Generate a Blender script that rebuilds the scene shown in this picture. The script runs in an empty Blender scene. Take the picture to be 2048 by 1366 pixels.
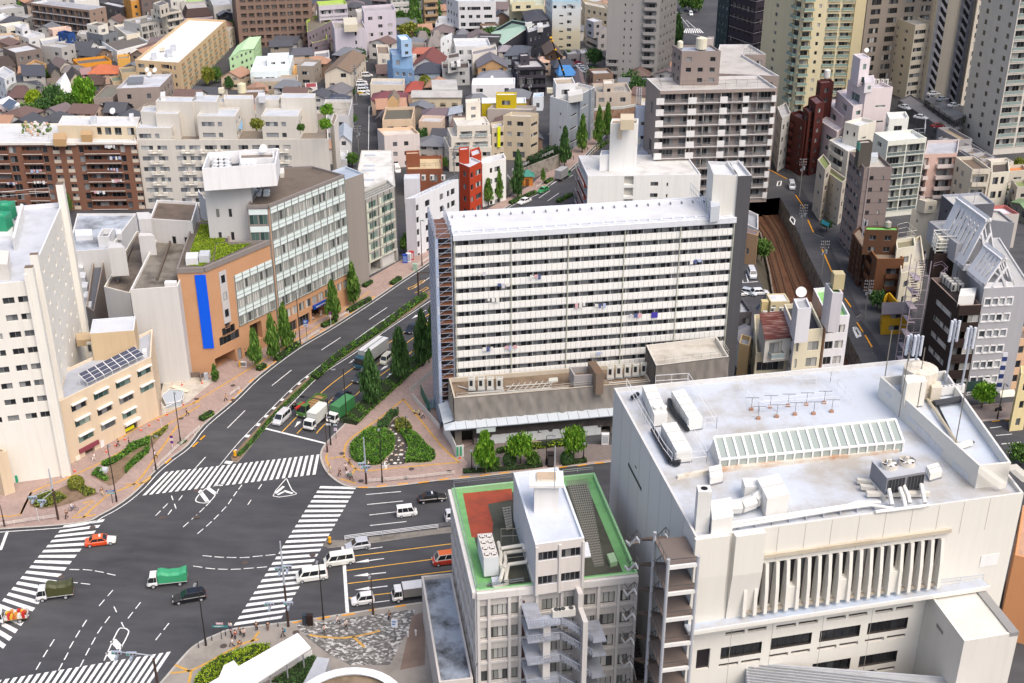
import bpy,bmesh,math,random
from mathutils import Vector as Vc,Matrix
from mathutils.geometry import tessellate_polygon
rnd=random.Random(7)
SC=bpy.context.scene
COL=SC.collection
F,TH,H=(2430.,math.radians(25.9),112.)
CT,ST=(math.cos(TH),math.sin(TH))
CAM=Vc((0,0,H))
TILES=dict(R=(0,0,1),T1=(0,0,5.115),T2=(350,0,5.115),T3=(700,0,5.115),T4=(1000,0,5.115),T5=(0,180,5.115),T6=(650,130,5.115),T7=(950,200,5.115),U1=(1280,60,5.115),U2=(1648,0,5.115),U3=(1500,230,5.115),U4=(1748,230,6.827),U5=(1440,420,5.115),U6=(1648,400,5.115),U7=(1748,600,6.827),U8=(1430,560,6.827),V1=(0,370,5.115),V2=(180,280,5.115),V3=(0,620,5.115),V4=(340,540,5.115),V5=(460,320,5.115),V6=(500,600,5.115),V7=(620,780,5.115),V8=(860,680,5.115),W1=(0,850,5.115),W2=(350,1099,5.115),W3=(640,960,6.827),W4=(740,1099,3.355),W5=(1000,930,3.355),W6=(1200,740,3.355),W7=(1600,700,2.987),W8=(1180,1099,3.355),Z9=(1348,880,2.81),Z8=(680,880,2.81),Z7=(0,880,2.81))
def px(s,tile='R'):
 out=[]
 t=tile
 for w in s.split():
  if ',' in w:
   a,b=w.split(',')
   o=TILES[t]
   out.append((o[0]+float(a)/o[2],o[1]+float(b)/o[2]))
  else:
   t=w
 return out
def ray(u,v):
 x=(u-1024)/F
 y=-(v-683)/F
 return Vc((x,CT+y*ST,-ST+y*CT))
def at(u,v,z=0.):
 d=ray(u,v)
 return CAM+d*((z-H)/d.z)
def Ps(s,z=0.):
 return[at(u,v,z)for u,v in px(s)]
def pt(s,z=0.):
 return Ps(s,z)[0]
def zfit(top,base,zb=0.):
 g=at(*base,zb)
 d=ray(*top)
 k=(g.x*d.x+g.y*d.y)/(d.x*d.x+d.y*d.y)
 return H+d.z*k
def isect(u,v,p,n):
 d=ray(u,v)
 return CAM+d*((p-CAM).dot(n)/d.dot(n))
def ZV(z):
 return Vc((0,0,z))
MC={}
def lin(c):
 return c/12.92 if c<=.04045 else((c+.055)/1.055)**2.4
def rgb(h,k=.86):
 h=h.lstrip('#')
 h=''.join((c*2 for c in h))if len(h)==3 else h
 return tuple((min(.84,lin(int(h[i:i+2],16)/255)*k)for i in(0,2,4)))
class NT:
 def __init__(s,name):
  s.m=bpy.data.materials.new(name)
  s.m.use_nodes=1
  s.t=s.m.node_tree
  s.b=s.t.nodes['Principled BSDF']
 def n(s,ty,**kw):
  nd=s.t.nodes.new(ty)
  for k,v in kw.items():
   if k.startswith('i_'):
    k=k[2:]
    nd.inputs[int(k)if k.isdigit()else k.replace('_',' ')].default_value=v
   else:
    setattr(nd,k,v)
  return nd
 def l(s,a,b):
  s.t.links.new(a,b)
 def math(s,op,a,b=None,clamp=0):
  nd=s.n('ShaderNodeMath',operation=op,use_clamp=clamp)
  for i,x in enumerate((a,b)):
   if x is None:
    continue
   if isinstance(x,(int,float)):
    nd.inputs[i].default_value=x
   else:
    s.l(x,nd.inputs[i])
  return nd.outputs[0]
 def mix(s,f,a,b):
  nd=s.n('ShaderNodeMix',data_type='RGBA')
  for k,x in((0,f),(6,a),(7,b)):
   if isinstance(x,(int,float)):
    nd.inputs[k].default_value=x
   elif isinstance(x,tuple):
    nd.inputs[k].default_value=(*x[:3],1)
   else:
    s.l(x,nd.inputs[k])
  return nd.outputs[2]
 def pos(s,scale=(1,1,1),rz=0.):
  g=s.n('ShaderNodeNewGeometry')
  mp=s.n('ShaderNodeMapping')
  mp.inputs['Scale'].default_value=scale
  mp.inputs['Rotation'].default_value=(0,0,rz)
  s.l(g.outputs['Position'],mp.inputs['Vector'])
  return mp.outputs[0]
 def noise(s,vec,scale,detail=3,rough=.55):
  nd=s.n('ShaderNodeTexNoise',i_Scale=scale,i_Detail=detail,i_Roughness=rough)
  s.l(vec,nd.inputs['Vector'])
  return nd.outputs[0]
 def ramp(s,f,stops,interp='LINEAR'):
  r=s.n('ShaderNodeValToRGB')
  r.color_ramp.interpolation=interp
  e=r.color_ramp.elements
  while len(e)<len(stops):
   e.new(.5)
  for i,(p,c)in enumerate(stops):
   e[i].position=p
   e[i].color=(*c[:3],1)if isinstance(c,tuple)else(c,c,c,1)
  s.l(f,r.inputs[0])
  return r.outputs[0]
 def out(s,col=None,rough=.7,spec=.3,metal=0):
  if col is not None:
   if isinstance(col,tuple):
    s.b.inputs['Base Color'].default_value=(*col[:3],1)
   else:
    s.l(col,s.b.inputs['Base Color'])
  s.b.inputs['Roughness'].default_value=rough
  s.b.inputs['Specular IOR Level'].default_value=spec
  s.b.inputs['Metallic'].default_value=metal
  return s.m
def Pn(h,k=.86,var=.1,streak=.16,rough=.75):
 key=('p',h,k,var,streak,rough)
 if key in MC:
  return MC[key]
 t=NT('paint '+h)
 c=rgb(h,k)
 n1=t.noise(t.pos(),.28,4)
 n2=t.noise(t.pos((1.1,1.1,.05)),1.,4,.7)
 d=t.math('ADD',t.math('MULTIPLY',n1,var),t.math('MULTIPLY',t.ramp(n2,[(.45,0.),(.8,1.)]),streak))
 MC[key]=t.out(t.mix(t.math('SUBTRACT',1.+var*.5,d,1),(c[0]*.3,c[1]*.28,c[2]*.26),c),rough,.25)
 return MC[key]
def Rf(h,stain='6b655e',amt=.3,k=.86,sc=.25,rough=.8):
 key=('r',h,stain,amt,k,sc)
 if key in MC:
  return MC[key]
 t=NT('roof '+h)
 c=rgb(h,k)
 s=rgb(stain,k)
 n1=t.noise(t.pos(),sc,6,.65)
 n2=t.noise(t.pos(),2.2,3)
 f=t.math('MULTIPLY',t.ramp(n1,[(.46,0.),(.66,1.)]),amt)
 b=t.mix(t.math('MULTIPLY',n2,.25),c,tuple((x*.6 for x in c)))
 MC[key]=t.out(t.mix(f,b,s),rough,.25)
 return MC[key]
def tile(h,k=.86,sc=3.4):
 key=('t',h,k,sc)
 if key in MC:
  return MC[key]
 t=NT('tiles '+h)
 c=rgb(h,k)
 w=t.n('ShaderNodeTexWave',wave_type='BANDS',bands_direction='Z',i_Scale=sc,i_Distortion=.6,i_Detail=1.)
 t.l(t.pos(),w.inputs['Vector'])
 n=t.noise(t.pos(),.9,5,.7)
 f=t.math('ADD',t.math('MULTIPLY',w.outputs[1],.3),t.math('MULTIPLY',n,.55))
 MC[key]=t.out(t.mix(f,tuple((min(.84,x*1.25)for x in c)),tuple((x*.45 for x in c))),.6,.35)
 return MC[key]
def Pl(h,k=.86,rough=.5,spec=.4,metal=0.):
 key=('s',h,k,rough,spec,metal)
 if key in MC:
  return MC[key]
 t=NT('plain '+h)
 c=rgb(h,k)
 n=t.noise(t.pos(),1.3,3)
 MC[key]=t.out(t.mix(t.math('MULTIPLY',n,.3),c,tuple((x*.6 for x in c))),rough,spec,metal)
 return MC[key]
def gloss(h,k=.86):
 key=('g',h,k)
 if key in MC:
  return MC[key]
 t=NT('car paint '+h)
 t.out(rgb(h,k),.3,.5)
 t.b.inputs['Coat Weight'].default_value=.6
 t.b.inputs['Coat Roughness'].default_value=.08
 MC[key]=t.m
 return t.m
GL=dict(mix=[(0,(.012,.014,.017)),(.4,(.045,.05,.055)),(.58,(.13,.14,.15)),(.74,(.3,.31,.31)),(.9,(.55,.55,.53))],dark=[(0,(.008,.009,.011)),(.55,(.02,.022,.026)),(.8,(.06,.065,.07)),(.93,(.22,.22,.21))],curt=[(0,(.08,.085,.085)),(.12,(.3,.31,.29)),(.4,(.48,.48,.45)),(.72,(.66,.66,.62))],teal=[(0,(.03,.075,.065)),(.35,(.09,.17,.145)),(.7,(.22,.33,.29)),(.9,(.42,.52,.46))],slab=[(0,(.06,.065,.07)),(.2,(.2,.21,.22)),(.5,(.33,.34,.35)),(.8,(.48,.49,.49))],pale=[(0,(.18,.2,.22)),(.3,(.36,.38,.4)),(.7,(.55,.57,.58)),(.9,(.06,.07,.08))])
def glass(style='mix'):
 key=('gl',style)
 if key in MC:
  return MC[key]
 t=NT('window glass '+style)
 oi=t.n('ShaderNodeObjectInfo')
 g=t.n('ShaderNodeNewGeometry')
 w=t.n('ShaderNodeTexWhiteNoise',noise_dimensions='2D')
 cb=t.n('ShaderNodeCombineXYZ')
 t.l(oi.outputs['Random'],cb.inputs[0])
 t.l(g.outputs['Random Per Island'],cb.inputs[1])
 mp=t.n('ShaderNodeMapping')
 mp.inputs['Scale'].default_value=(91,57,1)
 t.l(cb.outputs[0],mp.inputs[0])
 t.l(mp.outputs[0],w.inputs[0])
 n=t.noise(t.pos((2.5,2.5,.3)),1.5,2)
 c=t.ramp(w.outputs[0],GL[style],'CONSTANT')
 c=t.mix(t.math('MULTIPLY',n,.45),c,(.05,.05,.055))
 MC[key]=t.out(c,.12,.5)
 return MC[key]
def Gz(h,k=.6):
 key=('gz',h)
 if key not in MC:
  MC[key]=NT('glazing '+h).out(rgb(h,k),.15,.5)
 return MC[key]
class Mb:
 def __init__(s):
  s.v=[]
  s.f=[]
  s.fm=[]
  s.ms=[]
 def mi(s,m):
  if m not in s.ms:
   s.ms.append(m)
  return s.ms.index(m)
 def py(s,ps,m):
  b=len(s.v)
  s.v+=[tuple(p)for p in ps]
  s.f.append(tuple(range(b,b+len(ps))))
  s.fm.append(s.mi(m))
 def pr(s,pl,z0,z1,m,mt=None,bot=0,top=1):
  n=len(pl)
  b=len(s.v)
  s.v+=[(p[0],p[1],z0)for p in pl]+[(p[0],p[1],z1)for p in pl]
  a=s.mi(m)
  for i in range(n):
   j=(i+1)%n
   s.f.append((b+i,b+j,b+n+j,b+n+i))
   s.fm.append(a)
  if top:
   s.cap([(p[0],p[1],z1)for p in pl],mt or m)
  if bot:
   s.cap([(p[0],p[1],z0)for p in pl],m)
 def cap(s,pl,m):
  if len(pl)<=4:
   s.py(pl,m)
   return
  b=len(s.v)
  s.v+=[tuple(p)for p in pl]
  for t in tessellate_polygon([[Vc((p[0],p[1],0))for p in pl]]):
   s.f.append(tuple((b+i for i in t)))
   s.fm.append(s.mi(m))
 def ob(s,o,ex,ey,ez,m,mt=None):
  o=Vc(o)
  ex=Vc(ex)
  ey=Vc(ey)
  ez=Vc(ez)
  c=[o,o+ex,o+ex+ey,o+ey]
  d=[p+ez for p in c]
  b=len(s.v)
  s.v+=[tuple(p)for p in c+d]
  a=s.mi(m)
  t=s.mi(mt or m)
  s.f+=[(b,b+3,b+2,b+1),(b+4,b+5,b+6,b+7)]+[(b+i,b+(i+1)%4,b+4+(i+1)%4,b+4+i)for i in range(4)]
  s.fm+=[a,t,a,a,a,a]
 def box(s,x0,x1,y0,y1,z0,z1,m,mt=None):
  s.ob((x0,y0,z0),(x1-x0,0,0),(0,y1-y0,0),(0,0,z1-z0),m,mt)
 def cyl(s,p,q,r,m,r2=None,n=8,caps=1):
  p=Vc(p)
  q=Vc(q)
  r2=r if r2 is None else r2
  w=(q-p).normalized()
  u=w.orthogonal().normalized()
  v=w.cross(u)
  b=len(s.v)
  for c,rr in((p,r),(q,r2)):
   for i in range(n):
    a=2*math.pi*i/n
    s.v.append(tuple(c+(u*math.cos(a)+v*math.sin(a))*rr))
  a=s.mi(m)
  for i in range(n):
   j=(i+1)%n
   s.f.append((b+i,b+j,b+n+j,b+n+i))
   s.fm.append(a)
  if caps:
   s.f+=[tuple((b+i for i in range(n)))[::-1],tuple((b+n+i for i in range(n)))]
   s.fm+=[a,a]
 def tube(s,path,r,m,n=6):
  for p,q in zip(path,path[1:]):
   s.cyl(p,q,r,m,n=n)
 def ball(s,c,r,m,nu=10,nv=6,sz=1.):
  b=len(s.v)
  a=s.mi(m)
  c=Vc(c)
  for j in range(nv+1):
   th=math.pi*j/nv
   for i in range(nu):
    ph=2*math.pi*i/nu
    s.v.append((c.x+r*math.sin(th)*math.cos(ph),c.y+r*math.sin(th)*math.sin(ph),c.z+r*sz*math.cos(th)))
  for j in range(nv):
   for i in range(nu):
    k=(i+1)%nu
    s.f.append((b+j*nu+i,b+(j+1)*nu+i,b+(j+1)*nu+k,b+j*nu+k))
    s.fm.append(a)
 def add(s,me,M):
  b=len(s.v)
  s.v+=[tuple(M@v.co)for v in me.vertices]
  mm=[s.mi(x)for x in me.materials]
  for p in me.polygons:
   s.f.append(tuple((b+i for i in p.vertices)))
   s.fm.append(mm[p.material_index]if mm else 0)
 def mesh(s,name,off=(0,0,0),fix=1):
  me=bpy.data.meshes.new(name)
  ox,oy,oz=off
  me.from_pydata([(x-ox,y-oy,z-oz)for x,y,z in s.v],[],s.f)
  for m in s.ms:
   me.materials.append(m)
  me.polygons.foreach_set('material_index',s.fm)
  if fix:
   bm=bmesh.new()
   bm.from_mesh(me)
   bmesh.ops.recalc_face_normals(bm,faces=bm.faces)
   bm.to_mesh(me)
   bm.free()
  me.update()
  return me
 def bd(s,name,parent=None,loc=None,fix=1):
  off=parent.location if parent is not None and loc is None else loc if loc is not None else(0,0,0)
  if parent is not None and parent.parent is not None and(loc is None):
   off=parent.matrix_basis.translation+parent.parent.location
  o=bpy.data.objects.new(name,s.mesh(name,off,fix))
  COL.objects.link(o)
  if parent is not None:
   o.parent=parent
  else:
   o.location=off
  return o
def tag(o,label,cat,group=None,kind=None):
 if label:
  o['label']=label
 if cat:
  o['category']=cat
 if group:
  o['group']=group
 if kind:
  o['kind']=kind
 return o
def Th(name,label,cat,loc=(0,0,0),rz=0.,group=None):
 o=bpy.data.objects.new(name,None)
 COL.objects.link(o)
 o.location=loc
 o.rotation_euler=(0,0,rz)
 o.empty_display_size=.5
 return tag(o,label,cat,group)
def St(name,mb,label=None):
 o=mb.bd(name)
 o['kind']='structure'
 return o
def inst(name,me,parent,M):
 o=bpy.data.objects.new(name,me)
 COL.objects.link(o)
 o.parent=parent
 o.matrix_basis=M
 return o
def dup(root,loc,rz=0.,label=None,group=None,sc=None,skip=()):
 r=root.copy()
 COL.objects.link(r)
 r.location=loc
 r.rotation_euler=(0,0,rz)
 if label:
  r['label']=label
 if group:
  r['group']=group
 if sc:
  r.scale=sc if isinstance(sc,tuple)else(sc,sc,sc)
 for ch in list(root.children):
  if ch.name.split('.')[0]in skip:
   continue
  c=ch.copy()
  COL.objects.link(c)
  c.parent=r
  for g in list(ch.children):
   d=g.copy()
   COL.objects.link(d)
   d.parent=c
 return r
WM={}
FR='8e9092'
def win_mesh(w,h,style,frame,panes):
 w=max(.3,round(w,1))
 h=max(.3,round(h,1))
 key=(w,h,style,frame,panes)
 if key not in WM:
  b=Mb()
  g=glass(style)
  f=Pl(frame)
  t=.06
  n=panes or max(1,round(w/1.))
  for i in range(n):
   x0,x1=(w*i/n+(t if i==0 else t*.4),w*(i+1)/n-(t if i==n-1 else t*.4))
   b.py([(x0,.02,t),(x1,.02,t),(x1,.02,h-t),(x0,.02,h-t)],g)
  for i in range(n+1):
   c=w*i/n
   a=min(max(c-t/2,0),w-t)
   b.box(a,a+t,0,.07,0,h,f)
  b.box(t,w-t,0,.07,0,t,f)
  b.box(t,w-t,0,.07,h-t,h,f)
  WM[key]=(b.mesh('window',fix=0),w,h)
 return WM[key]
def balc_mesh(w,p,hp,kind,mat,mat2):
 w=max(.5,round(w,1))
 key=('b',w,p,hp,kind,mat.name,mat2.name if mat2 else '')
 if key not in WM:
  b=Mb()
  t=.12
  m2=mat2 or mat
  b.box(0,w,0,p,0,.18,mat)
  if kind=='rail':
   for z in(.35,.55,.75,.95):
    b.box(0,w,p-.05,p,z,z+.04,m2)
   b.box(0,w,p-.07,p+.01,hp,hp+.07,m2)
   for i in range(int(w/1.2)+2):
    x=min(w-.05,i*w/(int(w/1.2)+1))
    b.box(x,x+.05,p-.06,p-.01,.18,hp,m2)
  elif kind=='glass':
   n=max(1,round(w/1.2))
   for i in range(n):
    b.box(w*i/n+.03,w*(i+1)/n-.03,p-.06,p-.02,.2,hp-.04,m2)
   b.box(0,w,p-.08,p+.01,hp-.04,hp+.03,mat)
   b.box(0,.06,0,p-.09,.2,hp-.04,m2)
   b.box(w-.06,w,0,p-.09,.2,hp-.04,m2)
  else:
   b.box(0,w,p-t,p,.18,hp,m2)
   b.box(0,t,0,p-t,.18,hp,m2)
   b.box(w-t,w,0,p-t,.18,hp,m2)
  WM[key]=(b.mesh('balcony',fix=0),w)
 return WM[key]
def In(pl,d):
 n=len(pl)
 out=[]
 s=1 if area(pl)>0 else-1
 for i in range(n):
  p,q,r=(pl[i-1],pl[i],pl[(i+1)%n])
  a=Vc((q[0]-p[0],q[1]-p[1])).normalized()
  c=Vc((r[0]-q[0],r[1]-q[1])).normalized()
  na=Vc((-a.y,a.x))*s
  nc=Vc((-c.y,c.x))*s
  k=1+na.dot(nc)
  o=(na+nc)*(d/max(k,.3))
  out.append(Vc((q[0]+o.x,q[1]+o.y,0)))
 return out
def area(pl):
 return sum((pl[i][0]*pl[(i+1)%len(pl)][1]-pl[(i+1)%len(pl)][0]*pl[i][1]for i in range(len(pl))))/2
FP=[]
class B:
 def __init__(s,name,label,roof,z=None,base=None,bi=1,zr=None,wall='dddddd',rf='b9bcc2',cat=None,par=.9,z0=0.,group=None,stain=.3,win='mix',frame=FR,auto=1,parent=None,cop=None,wm=None,rm=None,fh=3.1,skip=()):
  q=px(roof)if isinstance(roof,str)else None
  if z is None:
   z=zfit(q[bi],px(base)[0],z0)
  s.z=z
  P=[at(u,v,z if zr is None else zr)for u,v in q]if q else[Vc(p)for p in roof]
  if len(P)==3:
   P.append(P[0]+P[2]-P[1])
  s.pl=[Vc((p.x,p.y,0))for p in P]
  FP.append((s.pl,label))
  s.n=len(P)
  s.q=q
  s.z0=z0
  s.par=par
  s.sg=1 if area(s.pl)>0 else-1
  s.rt=parent
  if parent is None:
   cat=cat or name.replace('_',' ')
   c=sum(s.pl,Vc())/s.n
   s.rt=Th(name,label,cat,(c.x,c.y,z0),group=group)
  s.wall=wm or Pn(wall)
  s.rm=rm or Rf(rf,amt=stain)
  s.cop=cop or s.wall
  s.op={i:[]for i in range(s.n)}
  s.win=win
  s.frame=frame
  s.auto=auto
  s.fh=fh
  s.balc=[]
  s.extra=Mb()
  s.main=parent is None
  s.skip=skip
  s.name=name
  s.subs=[]
  s.dn=0
  s.fw={}
 def fc(s,i):
  a,b=(s.pl[i],s.pl[(i+1)%s.n])
  e=b-a
  L=e.length
  e=e/L
  n=Vc((e.y,-e.x,0))*s.sg
  return(a,e,n,L)
 def sees(s,i):
  a,e,n,L=s.fc(i)
  c=a+e*L/2
  return n.dot((CAM-c).normalized())>-.12
 def sfrac(s,i,u,v=None):
  a,e,n,L=s.fc(i)
  pu,qu=(s.q[i],s.q[(i+1)%s.n]if i+1<len(s.q)else None)
  vv=pu[1]+(qu[1]-pu[1])*(u-pu[0])/(qu[0]-pu[0])if v is None else v
  p=isect(u,vv,a,n)
  return(p-a).dot(e)
 def rc(s,i,s0,s1,z0,z1,d=.22,kind='w',**kw):
  a,e,n,L=s.fc(i)
  if s1<s0:
   s0,s1=(s1,s0)
  s0=max(.05,s0)
  s1=min(L-.05,s1)
  z1=min(z1,s.z-.15)
  z0=max(z0,s.z0+.02)
  if s1-s0>.25 and z1-z0>.2:
   s.op[i].append((s0,s1,z0,z1,d,kind,kw))
 def pxr(s,i,q,d=.22,kind='w',**kw):
  a,e,n,L=s.fc(i)
  (u0,v0),(u1,v1)=px(q)
  p=isect(u0,v0,a,n)
  r=isect(u1,v1,a,n)
  s.rc(i,(p-a).dot(e),(r-a).dot(e),min(p.z,r.z),max(p.z,r.z),d,kind,**kw)
 def pxm(s,i,q,h,d=.22,kind='w',**kw):
  a,e,n,L=s.fc(i)
  (u0,v0),(u1,v1)=px(q)
  p=isect(u0,v0,a,n)
  r=isect(u1,v1,a,n)
  z=(p.z+r.z)/2
  s.rc(i,(p-a).dot(e),(r-a).dot(e),z-h/2,z+h/2,d,kind,**kw)
 def pe(s,i,q,m,t=.12,off=.02,name='panel',h=None):
  a,e,n,L=s.fc(i)
  (u0,v0),(u1,v1)=px(q)
  f=a+n*off
  p=isect(u0,v0,f,n)
  r=isect(u1,v1,f,n)
  if h:
   zc=(p.z+r.z)/2
   z0,z1=(zc-h/2,zc+h/2)
  else:
   z0,z1=(min(p.z,r.z),max(p.z,r.z))
  o=Mb()
  o.ob(f+e*(p-a).dot(e)+ZV(z0),e*(r-p).dot(e),n*t,(0,0,z1-z0),m)
  return o.bd(name,s.rt)
 def gr(s,i,nc,nf=None,ww=.5,wh=.45,sill=.3,top=.6,bot=0.,x0=.04,x1=.04,drop=0.,fh=None,kind='w',d=.22,**kw):
  a,e,n,L=s.fc(i)
  zt=s.z-top
  zb=s.z0+bot
  nf=nf or max(1,round((zt-zb)/(fh or s.fh)))
  fh=(zt-zb)/nf
  xa=L*x0
  W=L*(1-x0-x1)/nc
  for k in range(nf):
   for c in range(nc):
    if drop and rnd.random()<drop:
     continue
    z=zb+k*fh+fh*sill
    m=xa+W*(c+.5)
    s.rc(i,m-W*ww/2,m+W*ww/2,z,z+fh*wh,d,kind,**kw)
  return s
 def cl(s,i,cl,tile='R',top=.6,fh=3.,nf=4,kind='w',sill=.3,wh=.45,d=.22,v=None,**kw):
  o=TILES[tile]
  for u0,u1 in cl:
   s0=s.sfrac(i,o[0]+u0/o[2],v)
   s1=s.sfrac(i,o[0]+u1/o[2],v)
   for k in range(nf):
    z=s.z-top-(k+1)*fh
    s.rc(i,s0,s1,z+fh*sill,z+fh*(sill+wh),d,kind,**kw)
  return s
 def band(s,i,nf=None,nc=1,top=.5,bot=0.,x0=.01,x1=.01,p=.5,rec=1.1,hp=1.1,par='solid',pm=None,sm=None,fh=None,gap=0.,op=.8):
  return s.gr(i,nc,nf,1-gap,op,.06,top,bot,x0,x1,fh=fh,kind='b',d=rec,p=p,hp=hp,par=par,pm=pm,sm=sm)
 def do(s):
  if s.dn:
   return s
  s.dn=1
  for u in s.subs:
   u.do()
  for i in range(s.n):
   if s.auto and(not s.op[i])and s.sees(i)and(i not in s.skip):
    L=s.fc(i)[3]
    if L>2.6:
     s.gr(i,max(1,int(L/3.4)),None,.45 if L>5 else .35,.42,.3,s.par+.3,0,drop=.12)
  w=Mb()
  wins=[]
  z1=s.z
  for i in range(s.n):
   a,e,n,L=s.fc(i)
   ops=s.op[i]
   O=lambda x,z,d=0.:a+e*x-n*d+ZV(z)
   zs=sorted({s.z0,z1}|{r[2]for r in ops}|{r[3]for r in ops})
   for za,zb in zip(zs,zs[1:]):
    if zb-za<.0001:
     continue
    zm=(za+zb)/2
    row=sorted(((r[0],r[1])for r in ops if r[2]<zm<r[3]))
    x=0.
    for r0,r1 in row:
     if r0>x+.0001:
      w.py([O(x,za),O(r0,za),O(r0,zb),O(x,zb)],s.fw.get(i,s.wall))
     x=max(x,r1)
    if x<L-.0001:
     w.py([O(x,za),O(L,za),O(L,zb),O(x,zb)],s.fw.get(i,s.wall))
   for s0,s1,za,zb,d,kind,kw in ops:
    rm=kw.get('rev')or s.wall
    for x0,y0,x2,y2 in((s0,za,s1,za),(s1,za,s1,zb),(s1,zb,s0,zb),(s0,zb,s0,za)):
     w.py([O(x0,y0),O(x2,y2),O(x2,y2,d),O(x0,y0,d)],rm)
    ww,hh=(s1-s0,zb-za)
    R=Matrix((e,n,(0,0,1))).transposed().to_4x4()
    base=O(s0,za,d)-Vc(s.rt.location)
    if kind in('w','door'):
     wins.append((ww,hh,kw.get('st')or s.win,kw.get('fr')or s.frame,kw.get('panes'),Matrix.Translation(base)@R,O((s0+s1)/2,za),n,kw.get('nm','window')))
    elif kind=='b':
     w.py([O(s0,za,d),O(s1,za,d),O(s1,zb,d),O(s0,zb,d)],kw.get('bw')or s.wall)
     nb=max(1,round(ww/5.5))
     hw=min(2.05,hh*.9)
     for q in range(nb):
      x=ww*q/nb+ww/nb*.14
      wins.append((ww/nb*.72,hw,kw.get('st')or s.win,kw.get('fr')or s.frame,None,Matrix.Translation(base+e*x+n*.01+ZV(.08))@R,O(s0+x,za),n,'window'))
     s.balc.append((ww,kw,Matrix.Translation(O(s0,za-.2)-Vc(s.rt.location))@R,O((s0+s1)/2,za),n))
    elif kind=='void':
     w.py([O(s0,za,d),O(s1,za,d),O(s1,zb,d),O(s0,zb,d)],kw.get('bw')or Pl('1c1d20'))
  if s.par>0:
   q=In(s.pl,.28)
   r=Mb()
   r.cap([(p.x,p.y,z1-s.par)for p in q],s.rm)
   c=Mb()
   for i in range(s.n):
    j=(i+1)%s.n
    A,C,D,E2=(s.pl[i],s.pl[j],q[j],q[i])
    Z=ZV(z1)
    z2=ZV(z1-s.par)
    c.py([A+Z,C+Z,D+Z,E2+Z],s.cop)
    c.py([D+Z,E2+Z,E2+z2,D+z2],s.cop)
   c.bd('parapet' if s.main else s.name+'_parapet',s.rt)
   r.bd('roof' if s.main else s.name+'_roof',s.rt)
  elif s.par==0:
   r=Mb()
   r.cap([(p.x,p.y,z1)for p in s.pl],s.rm)
   r.bd('roof' if s.main else s.name+'_roof',s.rt)
  s.w=w.bd('wall' if s.main else s.name,s.rt)
  if s.extra.v:
   s.extra.bd('trim',s.rt)
  def size(x):
   v=x[6]-CAM
   return-x[0]*x[1]*abs(x[7].dot(v.normalized()))/v.length_squared
  wins.sort(key=size)
  rest=Mb()
  for k,(ww,hh,st,fr,pn,M,c,n,nm)in enumerate(wins):
   me,w0,h0=win_mesh(ww,hh,st,fr,pn)
   M=M@Matrix.Diagonal((ww/w0,1,hh/h0,1))
   if k<s.maxw():
    inst(nm,me,s.rt,M)
   else:
    rest.add(me,Matrix.Translation(s.rt.location)@M)
  if rest.v:
   o=rest.bd('window',s.rt,fix=0)
   o['kind']='stuff'
  s.balc.sort(key=lambda x:-x[0]/(x[3]-CAM).length)
  rb=Mb()
  for k,(ww,kw,M,c,n)in enumerate(s.balc):
   me,w0=balc_mesh(ww,kw.get('p',.5),kw.get('hp',1.1),kw.get('par','solid'),kw.get('sm')or s.wall,kw.get('pm'))
   M=M@Matrix.Diagonal((ww/w0,1,1,1))
   if k<60:
    inst('balcony',me,s.rt,M)
   else:
    rb.add(me,Matrix.Translation(s.rt.location)@M)
  if rb.v:
   o=rb.bd('balcony',s.rt,fix=0)
   o['kind']='stuff'
  return s
 def maxw(s):
  return 95 if s.main else 45
 def bk(s,roof,z,z0=None,wall=None,name='penthouse',**kw):
  u=B(name,None,roof,z,z0=s.z-s.par if z0 is None else z0,parent=s.rt,wm=wall and Pn(wall)or s.wall,**{'par':.5,'rm':s.rm,'win':s.win,**kw})
  s.subs.append(u)
  return u
 def part(s,name,mb):
  return mb.bd(name,s.rt)
def Gb(label,roof,z,rise,wall='d8d4cc',rf='5a5c63',ridge=1,hip=0.,over=.45,name='house',cat=None,group=None,win=1,z0=0.,rm=None,**kw):
 b=B(name,label,roof,z,wall=wall,cat=cat,par=-1,group=group,auto=win,z0=z0,**kw)
 b.do()
 A,Bp,C,D=[Vc((p.x,p.y,z))for p in b.pl]
 if ridge==0:
  A,Bp,C,D=(Bp,C,D,A)
 e=C-Bp
 L=e.length
 e=e/L
 d=A-Bp
 W=d.length
 d=d/W
 o=over
 m1=Bp+d*W/2
 m2=C+d*W/2
 up=ZV(rise)
 sl=rise/(W/2)
 dz=ZV(-sl*o)
 t=ZV(.16)
 B1=Bp-e*o-d*o+dz
 C1=C+e*o-d*o+dz
 A1=A-e*o+d*o+dz
 D1=D+e*o+d*o+dz
 h=max(hip*L,0)
 R1=m1+up+e*(h if hip else-o)
 R2=m2+up-e*(h if hip else-o)
 if hip and 2*h>=L:
  R1=R2=(m1+m2)/2+up
 r=Mb()
 m=rm or tile(rf)
 def sheet(ps):
  r.py([p+t for p in ps],m)
  r.py(ps,m)
  for i in range(len(ps)):
   q=ps[(i+1)%len(ps)]
   r.py([ps[i],q,q+t,ps[i]+t],m)
 def tri(*ps):
  q=[]
  for p in ps:
   if not q or(p-q[-1]).length>.01:
    q.append(p)
  sheet(q)
 tri(B1,C1,R2,R1)
 tri(D1,A1,R1,R2)
 if hip:
  tri(C1,D1,R2)
  tri(A1,B1,R1)
 else:
  g=Mb()
  g.py([Bp,A,m1+up],b.wall)
  g.py([C,D,m2+up],b.wall)
  g.bd('gable_wall',b.rt)
 r.bd('roof',b.rt)
 return b
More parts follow.
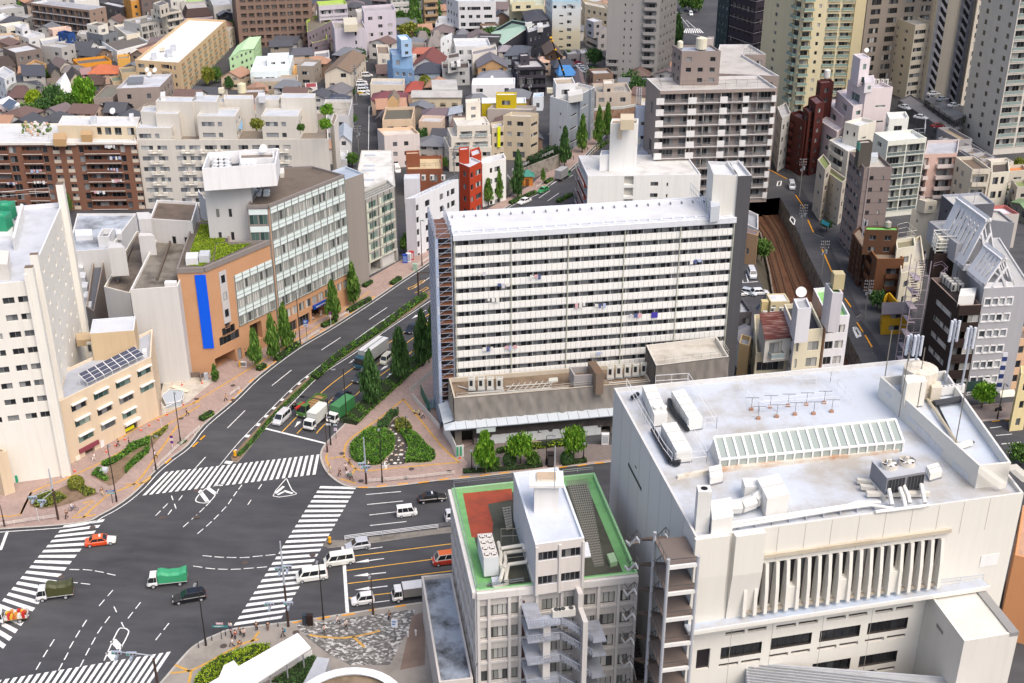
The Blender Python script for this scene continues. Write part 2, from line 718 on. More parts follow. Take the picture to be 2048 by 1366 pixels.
def asphalt():
 t=NT('asphalt')
 p=t.pos()
 n1=t.ramp(t.noise(p,.06,5,.6),[(.3,0.),(.7,1.)])
 n2=t.noise(p,9.,2)
 n3=t.noise(t.pos((.25,.9,1),.5),.5,4,.6)
 f=t.math('ADD',t.math('MULTIPLY',n1,.5),t.math('ADD',t.math('MULTIPLY',n2,.25),t.math('MULTIPLY',t.ramp(n3,[(.4,0.),(.75,1.)]),.35)))
 return t.out(t.mix(f,(.034,.035,.04),(.095,.095,.101)),.85,.3)
def pavers(c1,c2,mortar,rz,sx=.42,sy=.21):
 t=NT('paving')
 b=t.n('ShaderNodeTexBrick',i_Scale=1.,i_Mortar_Size=.022,i_Bias=0.,i_Brick_Width=sx,i_Row_Height=sy)
 t.l(t.pos((1,1,1),rz),b.inputs['Vector'])
 for k,c in((1,c1),(2,c2),(3,mortar)):
  b.inputs[k].default_value=(*c,1)
 n=t.noise(t.pos(),.35,5,.6)
 return t.out(t.mix(t.math('MULTIPLY',n,.55),b.outputs[0],(.13,.11,.1)),.85,.25)
def stonepave():
 t=NT('stone paving')
 v=t.n('ShaderNodeTexVoronoi',i_Scale=2.6)
 t.l(t.pos((1,1.5,1),.3),v.inputs['Vector'])
 sp=t.n('ShaderNodeSeparateColor')
 t.l(v.outputs['Color'],sp.inputs[0])
 return t.out(t.ramp(sp.outputs[0],[(0,(.12,.115,.11)),(.45,(.17,.165,.155)),(.62,(.3,.29,.275)),(.85,(.52,.51,.49))],'CONSTANT'),.85,.25)
def marking(h,wear=.3):
 t=NT('road paint '+h)
 c=rgb(h)
 n=t.noise(t.pos(),1.6,5,.7)
 return t.out(t.mix(t.math('MULTIPLY',t.ramp(n,[(.48,0.),(.72,1.)]),wear),c,(.12,.12,.125)),.8,.3)
ASP=asphalt()
PAVE=pavers((.5,.36,.31),(.4,.29,.255),(.28,.21,.19),.72,.62,.34)
PAVE2=pavers((.27,.22,.2),(.2,.17,.16),(.13,.11,.105),-.1)
STONE=stonepave()
CONC=Rf('b9b5ad','7d776d',.5)
KERB=Rf('c2beb6','8d877d',.4,sc=.8)
DCONC=Rf('8f8a82','4d4842',.6,sc=.5)
WHITE=marking('f6f6f4',.55)
YEL=marking('fbc04a',.35)
ORA=Pl('f0a61e')
TACT=marking('d2a34e',.6)
EARTH=Rf('8d7763','5b4c3d',.6,sc=.8)
TL=Ps('R 1470,405 1500,448 1512,520 1516,556 1538,600 1585,690 1640,790 1730,930')+[Vc((118,118,0)),Vc((128,60,0)),Vc((132,20,0))]
TR=Ps('R 1560,395 1578,424 1612,500 1641,558 1692,662 1728,735 1775,812 1850,940')+[Vc((128,118,0)),Vc((139,60,0)),Vc((143,20,0))]
g=Mb()
S=2600
outer=[Vc((-S,-S,0)),Vc((S,-S,0)),Vc((S,S,0)),Vc((-S,S,0))]
hole=TL+TR[::-1]
vs=outer+hole
b0=len(g.v)
g.v+=[tuple(p)for p in vs]
for t in tessellate_polygon([outer,hole]):
 g.f.append(tuple(t))
 g.fm.append(g.mi(ASP))
St('ground',g)
TZ=-5.
RUST=Rf('6d4a35','33241c',.7,sc=.9)
TW=Rf('8d8478','3d372f',.75,sc=.6)
fl=Mb()
FLo=[]
for i,(a,c)in enumerate(zip(TL,TR)):
 d=c-a
 w=d.length
 d=d/w
 k=min(.3,max(0.,(w-11.)/w))
 FLo.append((a+d*(w*k)+ZV(TZ),c+ZV(TZ)))
for(a,c),(b,d)in zip(FLo,FLo[1:]):
 fl.py([a,c,d,b],RUST)
St('trackbed',fl)
tw=Mb()
for i in range(len(TL)-1):
 a,b=(FLo[i][0],FLo[i+1][0])
 tw.py([TL[i],TL[i+1],b,a],Rf('5d574b','34382a',.7))
 tw.py([TR[i],TR[i+1],FLo[i+1][1],FLo[i][1]],TW)
 tw.ob(a,b-a,(.35,0,0),(0,0,1.5),TW)
o=tw.bd('trench_wall')
o['kind']='structure'
o=None
rails=Mb()
slp=Mb()
RM=Pl('5a4034',rough=.4)
SL=Pl('7a5b44')
def Lr(a,b,t):
 return a+(b-a)*t
cum=[0.]
for i in range(len(FLo)-1):
 cum.append(cum[-1]+((FLo[i+1][0]+FLo[i+1][1])/2-(FLo[i][0]+FLo[i][1])/2).length)
def trk(s,k):
 s=min(max(s,0),cum[-1]-.01)
 i=max((j for j in range(len(cum)-1)if cum[j]<=s))
 t=(s-cum[i])/(cum[i+1]-cum[i])
 a,c=(Lr(FLo[i][0],FLo[i+1][0],t),Lr(FLo[i][1],FLo[i+1][1],t))
 return Lr(a,c,k)
for k in(.27,.66):
 tot=cum[-1]
 s=0.
 while s<tot-8:
  p,q=(trk(s,k),trk(s+8,k))
  d=(q-p).normalized()
  n=Vc((d.y,-d.x,0))
  for r in(-.72,.72,1.25):
   rails.ob(p+n*(r-.06)+ZV(.18),q-p,n*.12,(0,0,.16),RM)
  m=0.
  while m<8:
   a=trk(s+m,k)
   slp.ob(a-n*1.2,n*2.4,d*.24,(0,0,.15),SL)
   m+=.75
  s+=8
o=rails.bd('rails')
o['kind']='structure'
o=slp.bd('railway_sleepers')
o['kind']='structure'
PZ=.13
def pavement(name,q,mat,z=PZ):
 b=Mb()
 p=Ps(q,z)
 b.pr([(v.x,v.y)for v in p],0,z,KERB,mat)
 return St(name,b)
def Rb(b,path,w,z,m,side=0.):
 P=[Vc((p.x,p.y,z))for p in path]
 L=[]
 for i,p in enumerate(P):
  d=((P[i+1]-p).normalized()if i<len(P)-1 else Vc())+((p-P[i-1]).normalized()if i else Vc())
  d.z=0
  d.normalize()
  n=Vc((d.y,-d.x,0))
  L.append((p+n*(side-w/2),p+n*(side+w/2)))
 for(a,c),(d,e)in zip(L,L[1:]):
  b.py([a,c,e,d],m)
def Sm(P,n=4):
 out=[]
 for i in range(len(P)-1):
  a,b,c,d=(P[max(i-1,0)],P[i],P[i+1],P[min(i+2,len(P)-1)])
  for k in range(n):
   t=k/n
   out.append(.5*(2*b+(c-a)*t+(2*a-5*b+4*c-d)*t*t+(3*b-a-3*c+d)*t**3))
 return out+[P[-1]]
KL='R -120,1072 -60,1066 0,1059 117,1051 176,1043 200,1031 228,1016 256,997 282,974 309,944 340,918 374,892 407,851 465,802 516,753 592,696 661,655 740,604 800,563 860,523 930,470 1018,411 1071,388 1106,362 1138,341 1190,290 1220,250'
KI=' 1190,235 1120,318 1060,372 990,410 900,462 830,505 760,545 690,585 600,640 480,705 400,760 250,800 120,870 0,930 -120,960'
kl=Sm(Ps(KL),3)
def pave2(name,kerb,inner,mat):
 b=Mb()
 P=kerb+Ps(inner)
 P=[(v.x,v.y)for v in P]
 b.pr(P,0,PZ,KERB,mat)
 Rb(b,kerb,.34,PZ+.004,KERB,0.)
 return St(name,b)
pave2('pavement',kl,'R'+KI,PAVE)
KC='R 930,632 868,686 820,724 774,764 731,803 695,844 673,866 653,887 644,901 642,915 647,932 657,948 673,962 692,972 718,976 745,976 796,972 874,962 933,957 1020,947 1114,936 1208,926 1400,905 1700,872 1978,842 2100,829'
kc=Sm(Ps(KC),3)
pave2('pavement',kc,'R 2100,800 1900,815 1600,850 1230,900 960,870 880,760 905,690',PAVE)
b=Mb()
b.cap([tuple(p)for p in Ps('R 923,952 935,926 915,900 960,880 1230,890 1400,880 2100,795 2100,824 1400,899 1208,920 1020,941',PZ+.004)],PAVE2)
St('pavement',b)
KB='R 240,1460 300,1392 335,1352 350,1334 362,1320 385,1296 409,1281 432,1271 457,1261 499,1255 555,1248 604,1242 686,1230 750,1220 840,1207 1000,1187 1200,1165'
kb=Sm(Ps(KB),3)
b=Mb()
P=kb+Ps('R 1200,1420 900,1560 500,1650 250,1600')
b.pr([(v.x,v.y)for v in P],0,PZ,KERB,Rf('a39c94','756f68',.5))
Rb(b,kb,.34,PZ+.004,KERB)
St('pavement',b)
b=Mb()
b.cap([tuple(p)for p in Ps('R 590,1250 690,1237 830,1218 826,1245 800,1290 780,1330 700,1330 660,1310 620,1280',PZ+.006)],STONE)
St('stone_paving',b)
b=Mb()
b.cap([tuple(p)for p in Ps('R 824,1232 850,1222 850,1330 800,1340',PZ+.009)],Rf('8d7a6e','6d5f56',.5))
St('pavement_patch',b)
b=Mb()
isl=Sm(Ps('R 467,924 462,915 478,897 512,860 549,820 594,775 637,740 695,697 754,654 805,620 832,601 880,565'),2)+Sm(Ps('R 890,572 840,611 813,630 760,667 705,705 649,742 621,767 574,812 527,862 482,918 473,925'),2)
b.pr([(v.x,v.y)for v in isl],0,.16,KERB,EARTH)
St('median_island',b)
b=Mb()
b.pr([(v.x,v.y)for v in Ps('R 646,1091 652,1083 690,1081 780,1070 860,1060 960,1048 960,1058 860,1070 780,1081 700,1092 656,1096')],0,.16,KERB,DCONC)
St('median_island',b)
mw,my=(Mb(),Mb())
mz=.006
def bars(e0,e1,n,duty=.5,z=mz,m=None):
 (a0,a1),(c0,c1)=(Ps(e0),Ps(e1))
 for i in range(n):
  t0=i/n
  t1=(i+duty)/n
  mw.py([Lr(a0,a1,t0)+ZV(z),Lr(a0,a1,t1)+ZV(z),Lr(c0,c1,t1)+ZV(z),Lr(c0,c1,t0)+ZV(z)],m or WHITE)
bars('R 285,991 637,948','R 331,944 644,908',28,.52)
bars('R 641,972 463,1258','R 713,974 559,1243',26,.5)
bars('R 128,1051 -70,1292','R 210,1038 -25,1337',22,.5)
bars('R 342,1303 -60,1370','R 292,1378 -110,1445',26,.55)
def line(q,w=.15,b=None,m=None,z=mz,n=0):
 p=Ps(q)
 p=Sm(p,n)if n else p
 Rb(b or mw,p,w,z,m or WHITE)
def dashes(q,w=.16,ln=1.5):
 for u,v in px(q):
  pass
line('R 531,857 652,887',.45)
line('R 686,1093 695,1227',.5)
line('R 1,1100 15,1062',.45)
for q in('391,936 411,914','455,856 490,821','544,771 583,740','643,700 681,675','738,639 774,615','830,575 862,553','1095,402 1118,386','1078,396 1100,381','1136,355 1146,350','1097,373 1121,358'):
 line('R '+q,.17)
Rb(mw,[p for p in kl if 70<p.y],.16,mz,WHITE,.75)
line('R 478,912 520,866 574,817 625,765 655,741 708,707 762,668 815,632 866,598',.16,n=3)
line('R 436,935 480,882 545,815 590,771 634,736 692,693 750,651 801,617 835,593',.13,n=3)
for i in range(19):
 t=i/18
 p=Sm(Ps('R 450,924 504,856 549,812 594,769 638,734 700,688 760,645 815,606'),8)
 k=t*(len(p)-2)
 j=int(k)
 a=Lr(p[j],p[j+1],k-j)
 d=(p[j+1]-p[j]).normalized()
 n=Vc((d.y,-d.x,0))
 wd=1.35*(1-.55*t)
 v=d*.32+n*.25
 mw.py([a-d*.45+ZV(mz),a+d*.45+ZV(mz),a+d*.45+n*wd+ZV(mz),a-d*.45+n*wd+ZV(mz)],WHITE)
for q in('562,866 645,783 705,737 813,661 862,625 900,600','594,867 652,809 707,764 821,680 868,645','633,867 649,849 727,776 783,735 824,703 868,672'):
 line('R '+q,.17,my,YEL,n=3)
for q in('708,1112 900,1088 1000,1075','693,1141 862,1119 1000,1100','696,1167 900,1142 1000,1129','698,1196 840,1179 1000,1158'):
 line('R '+q,.17,my,YEL)
for q in('732,989 802,983','734,1009 806,1002','739,1030 797,1023','740,1051 813,1043','737,1098 765,1094','740,1206 779,1201','2003,853 1980,856','2024,868 1992,871','2042,884 2003,888','2062,902 2015,905','1210,1000 1180,1003','950,985 1000,980','960,1025 1010,1019'):
 line('R '+q,.17)
def arrow(q,w=.16,hl=2.2,hw=.8):
 a,c=Ps(q)
 d=(c-a).normalized()
 n=Vc((d.y,-d.x,0))
 h=a+d*hl
 Z=ZV(mz)
 Rb(mw,[h,c],w*1.3,mz,WHITE)
 mw.py([a+Z,h+n*hw/2+Z,h-n*hw/2+Z],WHITE)
for q in('709,1125 768,1117','707,1152 772,1145','709,1180 775,1172','589,855 600,842','697,727 716,716','823,638 852,620','848,648 861,639','772,757 792,739','760,741 776,730','1060,1113 1000,1120'):
 arrow('R '+q)
D7=[]
for row in('1165,652 1232,658 1302,660 1375,660 1448,653 1520,646','1112,712 1182,722 1252,726 1325,726 1398,721 1472,715','418,728 492,730 558,740 625,755','410,800 480,808','620,860 572,915','776,930 733,985','690,1040 648,952','603,1010 560,1068 525,1130 492,1190 460,1255','475,1030 437,1090 402,1150','293,1140 255,1200 215,1270','372,1215 340,1275','935,1048 890,1105','1092,433 1045,475','1135,393 1170,358','1258,388 1216,432 1174,472 1126,513','1350,265 1322,302 1292,346','955,405 1015,325','930,370 888,412','985,372 968,325','1462,262 1402,350'):
 P=Ps('Z7 '+row)
 for i,p in enumerate(P):
  d=(P[min(i+1,len(P)-1)]-P[max(i-1,0)]).normalized()
  Rb(mw,[p-d*.75,p+d*.75],.16,mz,WHITE)
def loop(q,w=.18):
 P=Sm(Ps(q),4)
 Rb(mw,P,w,mz,WHITE)
loop('Z7 1160,270 1125,300 1100,335 1115,350 1160,353 1195,330 1230,275')
line('Z7 1120,282 1165,345',.7)
line('Z7 1165,268 1215,305',.7)
line('Z7 1200,262 1260,245',.25)
loop('Z7 585,1240 660,1075 690,1058 715,1065 718,1095 640,1240')
line('Z7 610,1190 645,1235',.9)
line('Z7 635,1125 675,1170',.9)
line('Z7 1610,215 1535,315 1662,305 1640,280 1610,215',.16,n=3)
line('Z7 1548,300 1595,260',.5)
line('Z7 1595,285 1645,300',.5)
line('Z7 1560,308 1600,288',.4)
for q in('1556,363 1563,362 1561,371 1554,372','1714,656 1721,667 1714,676 1707,660','1583,432 1590,440 1588,450 1580,440','1706,655 1712,654 1722,672 1716,674'):
 P=Ps('R '+q)
 c=sum(P,Vc())/4
 for i in range(4):
  Rb(mw,[P[i],P[(i+1)%4]],.3,mz,WHITE)
for q in('1466,567 1516,563','1472,549 1474,566','1482,549 1486,565','1492,548 1497,565','1466,556 1470,567','710,245 712,243','706,209 716,208','738,213 737,300','738,213 745,212','1366,62 1412,75','1372,40 1395,60','1352,22 1378,54'):
 line('R '+q,.22)
bars('R 1366,66 1410,66','R 1372,57 1400,57',9)
St('road_marking',mw)
St('yellow_lane_line',my)
kp=Mb()
def kerbpaint(q):
 for a,c in zip(px(q)[::2],px(q)[1::2]):
  P=[at(*a,PZ),at(*c,PZ)]
  Rb(kp,P,.34,PZ+.01,ORA)
kerbpaint('R 716,974 736,975 754,973 774,970 795,969 816,966 836,966 858,963 878,960 898,957 919,955 939,953 959,952 980,948 999,947 1019,944 1118,935 1134,933 1155,932 1174,929 1190,927 1208,925 1984,843 2000,841 2010,840 2028,837')
kerbpaint('R 385,894 396,884 400,880 410,871 331,927 342,917 460,803 468,795 475,788 484,780 498,765 508,757 526,740 541,730 545,727 560,716 564,713 580,702 594,693 606,685 618,678 630,671 639,665 650,658 664,649 676,641 700,627 712,619 690,632 696,628 742,598 750,592 780,573 792,565')
kerbpaint('R 585,1246 608,1241 634,1238 660,1233 684,1231 710,1227 790,1214 812,1210 737,1221 750,1219')
kerbpaint('R 1533,336 1574,358 1591,390 1609,416 1616,440 1627,465 1644,498 1667,551 1672,562 1684,583 1690,597 1702,614 1714,645 1726,664 1730,670 1744,694')
St('kerb_paint',kp)
DK=Rf('3f3f44','2a2c30',.5)
for q in('R 1533,336 1576,357 1592,390 1609,416 1627,467 1649,476 1640,440 1612,390 1590,350 1545,326','R 1642,498 1650,490 1662,492 1690,560 1722,628 1712,634 1702,616 1684,583 1667,551','R 1714,645 1722,640 1740,662 1775,715 1790,740 1760,730 1741,690 1726,664'):
 pavement('pavement',q,DK)
tb=Mb()
for q in('V3 2046,930 1500,1150 1200,1340','W1 2046,-200 1400,180 1000,400 600,580 320,690 210,915 0,930','W1 320,690 210,910','W1 1820,0 1540,400 1380,600 1100,720 850,950','W1 1280,610 1480,590 1540,520 1370,660','W1 850,800 960,780 740,950 980,915','V4 2046,220 1400,650 1100,830 700,1080 230,1366','V7 960,90 700,300 450,470 360,570 350,690','V7 200,705 350,685 440,790 520,820 620,825 900,795 1520,740','V7 950,90 1150,330 1350,580 1530,745','V7 470,795 430,860','V7 180,650 165,700 200,780','V7 310,910 390,930 470,955','W2 -50,1260 160,1240 400,1120 700,960 860,920','W2 860,840 780,950','W2 1370,875 1640,905 1850,890 2100,830','W2 1820,890 1940,1000','W2 170,1240 140,1366','W2 150,1245 0,1180'):
 Rb(tb,Sm(Ps(q,PZ),2),.38,PZ+.012,TACT)
St('tactile_paving',tb)
mh=Mb()
MHM=Pl('5b4f49')
for u,v,z in[(325,1035,0),(185,1055,0),(123,1154,0),(466,800,PZ),(393,1034,PZ),(466,771,PZ),(716,876,PZ),(684,907,PZ),(722,962,PZ),(823,938,PZ),(898,943,PZ),(812,956,PZ),(782,821,PZ),(447,1292,PZ),(592,1265,PZ),(362,837,PZ),(393,798,PZ),(529,730,PZ),(560,694,PZ),(707,805,0),(490,1125,0),(625,1110,0),(393,981,0)]:
 p=at(u,v,z)
 n=14
 mh.cap([(p.x+.5*math.cos(6.283*i/n),p.y+.5*math.sin(6.283*i/n),z+.016)for i in range(n)],MHM)
St('manhole_cover',mh)
def Bd(label,roof,z=None,wall='dcd9d3',rf='b4b6bc',name='building',**kw):
 return B(name,label,roof,z,wall=wall,rf=rf,**kw)
def ac(b,q,z,w=.9,d=.5,h=1.3,n=1,step=1.1,fan=1):
 p=pt(q,z)
 m=Pl('dedcd4')
 dk=Pl('4b4d50')
 for k in range(n):
  o=Mb()
  x=p.x+k*step
  o.box(x,x+w,p.y,p.y+d,z,z+h,m)
  o.box(x+w*.12,x+w*.55,p.y-.02,p.y,z+h*.15,z+h*.85,dk)
  o.bd('air_conditioner',b.rt)
def Ta(b,q,z,r=1.1,h=2.2,m='e5dfc8',box=0):
 p=pt(q,z)
 o=Mb()
 mm=Pl(m)
 if box:
  o.box(p.x-r,p.x+r,p.y-r,p.y+r,z+.4,z+h,mm)
 else:
  o.cyl(p+ZV(.4),p+ZV(h),r,mm,n=14)
  o.cyl(p+ZV(h),p+ZV(h+.3),r,mm,r*.4,n=14)
 for a in(-1,1):
  for c in(-1,1):
   o.box(p.x+a*r*.6-.08,p.x+a*r*.6+.08,p.y+c*r*.6-.08,p.y+c*r*.6+.08,z,z+.4,Pl('777777'))
 o.bd('water_tank',b.rt)
def Di(b,q,z,r=.55):
 p=pt(q,z)
 o=Mb()
 m=Pl('f0f0ee')
 o.cyl(p,p+ZV(.9),.05,m,n=5)
 c=p+ZV(1.1)
 o.cyl(c,c+Vc((-.05,-.16,.1)),r*.35,m,r,n=12)
 o.bd('satellite_dish',b.rt)
def mast(b,q,z,h=4.,m='9a9a9a'):
 p=pt(q,z)
 o=Mb()
 mm=Pl(m)
 o.cyl(p,p+ZV(h),.05,mm,n=5)
 for k in(.7,.82,.94):
  o.box(p.x-.6,p.x+.6,p.y-.02,p.y+.02,z+h*k,z+h*k+.04,mm)
 o.bd('aerial',b.rt)
def box(b,roof,z,z0,m='d9d7d2',name='roof_box',cap=None):
 P=Ps(roof,z)
 P=P+[P[0]+P[2]-P[1]]if len(P)==3 else P
 o=Mb()
 o.pr([(p.x,p.y)for p in P],z0,z,Pl(m)if isinstance(m,str)else m,cap)
 return o.bd(name,b.rt)
def Ra(b,q,z,h=1.1,m='c8cace',step=1.6,name='railing',close=0):
 P=Ps(q,z)
 P=P+[P[0]]if close else P
 o=Mb()
 mm=Pl(m)
 for a,c in zip(P,P[1:]):
  d=c-a
  n=max(1,round(d.length/step))
  for k in(.5,1.):
   o.cyl(a+ZV(h*k),c+ZV(h*k),.035,mm,n=4)
  for k in range(n+1):
   p=a+d*(k/n)
   o.cyl(p,p+ZV(h),.03,mm,n=4)
 return o.bd(name,b.rt)
b=Bd('long dull purple apartment block with continuous dark balconies on four floors','T1 310,28 912,102 1080,68',13,'8f8783','a9abb2','apartment_building',cop=Pn('dfdfe2'))
b.band(0,4,8,top=.6,p=.5,rec=1.3,par='rail',pm=Pl('57525a'),sm=Pn('dcdce0'),op=.82,gap=.04)
b.gr(1,2,4,.22,.4)
b.wall=Pn('9a8577')
b.do()
Bd('charcoal three-storey building beside the orange-fronted block','T1 1010,25 1242,78 1340,52',9,'5d5b5f','c3c5cb').do()
Bd('block with an orange upper front at the upper left edge','T1 1250,-60 1337,8 1428,0',14,'d59a4c','bbbbbb').do()
Bd('dark plum apartment block behind the grey balconied block','T1 1375,-60 1442,-5 1610,-42',15,'7a6c68','999999').do()
b=Bd('beige block with four wrap-round balconies and a dark slate roof','T1 1540,100 1690,132 1855,104',13,'d3cdc0','6d6c74')
b.band(1,4,1,p=.9,rec=.6,hp=1.,x0=.02,x1=.02)
b.bk('T1 1560,32 1630,60 1722,30',17)
mast(b,'T1 1690,60',17)
b.do()
b=Bd('mauve block under a steep dark brown glazed roof storey','T2 50,110 90,190 388,168',8.5,'b5aab2','4b3f3d',rm=Rf('5b4b48'))
b.band(1,3,2,p=.7,rec=.6,par='solid')
P=Ps('T2 70,120 100,185 385,160',8.5)
o=Mb()
Q=P+[P[0]+P[2]-P[1]]
c=sum(Q,Vc())/4
up=[Lr(p,c,.3)+ZV(3.4)for p in Q]
for i in range(4):
 o.py([Q[i],Q[(i+1)%4],up[(i+1)%4],up[i]],Pn('4a3b38'))
o.cap(up,Rf('b9b4b0'))
o.bd('mansard_roof',b.rt)
b.do()
Gb('small navy house with a grey metal roof beside the long tan block','T2 385,95 455,160 588,140',7.5,1.2,'3e434e','6f7480',ridge=0)
b=Bd('white building with a curved screen wall and three dark openings behind the orange shop','T1 1040,425 1195,520 1535,432',5.2,'f2f2f0','6f6a66')
b.cl(1,[(1215,1240),(1255,1280),(1300,1325)],'T1',fh=3,nf=1,top=1.1)
b.do()
Bd('white-walled annex with dark planting on its roof left of the curved screen wall','T1 1020,470 1005,510 1180,520',4.2,'efefee','59534d').do()
Bd('grey tiled low house right of the cream annex','T1 1600,350 1620,400 1830,390',4,'a9a4a0','8b888a').do()
Bd('white and blue sheeted shed in the lane beside the yellow roofed house','T3 1880,950 1870,990 1975,985',5,'dfe6ee','9fc3dc').do()
b=Bd('light grey three-storey block with dark balcony bays facing the blue house','T1 1262,205 1440,250 1682,198',9.6,'c6c4bf','8b8780')
b.cl(1,[(1450,1500),(1515,1560),(1628,1675)],'T1',fh=3,nf=3,kind='b',sill=.1,wh=.7,d=1.,p=.1,par='rail',pm=Pl('4b4744'))
b.cl(1,[(1570,1582),(1590,1602)],'T1',fh=3,nf=3)
box(b,'T1 1385,205 1385,220 1435,215',9.4,8.6,'cfd2d8')
box(b,'T1 1505,182 1505,195 1555,190',9.4,8.6,'cfd2d8')
b.do()
Bd('low cream annex with a roof terrace left of the grey balconied block','T1 1160,258 1290,358 1432,332',6.4,'e4ddcb','b1b3b7').do()
b=Bd('slate grey house with a cream rooftop storey','T1 882,330 1050,358 1202,322',8,'7c8187','5d5450')
b.bk('T1 885,246 1000,268 1100,242',11,wall='ece8dd',rm=Rf('6e6660'))
b.do()
Bd('small salmon pink building behind the deep blue house','T1 490,288 535,305 728,280',7,'e6c8b8','d9d2cc').do()
b=Bd('deep blue narrow house with white framed windows','T1 588,325 692,348 764,332',None,'2c4f8c','dfe1e6','house',base='T1 728,598',frame='ffffff',win='pale',rm=Rf('33353f'))
b.do()
b=Bd('off-white three-storey house with a plain parapet left of the blue house','T1 402,400 440,458 692,412',None,'e4e2d6','b8bac0','house',base='T1 472,632')
b.gr(1,4,2,.55,.45,.25,.5)
b.do()
Bd('brown-grey flat house with a pale grey roof, at the far left','T1 25,485 155,540 422,494',None,'857973','cfd1d6','house',base='T1 192,742').do()
Bd('tan flat house at the left edge above the brown-grey one','T1 -90,352 -30,398 192,378',6.5,'cdb59b','bfc4cc','house').do()
b=Bd('white low building with a long flat roof next to the cream corner house','T1 150,345 290,388 456,348',6,'e6e5e4','c9ccd2')
b.bk('T1 150,268 222,292 297,264',8.6)
b.do()
Bd('cream house with a tan parapet at the left edge of the upper quarter','T1 -20,248 62,275 292,244',7,'e5e0cf','d5d5d8','house').do()
Bd('grey low-rise with square openings at the top left corner','T1 -100,72 0,100 242,68',8,'b9b8b6','cbcdd2').do()
Bd('small white house by the trees at the left edge','T1 -60,160 0,195 97,168',6.5,'f0f0ee','dadde2','house').do()
for i,(q,z,w,r)in enumerate([('T1 -200,-40 -80,10 160,-20',10,'bdb9b4','b5b7bd'),('T1 330,-90 420,-40 700,-50',12,'e2dfd8','c4c6cc'),('T1 700,-60 760,10 1010,-5',13,'e6e4df','cfd0d4'),('T1 1640,-90 1740,-20 1900,-40',14,'d5d2cc','a9cf98'),('T2 20,-60 60,20 310,10',12,'c9c5bd','a9c77d'),('T2 330,-60 390,60 600,40',11,'d0cec9','b7b9be')]):
 Bd(['grey block cut by the top left corner','pale block behind the long purple apartments','cream block behind the right end of the purple apartments','block with a mossy green flat roof at the top edge','wide low block with a green roof behind the mauve mansard block','pale grey block behind the navy house'][i],q,z,w,r).do()
Gb('dark grey tiled house with a two-tier hipped roof','T1 128,792 152,868 440,888',4.2,2.2,'b8b2a8','4d5059',hip=.25)
Gb('upper gabled storey of a traditional dark tiled house','T1 232,705 232,770 456,772',7.4,2.6,'c5c0b8','50535c',ridge=1)
Gb('house with a maroon hipped roof among the garden trees','T1 108,905 72,1000 332,996',4,2.6,'b9ac9c','6c5450',hip=.4)
Gb('house with an olive grey hipped roof behind the maroon one','T1 110,872 92,918 346,920',5,1.6,'c9c3b2','83837a',hip=.3)
Gb('white house with a brown roof whose bright white slope faces the deck','T1 500,858 505,900 690,880',4,2.6,'d8c3a8','6f6159',ridge=1)
P=Ps('T1 472,960 538,1012 800,1016',2.6)
Q=P+[P[0]+P[2]-P[1]]
ap=at(668/5.115,738/5.115,11.5)
r=Th('house','white pyramid-roofed house beside the big bright green tree','house',(P[1].x,P[1].y,0))
o=Mb()
o.pr([(p.x,p.y)for p in Q],0,2.6,Pn('e8e8e6'),top=0)
o.bd('wall',r)
o=Mb()
for i in range(4):
 o.py([Q[i],Q[(i+1)%4],ap],Pn('fafafa',.95,.03,.03))
o.bd('roof',r)
o=Mb()
a=at(600/5.115,928/5.115,5.)
o.box(a.x-.4,a.x+.4,a.y-.8,a.y+.4,a.z-.6,a.z+.6,glass('dark'))
o.bd('window',r)
Gb('house with a charcoal gable roof right of the white pyramid roof','T1 690,750 720,815 838,800',5,2.2,'cfc2ae','4e4744',ridge=0)
Bd('low shop with a bright orange fascia under a dark roof','T1 742,605 802,655 1140,618',4.4,'e29a35','6b6763','shop',rm=Rf('6f6b69')).do()
Bd('small orange-walled annex behind the white screen wall','T1 1195,560 1200,600 1330,590',5,'e6b25c','98908a').do()
Gb('house with a salmon orange tiled roof','T1 940,690 900,758 1195,752',4,2.2,'d9b9a4','c9744f',hip=.35)
Gb('house with a dull brown hipped roof below the salmon roof','T1 880,795 848,862 1042,862',3.6,2.4,'8b7a6d','5d4b43',hip=.35)
Gb('cottage with a brown roof and cream gable end','T1 525,640 612,692 732,655',4.6,1.6,'d3cabd','7b6b67',ridge=0)
Bd('tan stucco house beside the dark tiled roofs','T1 262,660 380,700 472,648',5.5,'cfa878','a59d95','house').do()
Gb('house with a weathered grey roof left of the salmon one','T1 648,690 640,742 850,738',3.8,1.7,'b7ada2','807a76',hip=.2)
Gb('pink-trimmed house beside the salmon tiled roof','T1 835,700 830,765 925,755',4,1.2,'d8a9a6','a98886')
Gb('dark brown roofed house at the left edge','T1 -80,600 -40,690 152,672',4.6,2.2,'a79b90','54483f',hip=.2)
Gb('grey house under the brown-grey flat one','T1 0,650 5,745 140,735',3.6,1.4,'c4bdb5','675c55',hip=.2)
Gb('black-roofed house under the cream cottage','T1 478,690 520,750 612,740',4,2,'8a857e','46474d',ridge=0)
b=Bd('white modern house with tall windows at the left edge','T1 -70,735 42,805 152,742',8.5,'eef0f2','c3c5ca','house')
b.gr(1,2,3,.4,.55,.2,.5)
b.do()
b=Gb('small white house with black solar panels on its arched roof','T1 -100,1085 106,1132 202,1066',6.5,1.8,'f2f3f4','e6e8ec',ridge=1,over=.1,rm=Pn('eceef2'))
o=Mb()
P=Ps('T1 10,1075 105,1110 185,1050 95,1015',8.3)
o.py([p+ZV(.3-.5*(i in(0,1)))for i,p in enumerate(P)],Gz('5b6174'))
o.bd('solar_panel',b.rt)
b=Bd('long tan apartment block with a bright white roof and glass balconies','T1 1380,612 1828,640 2312,205',12.4,'d8bd97','f2f2f2','apartment_building',stain=.08)
b.cl(0,[(1405,1470),(1515,1570),(1730,1750),(1770,1790)],'T1',fh=3.,nf=4)
